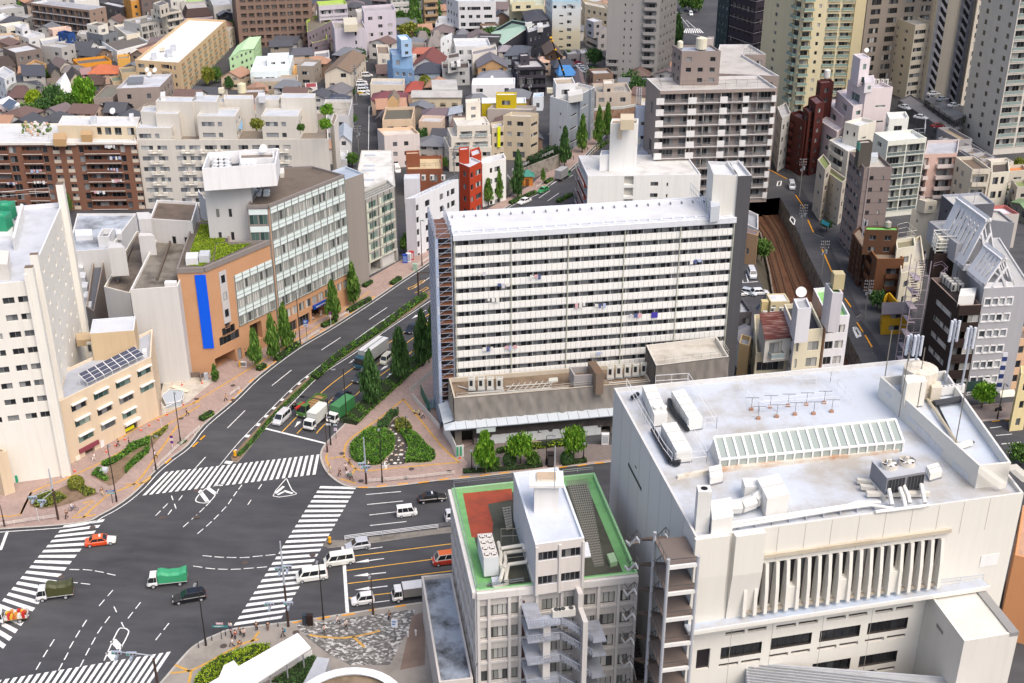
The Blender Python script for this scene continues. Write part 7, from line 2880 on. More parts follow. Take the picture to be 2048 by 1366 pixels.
o.ob(a+n*.01+ZV(Z-1.1),e*L,n*.4,(0,0,.9),Pn('dedad6'))
o.ob(al+nl*.01+ZV(Z-1.1),el*Ll,nl*.5,(0,0,.9),Pn('dedad6'))
o.bd('frame_grid',b.rt)
o=Mb()
P=[p for p in b.pl]
I0,I1=(In(P,.3),In(P,1.5))
gm=Rf('7fb87a','4d7a4c',.5)
for i in range(4):
 j=(i+1)%4
 o.py([I0[i]+ZV(ZR+.006),I0[j]+ZV(ZR+.006),I1[j]+ZV(ZR+.006),I1[i]+ZV(ZR+.006)],gm)
o.bd('green_margin',b.rt)
o=Mb()
o.cap([tuple(p)for p in Ps('Z8 690,300 965,272 970,335 830,360 860,470 855,540 740,548',ZR+.012)],Rf('a8503c','6e4034',.5,sc=.5))
o.bd('red_membrane',b.rt)
o=Mb()
o.cap([tuple(p)for p in Ps('Z8 770,740 795,820 900,790 880,735',ZR+.012)],Rf('79b574','558a55',.4))
o.bd('green_membrane',b.rt)
Ra(b,'Z8 640,265 770,835 1030,800',Z,.6,'8a9098',2.)
Ra(b,'Z8 640,250 970,215',Z,.6,'8a9098',2.)
Ra(b,'Z8 1250,190 1420,172',Z,.6,'b9c3b9',2.)
o=Mb()
g0,g1,g2=Ps('W5 445,112 585,98 700,680',ZR)
cm=Pl('8b897f')
gx=(g1-g0)/9
gy=None
A0,A1,B0,B1=Ps('W5 445,110 590,97 635,685 700,675',ZR)
NX,NY=(9,36)
for j in range(NY):
 for i in range(NX):
  f=lambda x,y:Lr(Lr(A0,A1,x),Lr(B0,B1,x),y)
  x0,x1,y0,y1=(i/NX,(i+1)/NX,j/NY,(j+1)/NY)
  c=[f(x0,y0),f(x1,y0),f(x1,y1),f(x0,y1)]
  m_=sum(c,Vc())/4
  if(m_-c[0]).length<.1:
   continue
  d=[m_+(p-m_)*.62 for p in c]
  for k in range(4):
   q2=(k+1)%4
   o.py([c[k]+ZV(.05),c[q2]+ZV(.05),d[q2]+ZV(.05),d[k]+ZV(.05)],cm)
o.bd('grid_paver',b.rt)
W4f=b.bk('W5 90,52 238,535 567,490',Z+6.6,z0=ZR,par=.4,auto=0,rm=Rf('d3dae6',amt=.12),win='dark')
W4f.wall=Pn('dcdce0')  # bluish shade of the side walls put into their colour
W4f.cop=Pn('dfe5ee')
W4f.fw={1:Pn('ddd7d2')}
aw,ew,nw,Lw=W4f.fc(1)
for k in(0,1):
 for f0,f1 in((.06,.46),(.53,.93)):
  W4f.rc(1,Lw*f0,Lw*f1,Z+6.6-3.5-3.5*k+1.,Z+6.6-3.5*k-1.2,.25,st='dark',panes=4)
W4f.do()
o=Mb()
for f in(0,.475,.955):
 o.ob(aw+ew*Lw*f+nw*.01+ZV(ZR),ew*Lw*.05,nw*.2,(0,0,Z+6.2-ZR),pm)
o.bd('pilaster',b.rt)
zp=Z+6.2
p=pt('W5 310,322',zp)
o=Mb()
o.box(p.x-1.5,p.x+1.5,p.y,p.y+2.2,zp,zp+4,Pn('eceae6'))
o.box(p.x-2.1,p.x+2.1,p.y-.6,p.y+2.8,zp+4,zp+4.35,Pn('f2f0ec'))
o.box(p.x-1.2,p.x+1.2,p.y+.2,p.y+2.,zp+4.35,zp+4.7,Pn('e6dfd2'),Rf('cbb59b'))
o.bd('chimney',b.rt)
o=Mb()
p=pt('W5 365,160',zp+4.3)
o.cyl(p,p+ZV(6),.06,Pl('b9bcc0'),n=5)
o.bd('mast',b.rt)
box(b,'W5 545,520 565,615 610,610',Z+3.2,Z+3.,'e4e8ee','canopy')
P=Ps('Z8 772,528 808,662 892,655',ZR+3.2)
P+=[P[0]+P[2]-P[1]]
o=Mb()
o.pr([(p.x,p.y)for p in P],ZR+.4,ZR+3.2,Pn('dfe2e6',var=.04),Pn('d5d0ca'))
o.bd('cooling_unit',b.rt)
ex=P[2]-P[1]
ey=P[0]-P[1]
for i in(.27,.73):
 for j in(.13,.38,.63,.87):
  c=P[1]+ex*i+ey*j
  o=Mb()
  o.cyl(c,c+ZV(.08),ex.length*.2,Pl('2c2d30'),n=12)
  for k in range(4):
   t=1.571*k+.5
   o.ob(c+ZV(.09),Vc((math.cos(t),math.sin(t),0))*ex.length*.18,Vc((-math.sin(t),math.cos(t),0))*.22,(0,0,.03),Pl('dfdad4'))
  o.cyl(c+ZV(.08),c+ZV(.16),.14,Pl('e2ded8'),n=8)
  o.bd('fan',b.rt)
o=Mb()
cp=Pl('dedbd0')
for qq,zz in(('Z8 930,790 945,700 1050,685 1060,640',1.2),('Z8 900,790 930,680 925,635 1035,620',1.5),('Z8 905,610 1030,590 1040,620',2.2),('Z8 1065,700 1090,790 1085,725 1120,720',1.2),('Z8 890,575 905,640 900,700',1.8),('Z8 860,830 940,810 935,770',.3)):
 P=Ps(qq,ZR+zz)
 o.tube(P,.24,cp,8)
for qq in('Z8 930,785','Z8 905,775','Z8 1030,600','Z8 1060,690'):
 p=pt(qq,ZR)
 o.cyl(p,p+ZV(2.),.2,cp,n=8)
o.tube([pt('Z8 1110,720',ZR+1.2),pt('Z8 1130,800',Z),pt('Z8 1128,880',Z-4)],.3,cp,8)
o.bd('pipework',b.rt)
Ra(b,'Z8 905,580 1040,575 1055,690 935,705',ZR,2.2,'b9b3a6',2.)
box(b,'Z8 850,770 855,800 905,795',ZR+.8,ZR,'c5ccd6','pump')
Ra(b,'Z8 920,815 1035,795',Z,.6,'55585c',1.5)
box(b,'Z8 1500,640 1520,690 1560,680',ZR+.7,ZR,'a3c39c','bench')
o=Mb()
P=Ps('Z8 910,385 960,378 965,490 935,505',ZR+.5)
for k in range(8):
 for j in range(3):
  p=Lr(Lr(P[0],P[1],(j+.2)/3),Lr(P[3],P[2],(j+.2)/3),k/8)
  o.box(p.x,p.x+.32,p.y,p.y+.25,ZR,ZR+.5,Pl('a9a69b'))
o.bd('block_planter',b.rt)
sl=Rf('a9afbb','6b5f55',.45,sc=.6)
s0,s1=(L*.27,L*.6)
o=Mb()
rl=Mb()
cw=Mb()
for k in range(nf+1):
 z=Z-1.6-k*fh-(1.2 if k==0 else 0)
 if z<1:
  break
 o.ob(a+e*s0+n*.1+ZV(z),e*(L*.1),n*4.6,(0,0,.25),sl)
 o.ob(a+e*(s0+L*.1)+n*2.7+ZV(z),e*(L*.1),n*1.9,(0,0,.25),sl)
 for j in range(9):
  o.ob(a+e*(s0+L*.2+.45*j)+n*2.7+ZV(z-.36*j),e*.45,n*1.9,(0,0,.14),Pl('8d93a0'))
 o.ob(a+e*(s0+L*.2+4)+n*.6+ZV(z-fh),e*1.7,n*4.,(0,0,.22),sl)
 for i in range(13):
  x=s0+L*.2*i/12
  p=a+e*x+n*4.65+ZV(z)
  rl.cyl(p,p+ZV(1.15),.035,Pl('a3acbb'),n=4)
 rl.cyl(a+e*s0+n*4.65+ZV(z+1.15),a+e*(s0+L*.2)+n*4.65+ZV(z+1.15),.05,Pl('a3acbb'),n=4)
 rl.cyl(a+e*(s0+L*.2)+n*4.65+ZV(z+1.15),a+e*(s0+L*.2+4)+n*4.65+ZV(z+1.15-3.3),.05,Pl('a3acbb'),n=4)
 rl.cyl(a+e*s0+n*.2+ZV(z+1.15),a+e*s0+n*4.65+ZV(z+1.15),.05,Pl('a3acbb'),n=4)
 for i in range(14):
  x=s0+L*.2+4*i/13
  p=a+e*x+n*4.65+ZV(z-3.3*i/13)
  rl.cyl(p,p+ZV(1.15),.035,Pl('a3acbb'),n=4)
cw.ob(a+e*(s0+L*.1)+n*3.,e*.9,n*1.,(0,0,Z-3),pm)
cw.ob(a+e*s1+n*.1,e*.6,n*5.,(0,0,Z-2.4),pm)
cw.ob(a+e*s1+n*.1+ZV(Z-2.4),e*.6,n*2.2,(0,0,2.),pm)
o.bd('balcony_slab',b.rt)
rl.bd('railing',b.rt)
cw.bd('stair_wall',b.rt)
o=Mb()
o.ob(a+e*(s0-.1)+n*.02+ZV(1),e*.6,n*.05,(0,0,Z-3.2),Pl('5d3f3c'))
o.bd('dark_strip',b.rt)
for f in(.43,.47,.52):
 s=a+e*(L*f)+n*2.9+ZV(Z-2.5)
 m_=Mb()
 m_.ob(s,e*1.,n*.7,(0,0,1.),Pl('dcdad2'))
 m_.cyl(s+e*.5+n*.35+ZV(1.),s+e*.5+n*.35+ZV(1.04),.32,Pl('4a4b4e'),n=10)
 m_.bd('air_conditioner',b.rt)
b.do()
b=B('annex','low annex with a wet-stained blue-grey roof left of the green-edged block','W4 345,178 463,892 692,866',8.1,wall='d6cfc9',rf='aab4c2',par=.5,auto=0,rm=Rf('a3adbb','3c3c3c',.95,sc=.22,rough=.45),cop=Pn('d3cdc8'))
b.gr(0,6,2,.12,.35,.3,1.)
b.do()
b=B('canopy_building','curved grey metal roof at the bottom right edge','Z9 400,1245 420,1420 1700,1520',14,wall='b9bcc2',rf='b9bcc0',par=.1,auto=0)
o=Mb()
for k in range(10):
 p,q_=Ps('Z9 405,%d 1450,%d'%(1262+16*k,1375+16*k),14.05)
 o.ob(p,q_-p,(0,.08,0),(0,0,.12),Pn('a3a6ab'))
o.bd('roof_seam',b.rt)
b.do()
B('building','pale parapet box beside the curved metal roof at the bottom right edge','Z9 80,1305 90,1345 400,1320',13,wall='d5d8e0',rf='b9bdc4',auto=0).do()
c=pt('W2 1830,1260',8)
c0=Vc((c.x,c.y-6.2,0))
R_=6.6
b=B('round_pavilion','round pavilion with a brown roof inside a broad white rim at the bottom edge',[c0+Vc((R_*math.cos(6.2832*i/36),R_*math.sin(6.2832*i/36)*1.,0))for i in range(36)],8,wall='c3c1bd',rf='8b7d6d',par=.5,auto=0,rm=Rf('93836f','5d5042',.7,sc=.4),cop=Pn('eceef2'))
o=Mb()
q1,q2=(In(b.pl,-.5),In(b.pl,.75))
for i in range(36):
 j=(i+1)%36
 o.py([q1[i]+ZV(8.1),q1[j]+ZV(8.1),q2[j]+ZV(8.1),q2[i]+ZV(8.1)],Pn('eceef2'))
 o.py([q1[i]+ZV(8.1),q1[j]+ZV(8.1),q1[j]+ZV(7.2),q1[i]+ZV(7.2)],Pn('d5d8de'))
o.bd('rim',b.rt)
b.do()
b=B('lean_to','ribbed grey metal lean-to roof beside the round pavilion','W2 1455,1105 1300,1400 1480,1420 1580,1120',5,wall='b9bcc2',par=.02,auto=0,rm=Pn('b4bac4'))
o=Mb()
for k in range(12):
 p=Lr(*Ps('W2 1455,1105 1580,1120',5.02),k/12)
 q_=Lr(*Ps('W2 1300,1400 1480,1420',5.02),k/12)
 o.ob(p,q_-p,(.09,0,0),(0,0,.1),Pn('cdd2da'))
o.bd('rib',b.rt)
b.do()
P=Ps('W2 1255,852 1388,1000 700,1440 250,1420',3.6)
r=Th('canopy','long white canopy roof over the subway stairs at the bottom edge','canopy',(P[1].x,P[1].y,0))
o=Mb()
o.pr([(p.x,p.y)for p in P],3.3,3.6,Pn('f4f4f6',.95,.03,.03),bot=1)
o.bd('roof',r)
o=Mb()
for t in(.1,.35,.6):
 p=Lr(P[1],P[2],t)
 o.cyl((p.x-.3,p.y+.4,0),(p.x-.3,p.y+.4,3.3),.12,Pl('9a9da2'),n=6)
o.bd('post',r)
o=Mb()
p,q_=Ps('W2 1290,1060 640,1460',0.)
p.z=q_.z=.13
for k in range(40):
 o.ob(Lr(p,q_,k/60),(q_-p)/75,Vc((-.9,1.4,0)),(0,0,.12+.02*(k%2)),Pl('8f8a84' if k%2 else '45423f'))
o.bd('stair',r)
o=Mb()
p,q_=Ps('W2 1385,1095 760,1440',.13)
o.ob(p,q_-p,(.25,.25,0),(0,0,1.),Pn('e9e9ea'))
o.bd('low_wall',r)
P=Ps('W2 450,1285 500,1170 600,1122 655,1185 520,1300',2.6)
r=Th('stair_hood','cream curved hood beside the long white canopy','stair hood',(P[1].x,P[1].y,0))
o=Mb()
o.pr([(p.x,p.y)for p in P],0,2.4,Pn('efece4'))
o.bd('shell',r)
def leafmat(c1,c2,c3):
 key=('leaf',c1)
 if key in MC:
  return MC[key]
 t=NT('leaves '+c1)
 g=t.n('ShaderNodeNewGeometry')
 n=t.noise(t.pos(),.45,2)
 f=t.math('ADD',t.math('MULTIPLY',g.outputs['Random Per Island'],.62),t.math('MULTIPLY',n,.38))
 m=t.out(t.ramp(f,[(.18,rgb(c1)),(.5,rgb(c2)),(.85,rgb(c3))]),.6,.25)
 t.b.inputs['Subsurface Weight'].default_value=0
 MC[key]=m
 return m
LEAF=dict(gk=leafmat('35561f','547d31','8bab50'),dk=leafmat('2b4624','426636','648a4a'),br=leafmat('3d6f18','639626','98bf44'),md=leafmat('2c4a1c','4a7030','7c9c48'),ol=leafmat('55601f','7f8a36','a9a84a'),hd=leafmat('2f5a1c','4f8228','86ac42'),lm=leafmat('5d7d16','8aa522','b3c440'),iv=leafmat('16301a','274a28','41683c'))
BARK=Pl('4f4238',rough=.9)
def leaf(b,p,s,m,r,flat=0.):
 u=Vc((r.uniform(-1,1),r.uniform(-1,1),r.uniform(-1,1)*(1-flat))).normalized()
 v=u.orthogonal().normalized()
 w=u.cross(v)
 a=r.random()*6.28
 v,w=(v*math.cos(a)+w*math.sin(a),w*math.cos(a)-v*math.sin(a))
 b.py([p+v*s,p+w*s*.7,p-v*s*.9,p-w*s*.7],m)
CR={}
def crown_mesh(kind,var,mat):
 key=(kind,var,mat)
 if key in CR:
  return CR[key]
 r=random.Random(hash((kind,var))%9999+5)
 b=Mb()
 m=LEAF[mat]
 if kind=='cone':
  for k in range(95):
   h=r.random()**.85
   rad=math.sin(min(1,(h+.06)*2.6)*1.57)*(1-h)**.75*1.15*(.75+.4*r.random())
   t=r.random()*6.28
   q=rad*math.sqrt(.25+.75*r.random())
   c=Vc((q*math.cos(t),q*math.sin(t),.03+h*.95))
   cs=.2*(1.1-.6*h)
   for j in range(24):
    leaf(b,c+Vc((r.gauss(0,cs),r.gauss(0,cs),r.gauss(0,.03))),.105,m,r)
 elif kind=='round':
  for k in range(85):
   t=r.random()*6.28
   ph=math.acos(r.uniform(-.85,1))
   q=(.55+.45*r.random())*(.85+.3*r.random())
   c=Vc((q*math.sin(ph)*math.cos(t),q*math.sin(ph)*math.sin(t),.5+.46*q*math.cos(ph)))
   for j in range(24):
    leaf(b,c+Vc((r.gauss(0,.15),r.gauss(0,.15),r.gauss(0,.075))),.1,m,r)
 elif kind=='ball':
  for k in range(1500):
   t=r.random()*6.28
   ph=math.acos(r.uniform(-.6,1))
   q=.9+.12*r.random()
   leaf(b,Vc((q*math.sin(ph)*math.cos(t),q*math.sin(ph)*math.sin(t),.4+.58*q*math.cos(ph))),.09,m,r)
 elif kind=='wide':
  for k in range(70):
   t=r.random()*6.28
   q=math.sqrt(r.random())
   z=.35+.5*math.sqrt(max(0,1-q*q))*r.uniform(.2,1)
   c=Vc((q*math.cos(t),q*math.sin(t),z))
   for j in range(20):
    leaf(b,c+Vc((r.gauss(0,.14),r.gauss(0,.14),r.gauss(0,.09))),.095,m,r)
 CR[key]=b.mesh('crown',fix=0)
 return CR[key]
TRK={}
def trunk_mesh(kind,th):
 key=(kind,round(th,1))
 if key not in TRK:
  b=Mb()
  r=random.Random(3)
  b.cyl((0,0,0),(.02,0,th),.16,BARK,.12,7)
  b.cyl((.02,0,th),(0,.05,th+2.5),.12,BARK,.05,6)
  for k in range(6):
   a=r.random()*6.28
   z=th+.2+.35*k
   b.cyl((0,0,z),(1.1*math.cos(a),1.1*math.sin(a),z+1.),.05,BARK,.02,5)
  TRK[key]=b.mesh('trunk',fix=0)
 return TRK[key]
NTREE=[0]
def Tr(label,q,h,w,kind='cone',mat='gk',th=1.8,z0=0.,group=None,name='tree',rz=None):
 p=pt(q,z0)if isinstance(q,str)else q
 q=.36 if kind=='cone' else .45
 r=Th(name,label,'tree' if name!='shrub' else 'shrub',p,0,group)
 NTREE[0]+=1
 k=NTREE[0]
 inst('trunk',trunk_mesh(kind,th),r,Matrix.Identity(4))if name!='shrub' else None
 inst('crown',crown_mesh(kind,k%3,mat),r,Matrix.Translation((0,0,th*.75))@Matrix.Rotation(k*2.4 if rz is None else rz,4,'Z')@Matrix.Diagonal((w*q,w*q,h-th*.75,1)))
 return r
SG='street trees along the curved avenue'
for q,h,w,l in[('R 513,738',9.2,3.8,'conical street tree beside the entrance of the brick building, nearest to the crossing'),('R 548,722',10.,4.2,'full conical street tree in front of the dark recess of the brick building'),('R 573,702',10.4,4.4,'tall conical street tree directly right of the tree at the dark recess'),('R 668,646',10.2,4.4,'conical street tree right of the blue entrance sign'),('R 708,612',10.,4.2,'conical street tree at the right end of the brick building')]:
 Tr(l,q,h,w,'cone','gk',1.8,.13,SG)
for q,h,w,l in[('R 743,812',11.2,5.6,'dark bushy conical tree overhanging the stopped traffic, nearest to the island'),('R 801,766',12.2,5.,'tall dark conical tree in the middle of the hedge row right of the avenue'),('R 846,732',12.,5.,'dark conical tree next to the scaffold tower'),('R 868,700',11,4,'dark tree half hidden behind the scaffold tower')]:
 Tr(l,q,h,w,'cone','dk' if '743' not in q else 'dk',1.9,.13,'dark trees beside the hedge')
for q,h,w,l in[('R 977,412',8,3.6,'slim conical tree in front of the white flats, left one of the pair'),('R 998,404',9,3.6,'slim conical tree in front of the white flats, right one of the pair'),('R 1036,396',13,5,'tall dark conical tree left of the green roofed kiosk'),('R 1129,334',12.5,5,'dark conical tree at the end of the ivy wall'),('R 1164,305',11.5,4.8,'conical tree in front of the blue-grey concrete block'),('R 1197,290',12,4.6,'conical tree before the rust-streaked wall, left one'),('R 1214,278',12,4.,'conical tree before the rust-streaked wall, right one'),('R 951,418',5,2.6,'small conical tree at the foot of the red building'),('R 1086,368',4.5,2.2,'thin young tree on the avenue verge beside the ivy wall')]:
 Tr(l,q,h,w,'cone','dk' if 'dark' in l else 'gk',1.8,.13,'trees along the far end of the avenue')
Tr('bright green round-headed tree in front of the netted podium, largest of three','R 970,946',8.4,5.2,'cone','br',2.2,.13,'bright trees before the podium')
Tr('airy bright green tree in front of the podium hoarding, the middle one','R 1041,930',6.2,4.4,'round','br',2.2,.13,'bright trees before the podium')
Tr('bright green tree by the podium entrance, the right-hand one','R 1147,924',7.,4,'round','br',2.6,.13,'bright trees before the podium')
Tr('lime green tree on the pavement before the A-frame building','R 1963,815',5.2,4.6,'round','br',1.6,.13)
Tr('bushy tree by the vending machines under the white corner flats','R 815,508',5.5,3.4,'round','md',1.2,.13)
for q,h,w,k,m,l in[('T1 372,1150',8,6.8,'ball','lm','clipped bright green dome tree in the walled garden'),('T1 875,1130',11.5,8.6,'round','br','big bright green tree right of the white pyramid roof'),('T1 560,1140',9,8,'round','dk','dark green tree below the white pyramid roof'),('T1 690,1160',7,8,'round','md','mid green tree in the middle of the walled garden'),('T1 460,1180',6,7,'round','dk','dark bushy tree behind the clipped dome'),('T1 290,1240',6.5,9,'wide','md','spreading olive tree behind the rooftop garden'),('T1 150,1250',5,8,'wide','md','low spreading tree at the left behind the brown apartments'),('T1 730,1130',4.5,4.5,'ball','dk','small dark clipped dome in the garden'),('T1 515,815',4,4,'round','md','small tree between the tiled roofs and the charcoal gable'),('T1 230,90',10,14,'round','dk','dark tree clump at the upper left corner'),('T1 195,200',8,6,'round','md','tree left of the purple apartments'),('T1 350,280',5,5,'round','dk','tree below the purple apartments'),('T2 345,880',7,5,'round','ol','yellow-green tree beside the long tan block'),('T2 430,850',6,5,'round','md','green tree beside the sloping wall below the tan block'),('T2 560,920',5,5,'cone','dk','dark fir below the peach house'),('T2 590,330',5,6,'round','dk','tree left of the white gabled block'),('T2 1245,440',5.5,4.5,'round','md','tree squeezed between the white gabled block and the mauve steps'),('T2 1770,590',6,4,'round','dk','tree behind the coral roofed house'),('T2 1880,680',7,6.5,'round','dk','round dark tree in front of the lilac hall'),('T3 660,320',17,10,'cone','md','very tall conical tree before the white school'),('T3 490,300',8,9,'round','md','trees beside the lilac wing'),('T3 620,400',7,10,'round','ol','olive green tree above the blue tower house'),('T3 740,430',6,8,'round','md','bush right of the blue tower house'),('T3 840,220',9,10,'round','dk','dark trees below the tan apartments'),('T3 880,140',6,6,'round','dk','dark tree beside the tan apartments'),('T3 1210,360',8,9,'round','md','tree in the shrine garden, left one'),('T3 1360,350',11,7,'cone','md','tall conical tree in the shrine garden'),('T3 1380,420',5,9,'round','ol','olive bush in the shrine garden'),('T3 1470,470',8,9,'round','dk','dark tree left of the pale green roof'),('T3 770,920',5.5,5,'ball','ol','round olive tree behind the beige flats'),('T3 900,640',4.5,4,'round','dk','small tree beside the maroon gable'),('T3 1190,640',5,4.5,'round','dk','tree beside the grey house with skylights'),('T3 1670,830',4,4,'round','dk','tree at the foot of the black house'),('T4 960,680',7,7,'round','dk','dark tree beside the parked cars'),('T4 960,830',5,6,'round','md','green tree below the parked cars'),('T4 690,610',4,3,'round','md','little tree before the grey garages'),('T4 1400,1050',9,7,'round','dk','dark tree between the beige house and the grey balcony apartments'),('T4 1360,900',7,9,'wide','dk','dark hedge-like tree at the foot of the grey tower'),('T4 1810,470',13,7,'cone','dk','dark tree right of the grey tower'),('T4 1900,110',9,8,'round','md','street tree at the top edge, left one'),('T4 2000,130',10,7,'round','md','street tree at the top edge, right one'),('U1 370,130',11,6,'cone','dk','dark tree behind the grey balcony apartments'),('U1 870,130',11,6,'cone','dk','dark conical tree before the teal glass tower'),('T6 280,1050',4.5,4.2,'round','md','tree beside the white skylight hall'),('T6 1000,850',6,4,'round','dk','trees in the gap beside the pale pink house'),('T6 1225,1080',4,2.6,'round','md','small tree beside the utility pole behind the red building'),('T6 270,340',4,4.5,'round','dk','bush at the edge of the narrow lane'),('T6 270,620',4,4,'round','md','shrub beside the lane under the grey house'),('U5 420,520',5.5,4.5,'round','md','green tree beside the railway cutting'),('U6 540,1120',4.5,4,'round','dk','dark tree left of the mustard wall'),('U6 690,1260',3.2,4,'round','ol','olive shrub inside the curved mustard wall'),('U4 870,300',4.5,4,'round','dk','tree on the long grey annex'),('U4 1680,1130',5,6,'round','dk','dark trees right of the dark blue-grey block'),('U4 1960,860',6,4,'round','ol','climber tree on the grey-beige house'),('U3 920,560',4,5,'round','md','planting on the sloping-edged alley terrace'),('V1 690,300',6,3.5,'round','md','tree behind the top corner of the white hotel'),('U3 780,1190',3,3,'round','dk','dark shrub under the teal awning'),('W7 1320,690',4,5,'round','md','tree on the street beyond the white hall')]:
 Tr(l,q,h,w,k,m,1.4)
for q,z,h,w,m,l in[('T2 840,1330',24.,3.,3.6,'ol','autumn tinted shrub on the white apartment terrace between the front towers'),('T2 1560,1190',24.,3.4,3.4,'br','leafy shrub on the upper right terrace of the white apartments'),('T2 1540,1330',23.,3,3.2,'br','leafy shrub on the lower right terrace of the white apartments'),('T2 1290,1350',23.,2.2,2.2,'md','small shrub on the right-hand terrace of the white apartments'),('V4 465,1135',.2,3.6,2.2,'md','clipped cypress by the brick building entrance')]:
 Tr(l,q,h,w,'round' if 'cypress' not in l else 'cone',m,.3,z,name='shrub')
def Hg(label,path,w,h,m='hd',dens=34,z0=.13,name='hedge',poly=None,seed=1,s=.16,clumps=1):
 r=random.Random(seed)
 P=Ps(path,z0)
 o=Mb()
 core=Pl('27351a',rough=.9)
 mm=LEAF[m]
 if poly is None:
  P=Sm(P,3)
  c=sum(P,Vc())/len(P)
  cum=0
  for a,b2 in zip(P,P[1:]):
   d=b2-a
   ln=d.length
   d=d/ln
   n=Vc((d.y,-d.x,0))
   o.ob(a-n*w*.4,d*ln,n*w*.8,(0,0,h*.78),core)
   for k in range(int(ln*w*dens)):
    t,y=(r.random(),r.uniform(-.5,.5))
    hh=h*(.8+.25*math.sin((cum+t*ln)*1.7+y*3)*.6)*(1-abs(y)**3*2.2)if clumps else h
    leaf(o,a+d*ln*t+n*w*y*1.05+ZV(max(.05,hh)*r.uniform(.72,1.05)),s,mm,r,.2)
   for k in range(int(ln*h*dens*.5)):
    leaf(o,a+d*ln*r.random()+n*w*.5*r.choice((-1,1))*r.uniform(.85,1.05)+ZV(h*r.random()*.85),s,mm,r)
   cum+=ln
 else:
  c=sum(P,Vc())/len(P)
  Q=In(P,.12)
  o.pr([(p.x,p.y)for p in Q],z0,z0+h*.78,core)
  xs=[p.x for p in P]
  ys=[p.y for p in P]
  def inside(x,y):
   k=0
   for i in range(len(P)):
    a,b2=(P[i],P[i-1])
    if(a.y>y)!=(b2.y>y)and x<(b2.x-a.x)*(y-a.y)/(b2.y-a.y)+a.x:
     k=not k
   return k
  nn=int((max(xs)-min(xs))*(max(ys)-min(ys))*dens)
  for k in range(nn):
   x,y=(r.uniform(min(xs),max(xs)),r.uniform(min(ys),max(ys)))
   if inside(x,y):
    leaf(o,Vc((x,y,z0+h*(.86+.16*math.sin(x*1.9)*math.sin(y*2.1)+r.uniform(-.06,.08)))),s,mm,r,.3)
  for i in range(len(P)):
   a,b2=(P[i-1],P[i])
   for k in range(int((b2-a).length*h*dens*.7)):
    leaf(o,Lr(a,b2,r.random())+ZV(h*r.random()),s,mm,r)
 ob=o.bd(name,None,(c.x,c.y,0),fix=0)
 tag(ob,label,name.replace('_',' '))
 return ob
Hg('clipped hedge along the central reservation of the avenue','R 628,758 660,729 700,699 757,662 808,623 850,593',1.7,1.1,'hd',40,.16)
Hg('strip of grass on the narrow near end of the central reservation','R 476,912 500,888 530,852 565,815 600,782 626,758',1.,.28,'hd',60,.16,'grass_strip',s=.13)['kind']='stuff'
Hg('long broad hedge under the dark trees right of the avenue','R 700,848 733,815 775,778 822,735 868,700',3.3,1.2,'hd',26)
for l,q in(('small clipped hedge at the roadside beside the construction yard','R 402,842 425,828'),('trimmed shrub at the foot of the nearest avenue tree','R 516,742 530,733'),('hedge strip between the second and third avenue trees','R 552,722 596,690'),('hedge patch under the tree right of the blue sign','R 645,655 672,642'),('hedge below the tree at the end of the brick building','R 697,625 740,600'),('small hedge box before the grey-green offices','R 783,570 800,558'),('shrubs before the left end of the grey-green offices','R 728,575 742,565'),('hedge on the verge beside the white car at the far avenue','R 1020,408 1070,386'),('hedge on the verge behind the grey box truck','R 1090,368 1103,360'),('hedge on the right verge of the far avenue','R 1115,405 1143,390'),('shrubs at the avenue bend below the blue-grey block','R 1195,298 1215,285'),('hedge at the median beside the far crossing','T4 1790,180 1860,280')):
 Hg(l,q,1.3,1.,'hd',30)
Hg('grassy plant strip on the pavement before the beige wing','W1 1830,200 1900,160',1.,.3,'hd',40)
Hg('clipped heart-shaped azalea bed on the corner island, left bed','V7 412,640 420,580 470,530 560,450 640,408 690,425 760,430 830,455 868,520 855,620 800,670 720,760 660,770 560,765 480,740 430,700',0,1.,'hd',46,poly=1,name='planting_bed')
Hg('clipped azalea bed on the corner island, right bed beside the stone path','V7 920,440 985,430 1060,450 1130,510 1195,590 1270,650 1285,700 1230,735 1130,745 1040,740 980,750 985,690 1010,630 1000,560 960,490',0,.9,'hd',46,poly=1,name='planting_bed',seed=3)
Hg('dark shrubs at the back of the corner island','V7 700,350 760,330 800,270 850,235 905,232 905,260 850,290 820,340 790,400 740,420 690,410',0,1.2,'dk',34,poly=1,name='planting_bed',seed=5)
Hg('brownish grasses and shrubs right of the stone path','V7 880,330 960,310 1020,370 1050,410 990,420 900,440 870,400',0,.9,'ol',34,poly=1,name='planting_bed',seed=6)
Hg('neat hedge before the podium hoarding','V8 690,1155 830,1125',1.1,1.,'hd',34)
Hg('long hedge along the white hoarding of the podium','V8 1030,1110 1240,1085 1420,1065',1.3,1.1,'lm',34)
Hg('low shrubs along the kerb before the podium','V8 340,1350 500,1345 700,1330 900,1315 1150,1285',1.2,.55,'dk',26)
Hg('low shrubs by the bollards at the right of the podium pavement','V8 1350,1275 1480,1255 1600,1240',1.2,.7,'md',26)
for q,l in(('V8 650,1320','rounded shrub at the kerb left of the middle bright tree'),('V8 815,1275','dark rounded shrub beside the middle bright tree'),('V8 1050,1275','rounded shrub between the middle tree and the phone box'),('V8 1400,1260','dark ball shrub left of the podium entrance tree')):
 Tr(l,q,2.4,2.6,'ball' if 'dark' in l else 'round','dk' if 'dark' in l else 'md',.3,.13,name='shrub')
Hg('leafy border of the sunken garden before the beige wing, along the building','W1 1040,410 1200,340 1300,260 1330,215 1460,165 1540,140 1530,200 1420,240 1330,290 1200,380 1080,440',0,.8,'hd',40,poly=1,name='planting_bed',seed=8)
Hg('clipped border of the sunken garden along the avenue','W1 1280,460 1370,360 1490,260 1530,235 1525,280 1450,350 1340,440 1290,500',0,.8,'hd',40,poly=1,name='planting_bed',seed=9)
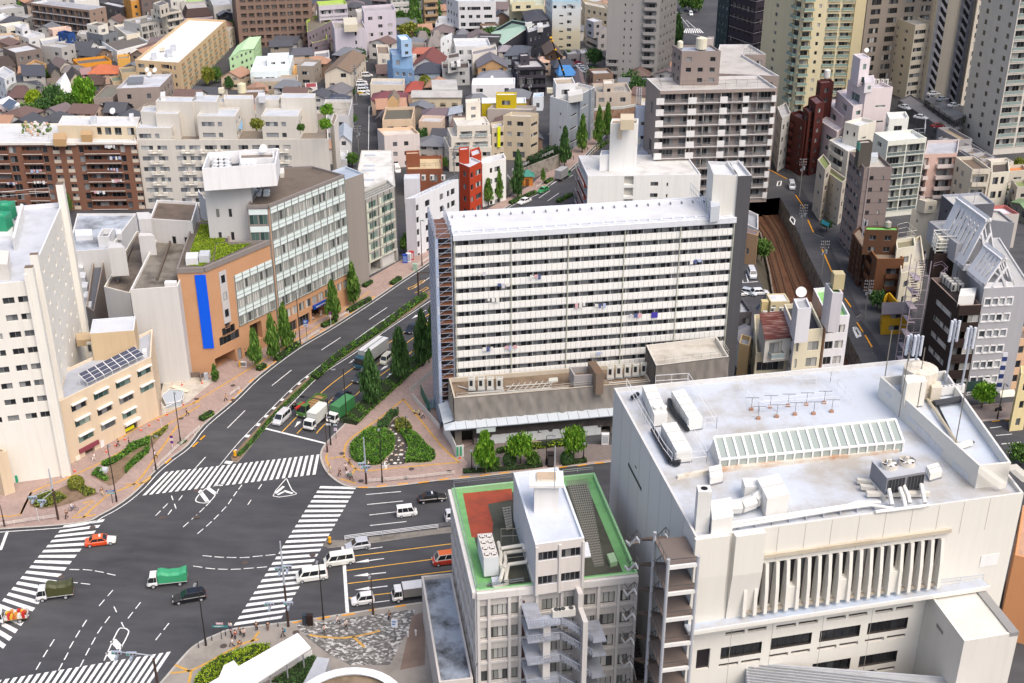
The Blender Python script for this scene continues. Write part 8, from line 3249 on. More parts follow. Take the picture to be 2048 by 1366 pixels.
Hg('green corner of the sunken garden','W1 940,510 1000,450 1040,455 1060,520 1110,560 1080,580',0,.6,'hd',40,poly=1,name='planting_bed',seed=10)
Hg('yellow-green bed at the far tip of the sunken garden','W1 1560,120 1640,70 1720,10 1715,40 1650,110 1580,150',0,.5,'ol',40,poly=1,name='planting_bed',seed=11)
b=Mb()
b.cap([tuple(p)for p in Ps('W1 920,510 1040,430 1530,170 1700,20 1725,20 1540,240 1180,600 1120,620',PZ+.05)],EARTH)
St('garden_soil',b)
b=Mb()
b.cap([tuple(p)for p in Ps('W1 540,680 720,600 760,590 1010,700 900,740 620,830 420,860 310,830 300,790',PZ+.03)],EARTH)
St('garden_soil',b)
Hg('flowering round bed below the leaning traffic signal pole','W1 315,780 380,735 500,690 620,710 685,745 600,800 480,840 370,850',0,.6,'ol',34,poly=1,name='planting_bed',seed=12)
Hg('small flower bed beside the clipped ball shrub','W1 760,640 830,620 980,680 960,710 880,735',0,.5,'ol',40,poly=1,name='planting_bed',seed=13)
Tr('clipped brown-green ball shrub on the hotel forecourt','W1 785,640',2.2,3.,'ball','ol',.2,.13,name='shrub')
Hg('lime green hedge around the white canopy at the bottom edge','W2 200,1380 300,1240 480,1120 640,1060 800,1010 980,1000 700,1180 440,1300 330,1400',0,.9,'lm',40,poly=1,name='planting_bed',seed=14)
Hg('dark ground cover below the white canopy','W2 980,1366 1390,1100 1450,1110 1300,1390',0,.4,'dk',34,poly=1,name='planting_bed',seed=15)
Hg('ivy curtain on the retaining wall beside the avenue','T7 545,690 640,640 760,570 850,560',1.8,3.4,'iv',16,s=.3)
def Tu(nm,q,z,m,par,dens=30):
 r=random.Random(4)
 P=Ps(q,z)
 o=Mb()
 xs=[p.x for p in P]
 ys=[p.y for p in P]
 o.cap([tuple(p+ZV(.02))for p in P],Pl('44561d',rough=.9))
 def inside(x,y):
  k=0
  for i in range(len(P)):
   a,b2=(P[i],P[i-1])
   if(a.y>y)!=(b2.y>y)and x<(b2.x-a.x)*(y-a.y)/(b2.y-a.y)+a.x:
    k=not k
  return k
 for k in range(int((max(xs)-min(xs))*(max(ys)-min(ys))*dens)):
  x,y=(r.uniform(min(xs),max(xs)),r.uniform(min(ys),max(ys)))
  if inside(x,y):
   leaf(o,Vc((x,y,z+.05+.07*r.random())),.12,LEAF[m],r,.5)
 ob=o.bd(nm,par)
 ob['kind']='stuff'
Tu('turf','V2 1140,830 1410,820 1380,1045 1290,1055 1250,1230 1150,1290 1000,1285 1030,1120',zb-.5,'lm',root,44)
Tu('turf','V2 1295,1060 1640,1040 1640,1070 1270,1240',zb-.5,'lm',root,44)
def ninside(p,P):
 k=0
 for a,c in zip(P,P[-1:]+P[:-1]):
  if(a.y>p.y)!=(c.y>p.y)and p.x<(c.x-a.x)*(p.y-a.y)/(c.y-a.y)+a.x:
   k=not k
 return k
LANES=[Ps(q)for q in('R 695,150 745,145 750,330 690,335','R 905,480 1230,190 1260,260 1120,450','R 1350,0 1430,0 1470,120 1360,130','T1 -100,900 1100,1000 1100,1260 -100,1260','T4 740,600 1080,560 1080,800 780,800','R 1470,340 1540,320 1900,900 1560,900','U2 700,950 1500,1100 1500,1400 800,1300','R 1080,260 1115,320 1200,330 1090,180','R 330,160 520,90 560,200 360,200','R -20,340 330,340 330,700 -20,700')]
NF=0
USED=set()
for y in range(26,330,9):
 for x in range(-30,1480,19):
  c=at(x+rnd.uniform(-6,6),y+rnd.uniform(-4,4))
  an=-.12+rnd.choice((0,0,.3,-.3))
  u=Vc((math.cos(an),math.sin(an),0))
  v=Vc((-u.y,u.x,0))
  w,d=(rnd.uniform(3.2,5.2),rnd.uniform(3.2,5.4))
  Q=[c-u*w+v*d,c-u*w-v*d,c+u*w-v*d]
  q4=Q+[Q[0]+Q[2]-Q[1]]
  T=q4+[c]+[Lr(q4[k-1],q4[k],.5)for k in range(4)]
  if any((ninside(p,P)for p in T for P in LANES))or any((ninside(p,P)for p in T for P,l in FP))or any((ninside(p,q4)for P,l in FP for p in P)):
   continue
  nd,lb,nc=min((((P[0]-c).length,l,P[0])for P,l in FP if l and l not in USED))
  lb=' '.join(lb.split()[:6])
  rel='left of' if c.x<nc.x-4 else 'right of' if c.x>nc.x+4 else 'behind' if c.y>nc.y else 'in front of'
  NF+=1
  l=None
  for k in range(60):
   wc,wh=rnd.choice((('white','e9e8e4'),('grey','bdbab6'),('cream','ddd3bf'),('taupe','a3988c'),('off-white','d9d6d0'),('brown','8d7767'),('pinkish','dcc6b4'),('charcoal','5c5a5e')))
   rc,rh=rnd.choice((('charcoal','55565c'),('brown','75605a'),('pale','c4c6ca'),('slate','7c7f86'),('plum','7d6f70'),('tan','b48c74')))
   z=rnd.uniform(4.5,7.5)
   l='%s house with a %s roof, %s the '%(wc,rc,rel)+lb
   if l not in USED:
    break
  USED.add(l)
  if rc=='pale':
   Bd(l,Q,z,wh,rh,'house').do()
  else:
   Gb(l,Q,z-1,rnd.uniform(1.4,2.4),wh,rh,ridge=NF%2,hip=(0,.3)[NF%3==0])
GLS=NT('vehicle glass').out((.018,.022,.026),.08,.6)
TYR=Pl('1b1b1d',rough=.9)
RIM=Pl('b5b8bd',rough=.35)
LAMP=Pl('f4f2e6',.95,.15,.6)
TAIL=Pl('a61f1c',rough=.3)
CHS=Pl('2b2c2f',rough=.8)
Z0=(0,0,0)
def loft(o,st,m):
 rings=[]
 for x,w,zl,zh in st:
  r=min(.12,(zh-zl)*.3)
  rings.append([(x,-w+.06,zl),(x,-w,zl+.1),(x,-w,zh-r),(x,-w+r,zh),(x,w-r,zh),(x,w,zh-r),(x,w,zl+.1),(x,w-.06,zl)])
 for a,c in zip(rings,rings[1:]):
  for i in range(8):
   j=(i+1)%8
   o.py([a[i],c[i],c[j],a[j]],m)
 o.py(rings[0],m)
 o.py(rings[-1][::-1],m)
def smooth_shade(ob,ang=40):
 for p in ob.data.polygons:
  p.use_smooth=1
 try:
  ob.data.set_sharp_from_angle(angle=math.radians(ang))
 except Exception:
  pass
def wheels(r,xs,W,rad=.32):
 for x in xs:
  for s in(-1,1):
   o=Mb()
   y=s*(W/2-.1)
   o.cyl((x,y-.11,rad),(x,y+.11,rad),rad,TYR,n=16)
   t=o.bd('wheel',r,Z0)
   c=Mb()
   c.cyl((0,s*.112,0),(0,s*.125,0),rad*.62,RIM,n=12)
   q=c.bd('rim',t,Z0)
   q.location=(x,y,rad)
def lights(r,xf,xr,w,zf,zr_):
 for s in(-1,1):
  o=Mb()
  o.box(xf-.03,xf+.03,s*w-.16,s*w+.16,zf-.08,zf+.08,LAMP)
  o.bd('headlight',r,Z0)
  o=Mb()
  o.box(xr-.03,xr+.03,s*w-.12,s*w+.12,zr_-.1,zr_+.1,TAIL)
  o.bd('tail_light',r,Z0)
def cabin(o,g,W,xb,xr0,xr1,xw,zb_,zr,m,mr=None,split=.5,inset_=.17):
 wb,wt=(W/2-.05,W/2-inset_)
 bt=[(xb,-wb,zb_),(xw,-wb,zb_),(xw,wb,zb_),(xb,wb,zb_)]
 tp=[(xr0,-wt,zr),(xr1,-wt,zr),(xr1,wt,zr),(xr0,wt,zr)]
 bt=[Vc(p)for p in bt]
 tp=[Vc(p)for p in tp]
 for i in range(4):
  j=(i+1)%4
  o.py([bt[i],bt[j],tp[j],tp[i]],m)
 e_=[Vc((xr0+.08,-wt+.1,zr+.05)),Vc((xr1-.1,-wt+.1,zr+.05)),Vc((xr1-.1,wt-.1,zr+.05)),Vc((xr0+.08,wt-.1,zr+.05))]
 for i in range(4):
  j=(i+1)%4
  o.py([tp[i],tp[j],e_[j],e_[i]],mr or m)
 o.py(e_,mr or m)
 def pane(a,b,c,d,x0=.06,x1=.94,y0=.1,y1=.9):
  f=lambda u,v:Lr(Lr(a,b,u),Lr(d,c,u),v)
  n=(b-a).cross(d-a).normalized()
  ctr=(a+b+c+d)/4
  n=n if n.dot(ctr-ZV((zb_+zr)/2))>0 or n.z>0 else-n
  g.py([f(x0,y0)+n*.012,f(x1,y0)+n*.012,f(x1,y1)+n*.012,f(x0,y1)+n*.012],GLS)
 for a,b,c,d in((bt[0],bt[1],tp[1],tp[0]),(bt[2],bt[3],tp[3],tp[2])):
  k=len(split)if isinstance(split,tuple)else 0
  cuts=[.05]+(list(split)if k else[split])+[.95]
  if a is bt[2]:
   cuts=[1-x for x in cuts[::-1]]
  for x0,x1 in zip(cuts,cuts[1:]):
   pane(a,b,c,d,x0+.012,x1-.012)
 pane(bt[1],bt[2],tp[2],tp[1],.05,.95)
 pane(bt[3],bt[0],tp[0],tp[3],.08,.92,.15,.88)
SPEC=dict(sedan=dict(L=4.65,W=1.72,zb=.9,zr=1.42,xb=-1.75,xr0=-1.05,xr1=.35,xw=1.05,zh=.86,zt=.9),hatch=dict(L=3.9,W=1.68,zb=.92,zr=1.5,xb=-1.85,xr0=-1.55,xr1=.25,xw=1.,zh=.88,zt=.95),wagon=dict(L=4.75,W=1.78,zb=.95,zr=1.58,xb=-2.2,xr0=-1.9,xr1=.35,xw=1.2,zh=.92,zt=.97),kei=dict(L=3.4,W=1.48,zb=.95,zr=1.66,xb=-1.62,xr0=-1.5,xr1=.3,xw=.95,zh=.95,zt=.98),minivan=dict(L=4.6,W=1.7,zb=1.,zr=1.82,xb=-2.22,xr0=-2.05,xr1=.7,xw=1.6,zh=.98,zt=1.),van=dict(L=4.7,W=1.7,zb=1.08,zr=1.96,xb=-2.3,xr0=-2.2,xr1=1.35,xw=2.,zh=1.08,zt=1.08),keivan=dict(L=3.4,W=1.48,zb=1.,zr=1.88,xb=-1.66,xr0=-1.58,xr1=.9,xw=1.35,zh=1.,zt=1.))
def place(q,L=None):
 a,c=Ps(q)
 d=(c-a).normalized()
 m=(a+c)/2
 return(Vc((m.x,m.y,0.)),math.atan2(d.y,d.x))
def Ca(label,q,kind='sedan',col='f2f2f2',cat='car',name='parked_car',hood=None,roof=None,lower=None,sign=None,z=0.,group=None):
 s=SPEC[kind]
 L,W=(s['L'],s['W'])
 loc,rz=place(q)
 loc.z=z
 r=Th(name,label,cat,loc,rz,group)
 m=gloss(col)
 h=L/2
 o=Mb()
 g=Mb()
 lo=lower and gloss(lower)or m
 w=W/2
 zt,zh=(s['zt'],s['zh'])
 loft(o,[(-h,w-.14,.32,zt-.18),(-h+.12,w-.03,.22,zt-.02),(-h+.6,w,.2,zt),(0,w,.2,s['zb'])],lo)
 loft(o,[(0,w,.2,s['zb']),(s['xw'],w,.2,zh)],lo)
 x1=min(s['xw'],h-.3)
 loft(o,[(x1,w,.2,zh),(h-.25,w-.03,.22,zh-.12-.1*(kind in('sedan','hatch','wagon'))),(h-.06,w-.1,.24,zh-.26),(h,w-.22,.34,zh-.36)],gloss(hood)if hood else lo)
 cabin(o,g,W,s['xb'],s['xr0'],s['xr1'],s['xw'],s['zb'],s['zr'],m,gloss(roof)if roof else None,(.33,.66)if kind in('van','minivan','keivan','wagon')else .5)
 ob=o.bd('body',r,Z0)
 smooth_shade(ob)
 g.bd('window',r,Z0,fix=0)
 wheels(r,(-h+.75,h-.8),W,.31 if W>1.6 else .28)
 lights(r,h-.02,-h,w-.28,zh-.3,zt-.22)
 k=Mb()
 k.box(-h+.3,h-.3,-w+.06,w-.06,.16,.3,CHS)
 k.bd('underbody',r,Z0)
 for sd in(-1,1):
  k=Mb()
  k.box(s['xw']-.35,s['xw']-.2,sd*(w+.02),sd*(w+.18),s['zb'],s['zb']+.14,m)
  k.bd('mirror',r,Z0)
 if sign:
  k=Mb()
  k.box(-.15,.12,-.3,.3,s['zr']+.05,s['zr']+.22,Pl(sign))
  k.bd('roof_sign',r,Z0)
 return r
def Tk(label,q,cab='f2f2f2',box_='e2e2e2',L=6.,W=1.9,kind='box',top=None,bh=2.9,cat='truck',cl=1.5,z=0.):
 loc,rz=place(q)
 r=Th('truck',label,cat,loc,rz)
 h=L/2
 m=gloss(cab)
 o=Mb()
 g=Mb()
 w=W/2
 zc=.9 if L<7 else 1.1
 rad=.36 if L<7 else .48
 zr=2.05 if L<7 else 2.7
 loft(o,[(h-cl,w-.02,.45,zc+.15),(h-.15,w-.02,.42,zc+.15),(h,w-.1,.42,zc)],m)
 cabin(o,g,W,h-cl,h-cl+.05,h-.42,h-.06,zc+.12,zr,m,None,(.35,),.1)
 ob=o.bd('cab',r,Z0)
 smooth_shade(ob)
 g.bd('window',r,Z0,fix=0)
 k=Mb()
 k.box(-h+.1,h-.3,-w*.5,w*.5,.42,.72,CHS)
 k.box(h-.05,h+.05,-w+.05,w-.05,.35,.6,Pl('4a4b4e'))
 k.bd('chassis',r,Z0)
 wheels(r,(h-.85,-h+1.1)if L<7 else(h-1.,-h+1.2,-h+2.4),W,rad)
 lights(r,h+.02,-h,w-.3,.72,.7)
 x0,x1=(-h,h-cl-.12)
 zb_=.85 if L<7 else 1.15
 bm=Pl(box_,rough=.45)
 for sd in(-1,1):
  k=Mb()
  k.box(h-.35,h-.25,sd*(w+.05),sd*(w+.25),zc+.5,zc+.9,CHS)
  k.bd('mirror',r,Z0)
 o=Mb()
 if kind=='box':
  o.box(x0,x1,-w,w,zb_,bh,bm,Pl(top)if top else None)
  for k in range(1,5):
   o.box(x0+(x1-x0)*k/5-.02,x0+(x1-x0)*k/5+.02,-w-.015,w+.015,zb_,bh,bm)
  o.box(x0,x1,-w-.02,w+.02,bh-.1,bh+.02,bm,Pl(top)if top else None)
  o.bd('cargo_box',r,Z0)
  if cl and L>7:
   k=Mb()
   k.box(x0,x1,-.12,.12,bh+.02,bh+.05,Pl('8d9094'))
   k.bd('roof_seam',r,Z0)
 elif kind=='tarp':
  n=8
  rings=[]
  for i in range(n+1):
   t=i/n
   x=x0+(x1-x0)*t
   hh=bh-.35*math.sin(math.pi*min(1,t*1.1))+.06*math.sin(i*2.1)
   rings.append([(x,-w-.03,zb_),(x,-w-.03,hh-.25),(x,-w*.55,hh),(x,w*.55,hh+.02),(x,w+.03,hh-.25),(x,w+.03,zb_)])
  for a,c in zip(rings,rings[1:]):
   for i in range(5):
    o.py([a[i],c[i],c[i+1],a[i+1]],bm)
  o.py(rings[0],bm)
  o.py(rings[-1],bm)
  ob=o.bd('tarpaulin',r,Z0)
  smooth_shade(ob,60)
  k=Mb()
  k.box(x0,x1,-w,w,zb_-.12,zb_+.3,gloss(cab))
  k.bd('load_bed',r,Z0)
 else:
  o.box(x0,x1,-w,w,zb_-.15,zb_,Pl(top or 'a98a63'))
  for a_ in((x0,x1,-w,-w+.06),(x0,x1,w-.06,w),(x0,x0+.06,-w,w),(x1-.06,x1,-w,w)):
   o.box(*a_,zb_,zb_+.45,bm)
  o.bd('load_bed',r,Z0)
  k=Mb()
  if kind=='crane':
   for i in range(5):
    k.box(x0+.3+i*1.,x0+.42+i*1.,-w+.1,w-.1,zb_+.01,zb_+.06,Pl('4a3f30'))
   for i in range(8):
    k.box(x0+.2,x1-.2,-w+.12+i*.23,-w+.3+i*.23,zb_+0.,zb_+.03,Pl('b08d5f'))
   k.bd('planking',r,Z0)
   k=Mb()
   rd=Pl('c9302c')
   k.ob((x1+.1,-.3,zb_),(.5,0,0),(0,.6,0),(0,0,1.6),Pl('3c4a2c'))
   k.ob((x1+.3,-.15,2.5),(2.2,-.55,-.25),(0,.32,0),(0,0,.35),rd)
   k.bd('crane_arm',r,Z0)
  else:
   for i in range(16):
    c=['d9622b','e2b93b','c9302c','e8e4da','f0ece2','d98a3a'][i%6]
    x,y=(x0+.3+i%8*(x1-x0-.6)/8,-w*.55+i//8*w*.9)
    k.box(x,x+.42,y,y+.6,zb_+.02,zb_+.45+.2*(i*7%3),Pl(c))
   k.bd('load',r,Z0)
 return r
Ca('orange taxi with a white bonnet turning through the junction','R 171,1091 233,1083','sedan','ee6327','taxi','taxi',hood='f2ede4',lower='e4501f',sign='ffffff')
Tk('small white truck with an olive green canvas canopy on the left crossing','R 147,1190 77,1199','f0f0f0','4f5233',5.2,1.8,'tarp',bh=2.75)
Tk('small white truck carrying bright crates at the left edge','R 60,1237 -14,1247','f0f0f0','e9e9e9',4.8,1.7,'load')
Tk('white truck under a bright green tarpaulin in the junction','R 379,1163 294,1172','eef0ee','43a878',5.8,1.9,'tarp',bh=2.6)
Ca('black estate car in front of the green tarpaulin truck','R 413,1194 346,1205','wagon','17181f')
Ca('white van waiting astride the right-hand zebra crossing','R 653,1154 596,1162','van','f2f2ec','van','van')
Ca('white long-roofed van stopping just behind the one on the zebra crossing','R 709,1122 649,1131','van','f2f2ea','van','van')
Ca('silver hatchback beside the white guard rail','R 738,1092 694,1099','hatch','c3c6ce')
Ca('small white box van heading right past the dashed lines','R 793,1033 834,1028','keivan','f6f6f6','van','van')
Ca('black sedan taxi heading right nearest the corner island','R 838,1004 891,998','sedan','111318','taxi','taxi',sign='e9e9f2')
Ca('pale car mostly hidden behind the green-edged block','R 893,1041 942,1035','minivan','d9dbe0')
Ca('white and red van with an orange roof stripe beside the green-edged block','R 925,1121 865,1129','van','f0ece6','van','van',roof='e8702c',lower='c8402a')
Ca('small white tall hatchback at the stop line nearest the stone pavement','R 748,1203 704,1209','kei','f2f2f2')
Tk('white truck with a silver drop-side box beside the annex','R 860,1190 792,1199','f2f2f2','8a8782',6.2,1.95,'box','e4e4e4',2.3)
Ca('silver minivan first at the avenue stop line','R 573,833 555,850','minivan','d3d4d8')
Tk('green truck with a wooden bed and a red crane arm at the avenue stop line','R 651,797 596,843','4c7a36','5f8a48',7.6,2.2,'crane',cl=1.7)
Tk('white box truck at the stop line between the crane truck and the green box truck','R 650,832 615,864','eef0ee','d6d8d2',6.2,2.,'box','e8e8e2',3.)
Tk('truck with a dark green cargo box next to the broad hedge','R 702,818 661,850','f0f0ee','3f7d4c',6.8,2.05,'box','4c8d5a',3.1)
Ca('dark blue sedan behind the green box truck','R 699,787 667,809','sedan','20263a')
Tk('long lorry with a teal cab and a silver wing body','R 773,701 712,746','28566a','b9bbb8',9.6,2.4,'box','ececea',3.6,'lorry',1.8)
Ca('pale gold tall van beside the long lorry','R 782,716 763,734','keivan','dcd8c8','van','van')
Ca('dark grey car half hidden by the nearest dark tree','R 735,749 711,768','wagon','3f434a')
Ca('black sedan further up the avenue','R 833,654 816,668','sedan','20242c')
Ca('yellow taxi behind the dark tree near the scaffold','R 864,654 847,666','sedan','f0b417','taxi','taxi')
Ca('green taxi with a yellow stripe on the far avenue','R 1098,377 1074,390','sedan','3fa553','taxi','taxi',lower='2f8f45',sign='f0f0f0')
Ca('white sedan with black windows on the far avenue','R 1061,401 1036,411','sedan','f4f4f4')
Tk('grey box truck with an open dark rear and a green cab','R 1112,366 1138,349','57b060','a6a6a8',6.4,2.1,'box','b9babb',3.3)
Ca('white van parked in the gap beside the white skylight hall','R 792,337 797,350','van','f0f0f0','van','van')
Ca('silver van coming down the alley beside the tracks','R 1581,368 1585,384','van','c9ced6','van','van')
Ca('silver van in the small car park by the cutting','R 1500,543 1507,561','van','d6dae2','van','van')
Ca('white car at the edge of the small car park','R 1463,548 1466,562','hatch','f2f2f2')
for i,(q,l,c)in enumerate([('R 1470,592 1488,590','white car behind the charcoal house roof','f0f0f0'),('R 1493,588 1503,590','silver-blue car between two others behind the charcoal house','b9c4ce'),('R 1512,589 1528,588','white car with a pale roof nearest the cutting behind the charcoal house','e6e8ec')]):
 Ca(l,q,'hatch',c)
for i,(x,y,c,l)in enumerate([(1960,775,'e6e8ea','white minivan at the back of the lane car park'),(1910,840,'f4f4f6','white car in the lane car park, second from the back'),(1910,868,'eceef2','white car in the lane car park, third from the back'),(1920,900,'c9d3e2','bluish white car in the middle of the lane car park'),(1925,935,'f2f2f2','white car behind the yellow board in the lane car park'),(1935,965,'f4f4f4','white car nearest the lane in the lane car park')]):
 u,v=px('T2 %d,%d'%(x,y+12))[0]
 Ca(l,'R %f,%f %f,%f'%(u-9,v+.5,u+10,v-.5),'minivan' if i%2==0 else 'hatch',c)
for i,(x,y,c,l)in enumerate([(800,645,'a52a3c','red car at the end of the row below the grey garages'),(820,672,'f0f0f2','white car next to the red car'),(845,690,'e6e8ec','second white car from the red car'),(860,710,'d3d8e0','pale silver car in the row below the garages'),(880,728,'f0f2f4','white car at the near end of the row below the garages'),(1040,590,'3a4a58','dark blue car beside the grey tower')]):
 u,v=px('T4 %d,%d'%(x,y+14))[0]
 Ca(l,'R %f,%f %f,%f'%(u-8,v+1,u+8,v-1),'sedan',c)
Ca('white minivan on top of the parking rack','U2 1060,985 1180,968','minivan','eef0f2',z=0)and None
for q,l,c,z in(('U2 1165,1035 1250,1020','grey sedan in the middle of the parking rack','9aa3ad',6.7),('U2 1270,1100 1390,1085','white sedan at the near end of the parking rack','f2f2f2',6.7),('U2 925,1205 1055,1225','white sedan on the deck car park','f4f4f4',4.2),('U2 1120,1305 1200,1300','dark red car on the deck car park','7d1f2e',4.2),('U2 800,1105 850,1120','white car at the far corner of the deck car park','eceef0',4.2),('U2 1055,980 1180,968','white minivan at the far end of the parking rack','eef0f2',6.7)):
 a,c_=Ps(q,z)
 d=(c_-a).normalized()
 r=Ca(l,q,'sedan',c)
 r.location=((a.x+c_.x)/2,(a.y+c_.y)/2,z)
for o in[o for o in COL.objects if o.parent is None and o.get('label')=='white minivan on top of the parking rack']:
 for ch in list(o.children_recursive):
  bpy.data.objects.remove(ch)
 bpy.data.objects.remove(o)
Ca('dark car on the far street at the top edge','T4 1845,112 1868,150','hatch','2f3742')
Ca('white van on the far street beside the trees','T4 1935,135 1965,175','minivan','eef0f2','van','van')
def person_meshes():
 out={}
 def skin(vs,es,rad,sub=1,root=0):
  me=bpy.data.meshes.new('body')
  me.from_pydata(vs,es,[])
  o=bpy.data.objects.new('tmp',me)
  COL.objects.link(o)
  o.modifiers.new('s','SKIN')
  for i,r_ in enumerate(rad):
   me.skin_vertices[0].data[i].radius=(r_,r_)if not isinstance(r_,tuple)else r_
  me.skin_vertices[0].data[root].use_root=1
  s=o.modifiers.new('u','SUBSURF')
  s.levels=sub
  s.render_levels=sub
  dg=bpy.context.evaluated_depsgraph_get()
  m2=bpy.data.meshes.new_from_object(o.evaluated_get(dg))
  bpy.data.objects.remove(o)
  m2.materials.append(None)
  for p in m2.polygons:
   p.use_smooth=1
  return m2
 for pose,(lf,rf,la,ra)in dict(stand=(.05,-.03,.05,.03),walk=(.34,-.32,-.28,.28),sit=(.45,.45,.4,.4)).items():
  sit=pose=='sit'
  hz_=.95
  V=[(0,0,hz_),(0,0,1.18),(0.,0,1.4),(.01,0,1.5),(.03,0,1.6),(.03,0,1.7)]
  E=[(0,1),(1,2),(2,3),(3,4),(4,5)]
  R=[(.15,.11),(.14,.1),(.17,.1),.055,.095,.08]
  for s,f in((-1,lf),(1,rf)):
   b0=len(V)
   kn=(.16+f*.5,s*.1,.52)if not sit else(.4,s*.14,.85)
   an=(f,s*.1,.1)if not sit else(.28,s*.12,.42)
   V+=[(.01,s*.09,.88),kn,an,(an[0]+.17,s*.11,an[2]-.05)]
   E+=[(0,b0),(b0,b0+1),(b0+1,b0+2),(b0+2,b0+3)]
   R+=[.095,.06,.04,.035]
  for s,f in((-1,la),(1,ra)):
   b0=len(V)
   el_=(f*.4-.04,s*.25,1.13)
   wr=(f+.05,s*.26,.9)if not sit else(.45,s*.2,1.05)
   V+=[(0,s*.19,1.4),el_,wr,(wr[0]+.03,wr[1],wr[2]-.08)]
   E+=[(2,b0),(b0,b0+1),(b0+1,b0+2),(b0+2,b0+3)]
   R+=[.055,.042,.03,.03]
   h0=b0+3
   for k in range(4):
    q=len(V)
    V+=[(wr[0]+.035+.02*(k-1.5),wr[1]+0.*s,wr[2]-.13),(wr[0]+.045+.02*(k-1.5),wr[1]-.01*s,wr[2]-.17+.006*abs(k-1.5))]
    E+=[(h0,q),(q,q+1)]
    R+=[.009,.008]
   q=len(V)
   V+=[(wr[0]+.075,wr[1]-.02*s,wr[2]-.08),(wr[0]+.09,wr[1]-.03*s,wr[2]-.12)]
   E+=[(h0,q),(q,q+1)]
   R+=[.01,.008]
  out[pose,'body']=skin(V,E,R)
  T=[(0,0,.98),(0,0,1.18),(0,0,1.41)]
  TE=[(0,1),(1,2)]
  TR_=[(.17,.13),(.16,.12),(.19,.12)]
  for s,f in((-1,la),(1,ra)):
   b0=len(T)
   T+=[(0,s*.19,1.41),(f*.4-.04,s*.25,1.13),(f*.6+0. if not sit else .3,s*.255,1. if not sit else 1.1)]
   TE+=[(2,b0),(b0,b0+1),(b0+1,b0+2)]
   TR_+=[.075,.062,.05]
  out[pose,'shirt']=skin(T,TE,TR_)
  T=[(0,0,.98),(0,0,.9)]
  TE=[(0,1)]
  TR_=[(.17,.13),(.16,.13)]
  for s,f in((-1,lf),(1,rf)):
   b0=len(T)
   kn=(.16+f*.5,s*.1,.52)if not sit else(.4,s*.14,.85)
   an=(f,s*.1,.16)if not sit else(.28,s*.12,.48)
   T+=[(.01,s*.09,.86),kn,an]
   TE+=[(1,b0),(b0,b0+1),(b0+1,b0+2)]
   TR_+=[.115,.08,.065]
  out[pose,'trousers']=skin(T,TE,TR_)
  b=Mb()
  b.ball((.02,0,1.665),.108,Pl('1d1815'),10,6,1.05)
  hm=b.mesh('hair',fix=0)
  for v in hm.vertices:
   if v.co.x>.07 and v.co.z<1.7:
    v.co.x=.05
   if v.co.z<1.6:
    v.co.z=1.6
  out[pose,'hair']=hm
  b=Mb()
  b.box(.118,.126,-.045,-.02,1.635,1.65,Pl('2a2220'))
  b.box(.118,.126,.02,.045,1.635,1.65,Pl('2a2220'))
  b.box(.12,.14,-.012,.012,1.595,1.635,Pl('c99a7d'))
  b.box(.112,.122,-.025,.025,1.565,1.575,Pl('8d4f47'))
  out[pose,'face']=b.mesh('face',fix=0)
 return out
PM=person_meshes()
SKN=Pl('d3a488')
def Pe(label,q,yaw,shirt='222222',tr='26262a',pose='walk',z=.13,hair='1d1815',bag=None,s=1.,loc=None):
 p=loc or pt(q,z)
 r=Th('person',label,'person',p,yaw)
 r.scale=(s,s,s)
 for nm,c in(('body',SKN),('shirt',Pl(shirt)),('trousers',Pl(tr)),('hair',Pl(hair)),('face',None)):
  o=inst(nm,PM[pose,nm],r,Matrix.Identity(4))
  if c:
   o.material_slots[0].link='OBJECT'
   o.material_slots[0].material=c
 if bag:
  b=Mb()
  b.box(-.36,-.17,-.15,.15,1.02,1.42,Pl(bag))
  b.bd('backpack',r,Z0)
 return r
for a in[('person in a black suit waiting at the kerb, left of the two dark figures','W2 838,838',1.6,'16171b','16171b','stand'),('person in a black coat and skirt at the kerb, right of the two dark figures','W2 955,835',2.2,'131317','6d5246','stand'),('person in white at the corner of the zebra crossing','W2 572,836',1.4,'efeff2','5b6a8a','stand'),('person in a striped dark top in the waiting group','W2 580,905',.5,'4a4d5f','22232b','stand'),('person in a red-collared jacket in the middle of the waiting group','W2 625,925',2.6,'a23540','28304a','stand'),('person in grey at the back of the waiting group','W2 668,885',1.,'7b8079','30323a','stand'),('person in a pale pink top beside the black bag in the waiting group','W2 708,905',1.8,'e3cfd2','22242b','stand'),('person in white shirt with black trousers in front of the waiting group','W2 590,1000',-2.6,'ecedf0','131318','walk')]:
 Pe(*a)
Pe('person in grey trousers with an orange backpack','W2 672,1030',-.6,'4a3a34','9a9ca4','walk',bag='f0901f')
Pe('person with a blue backpack walking toward the white canopy','W2 1112,905',-2.4,'2f4f60','3b3c42','walk',bag='2f8fb5')
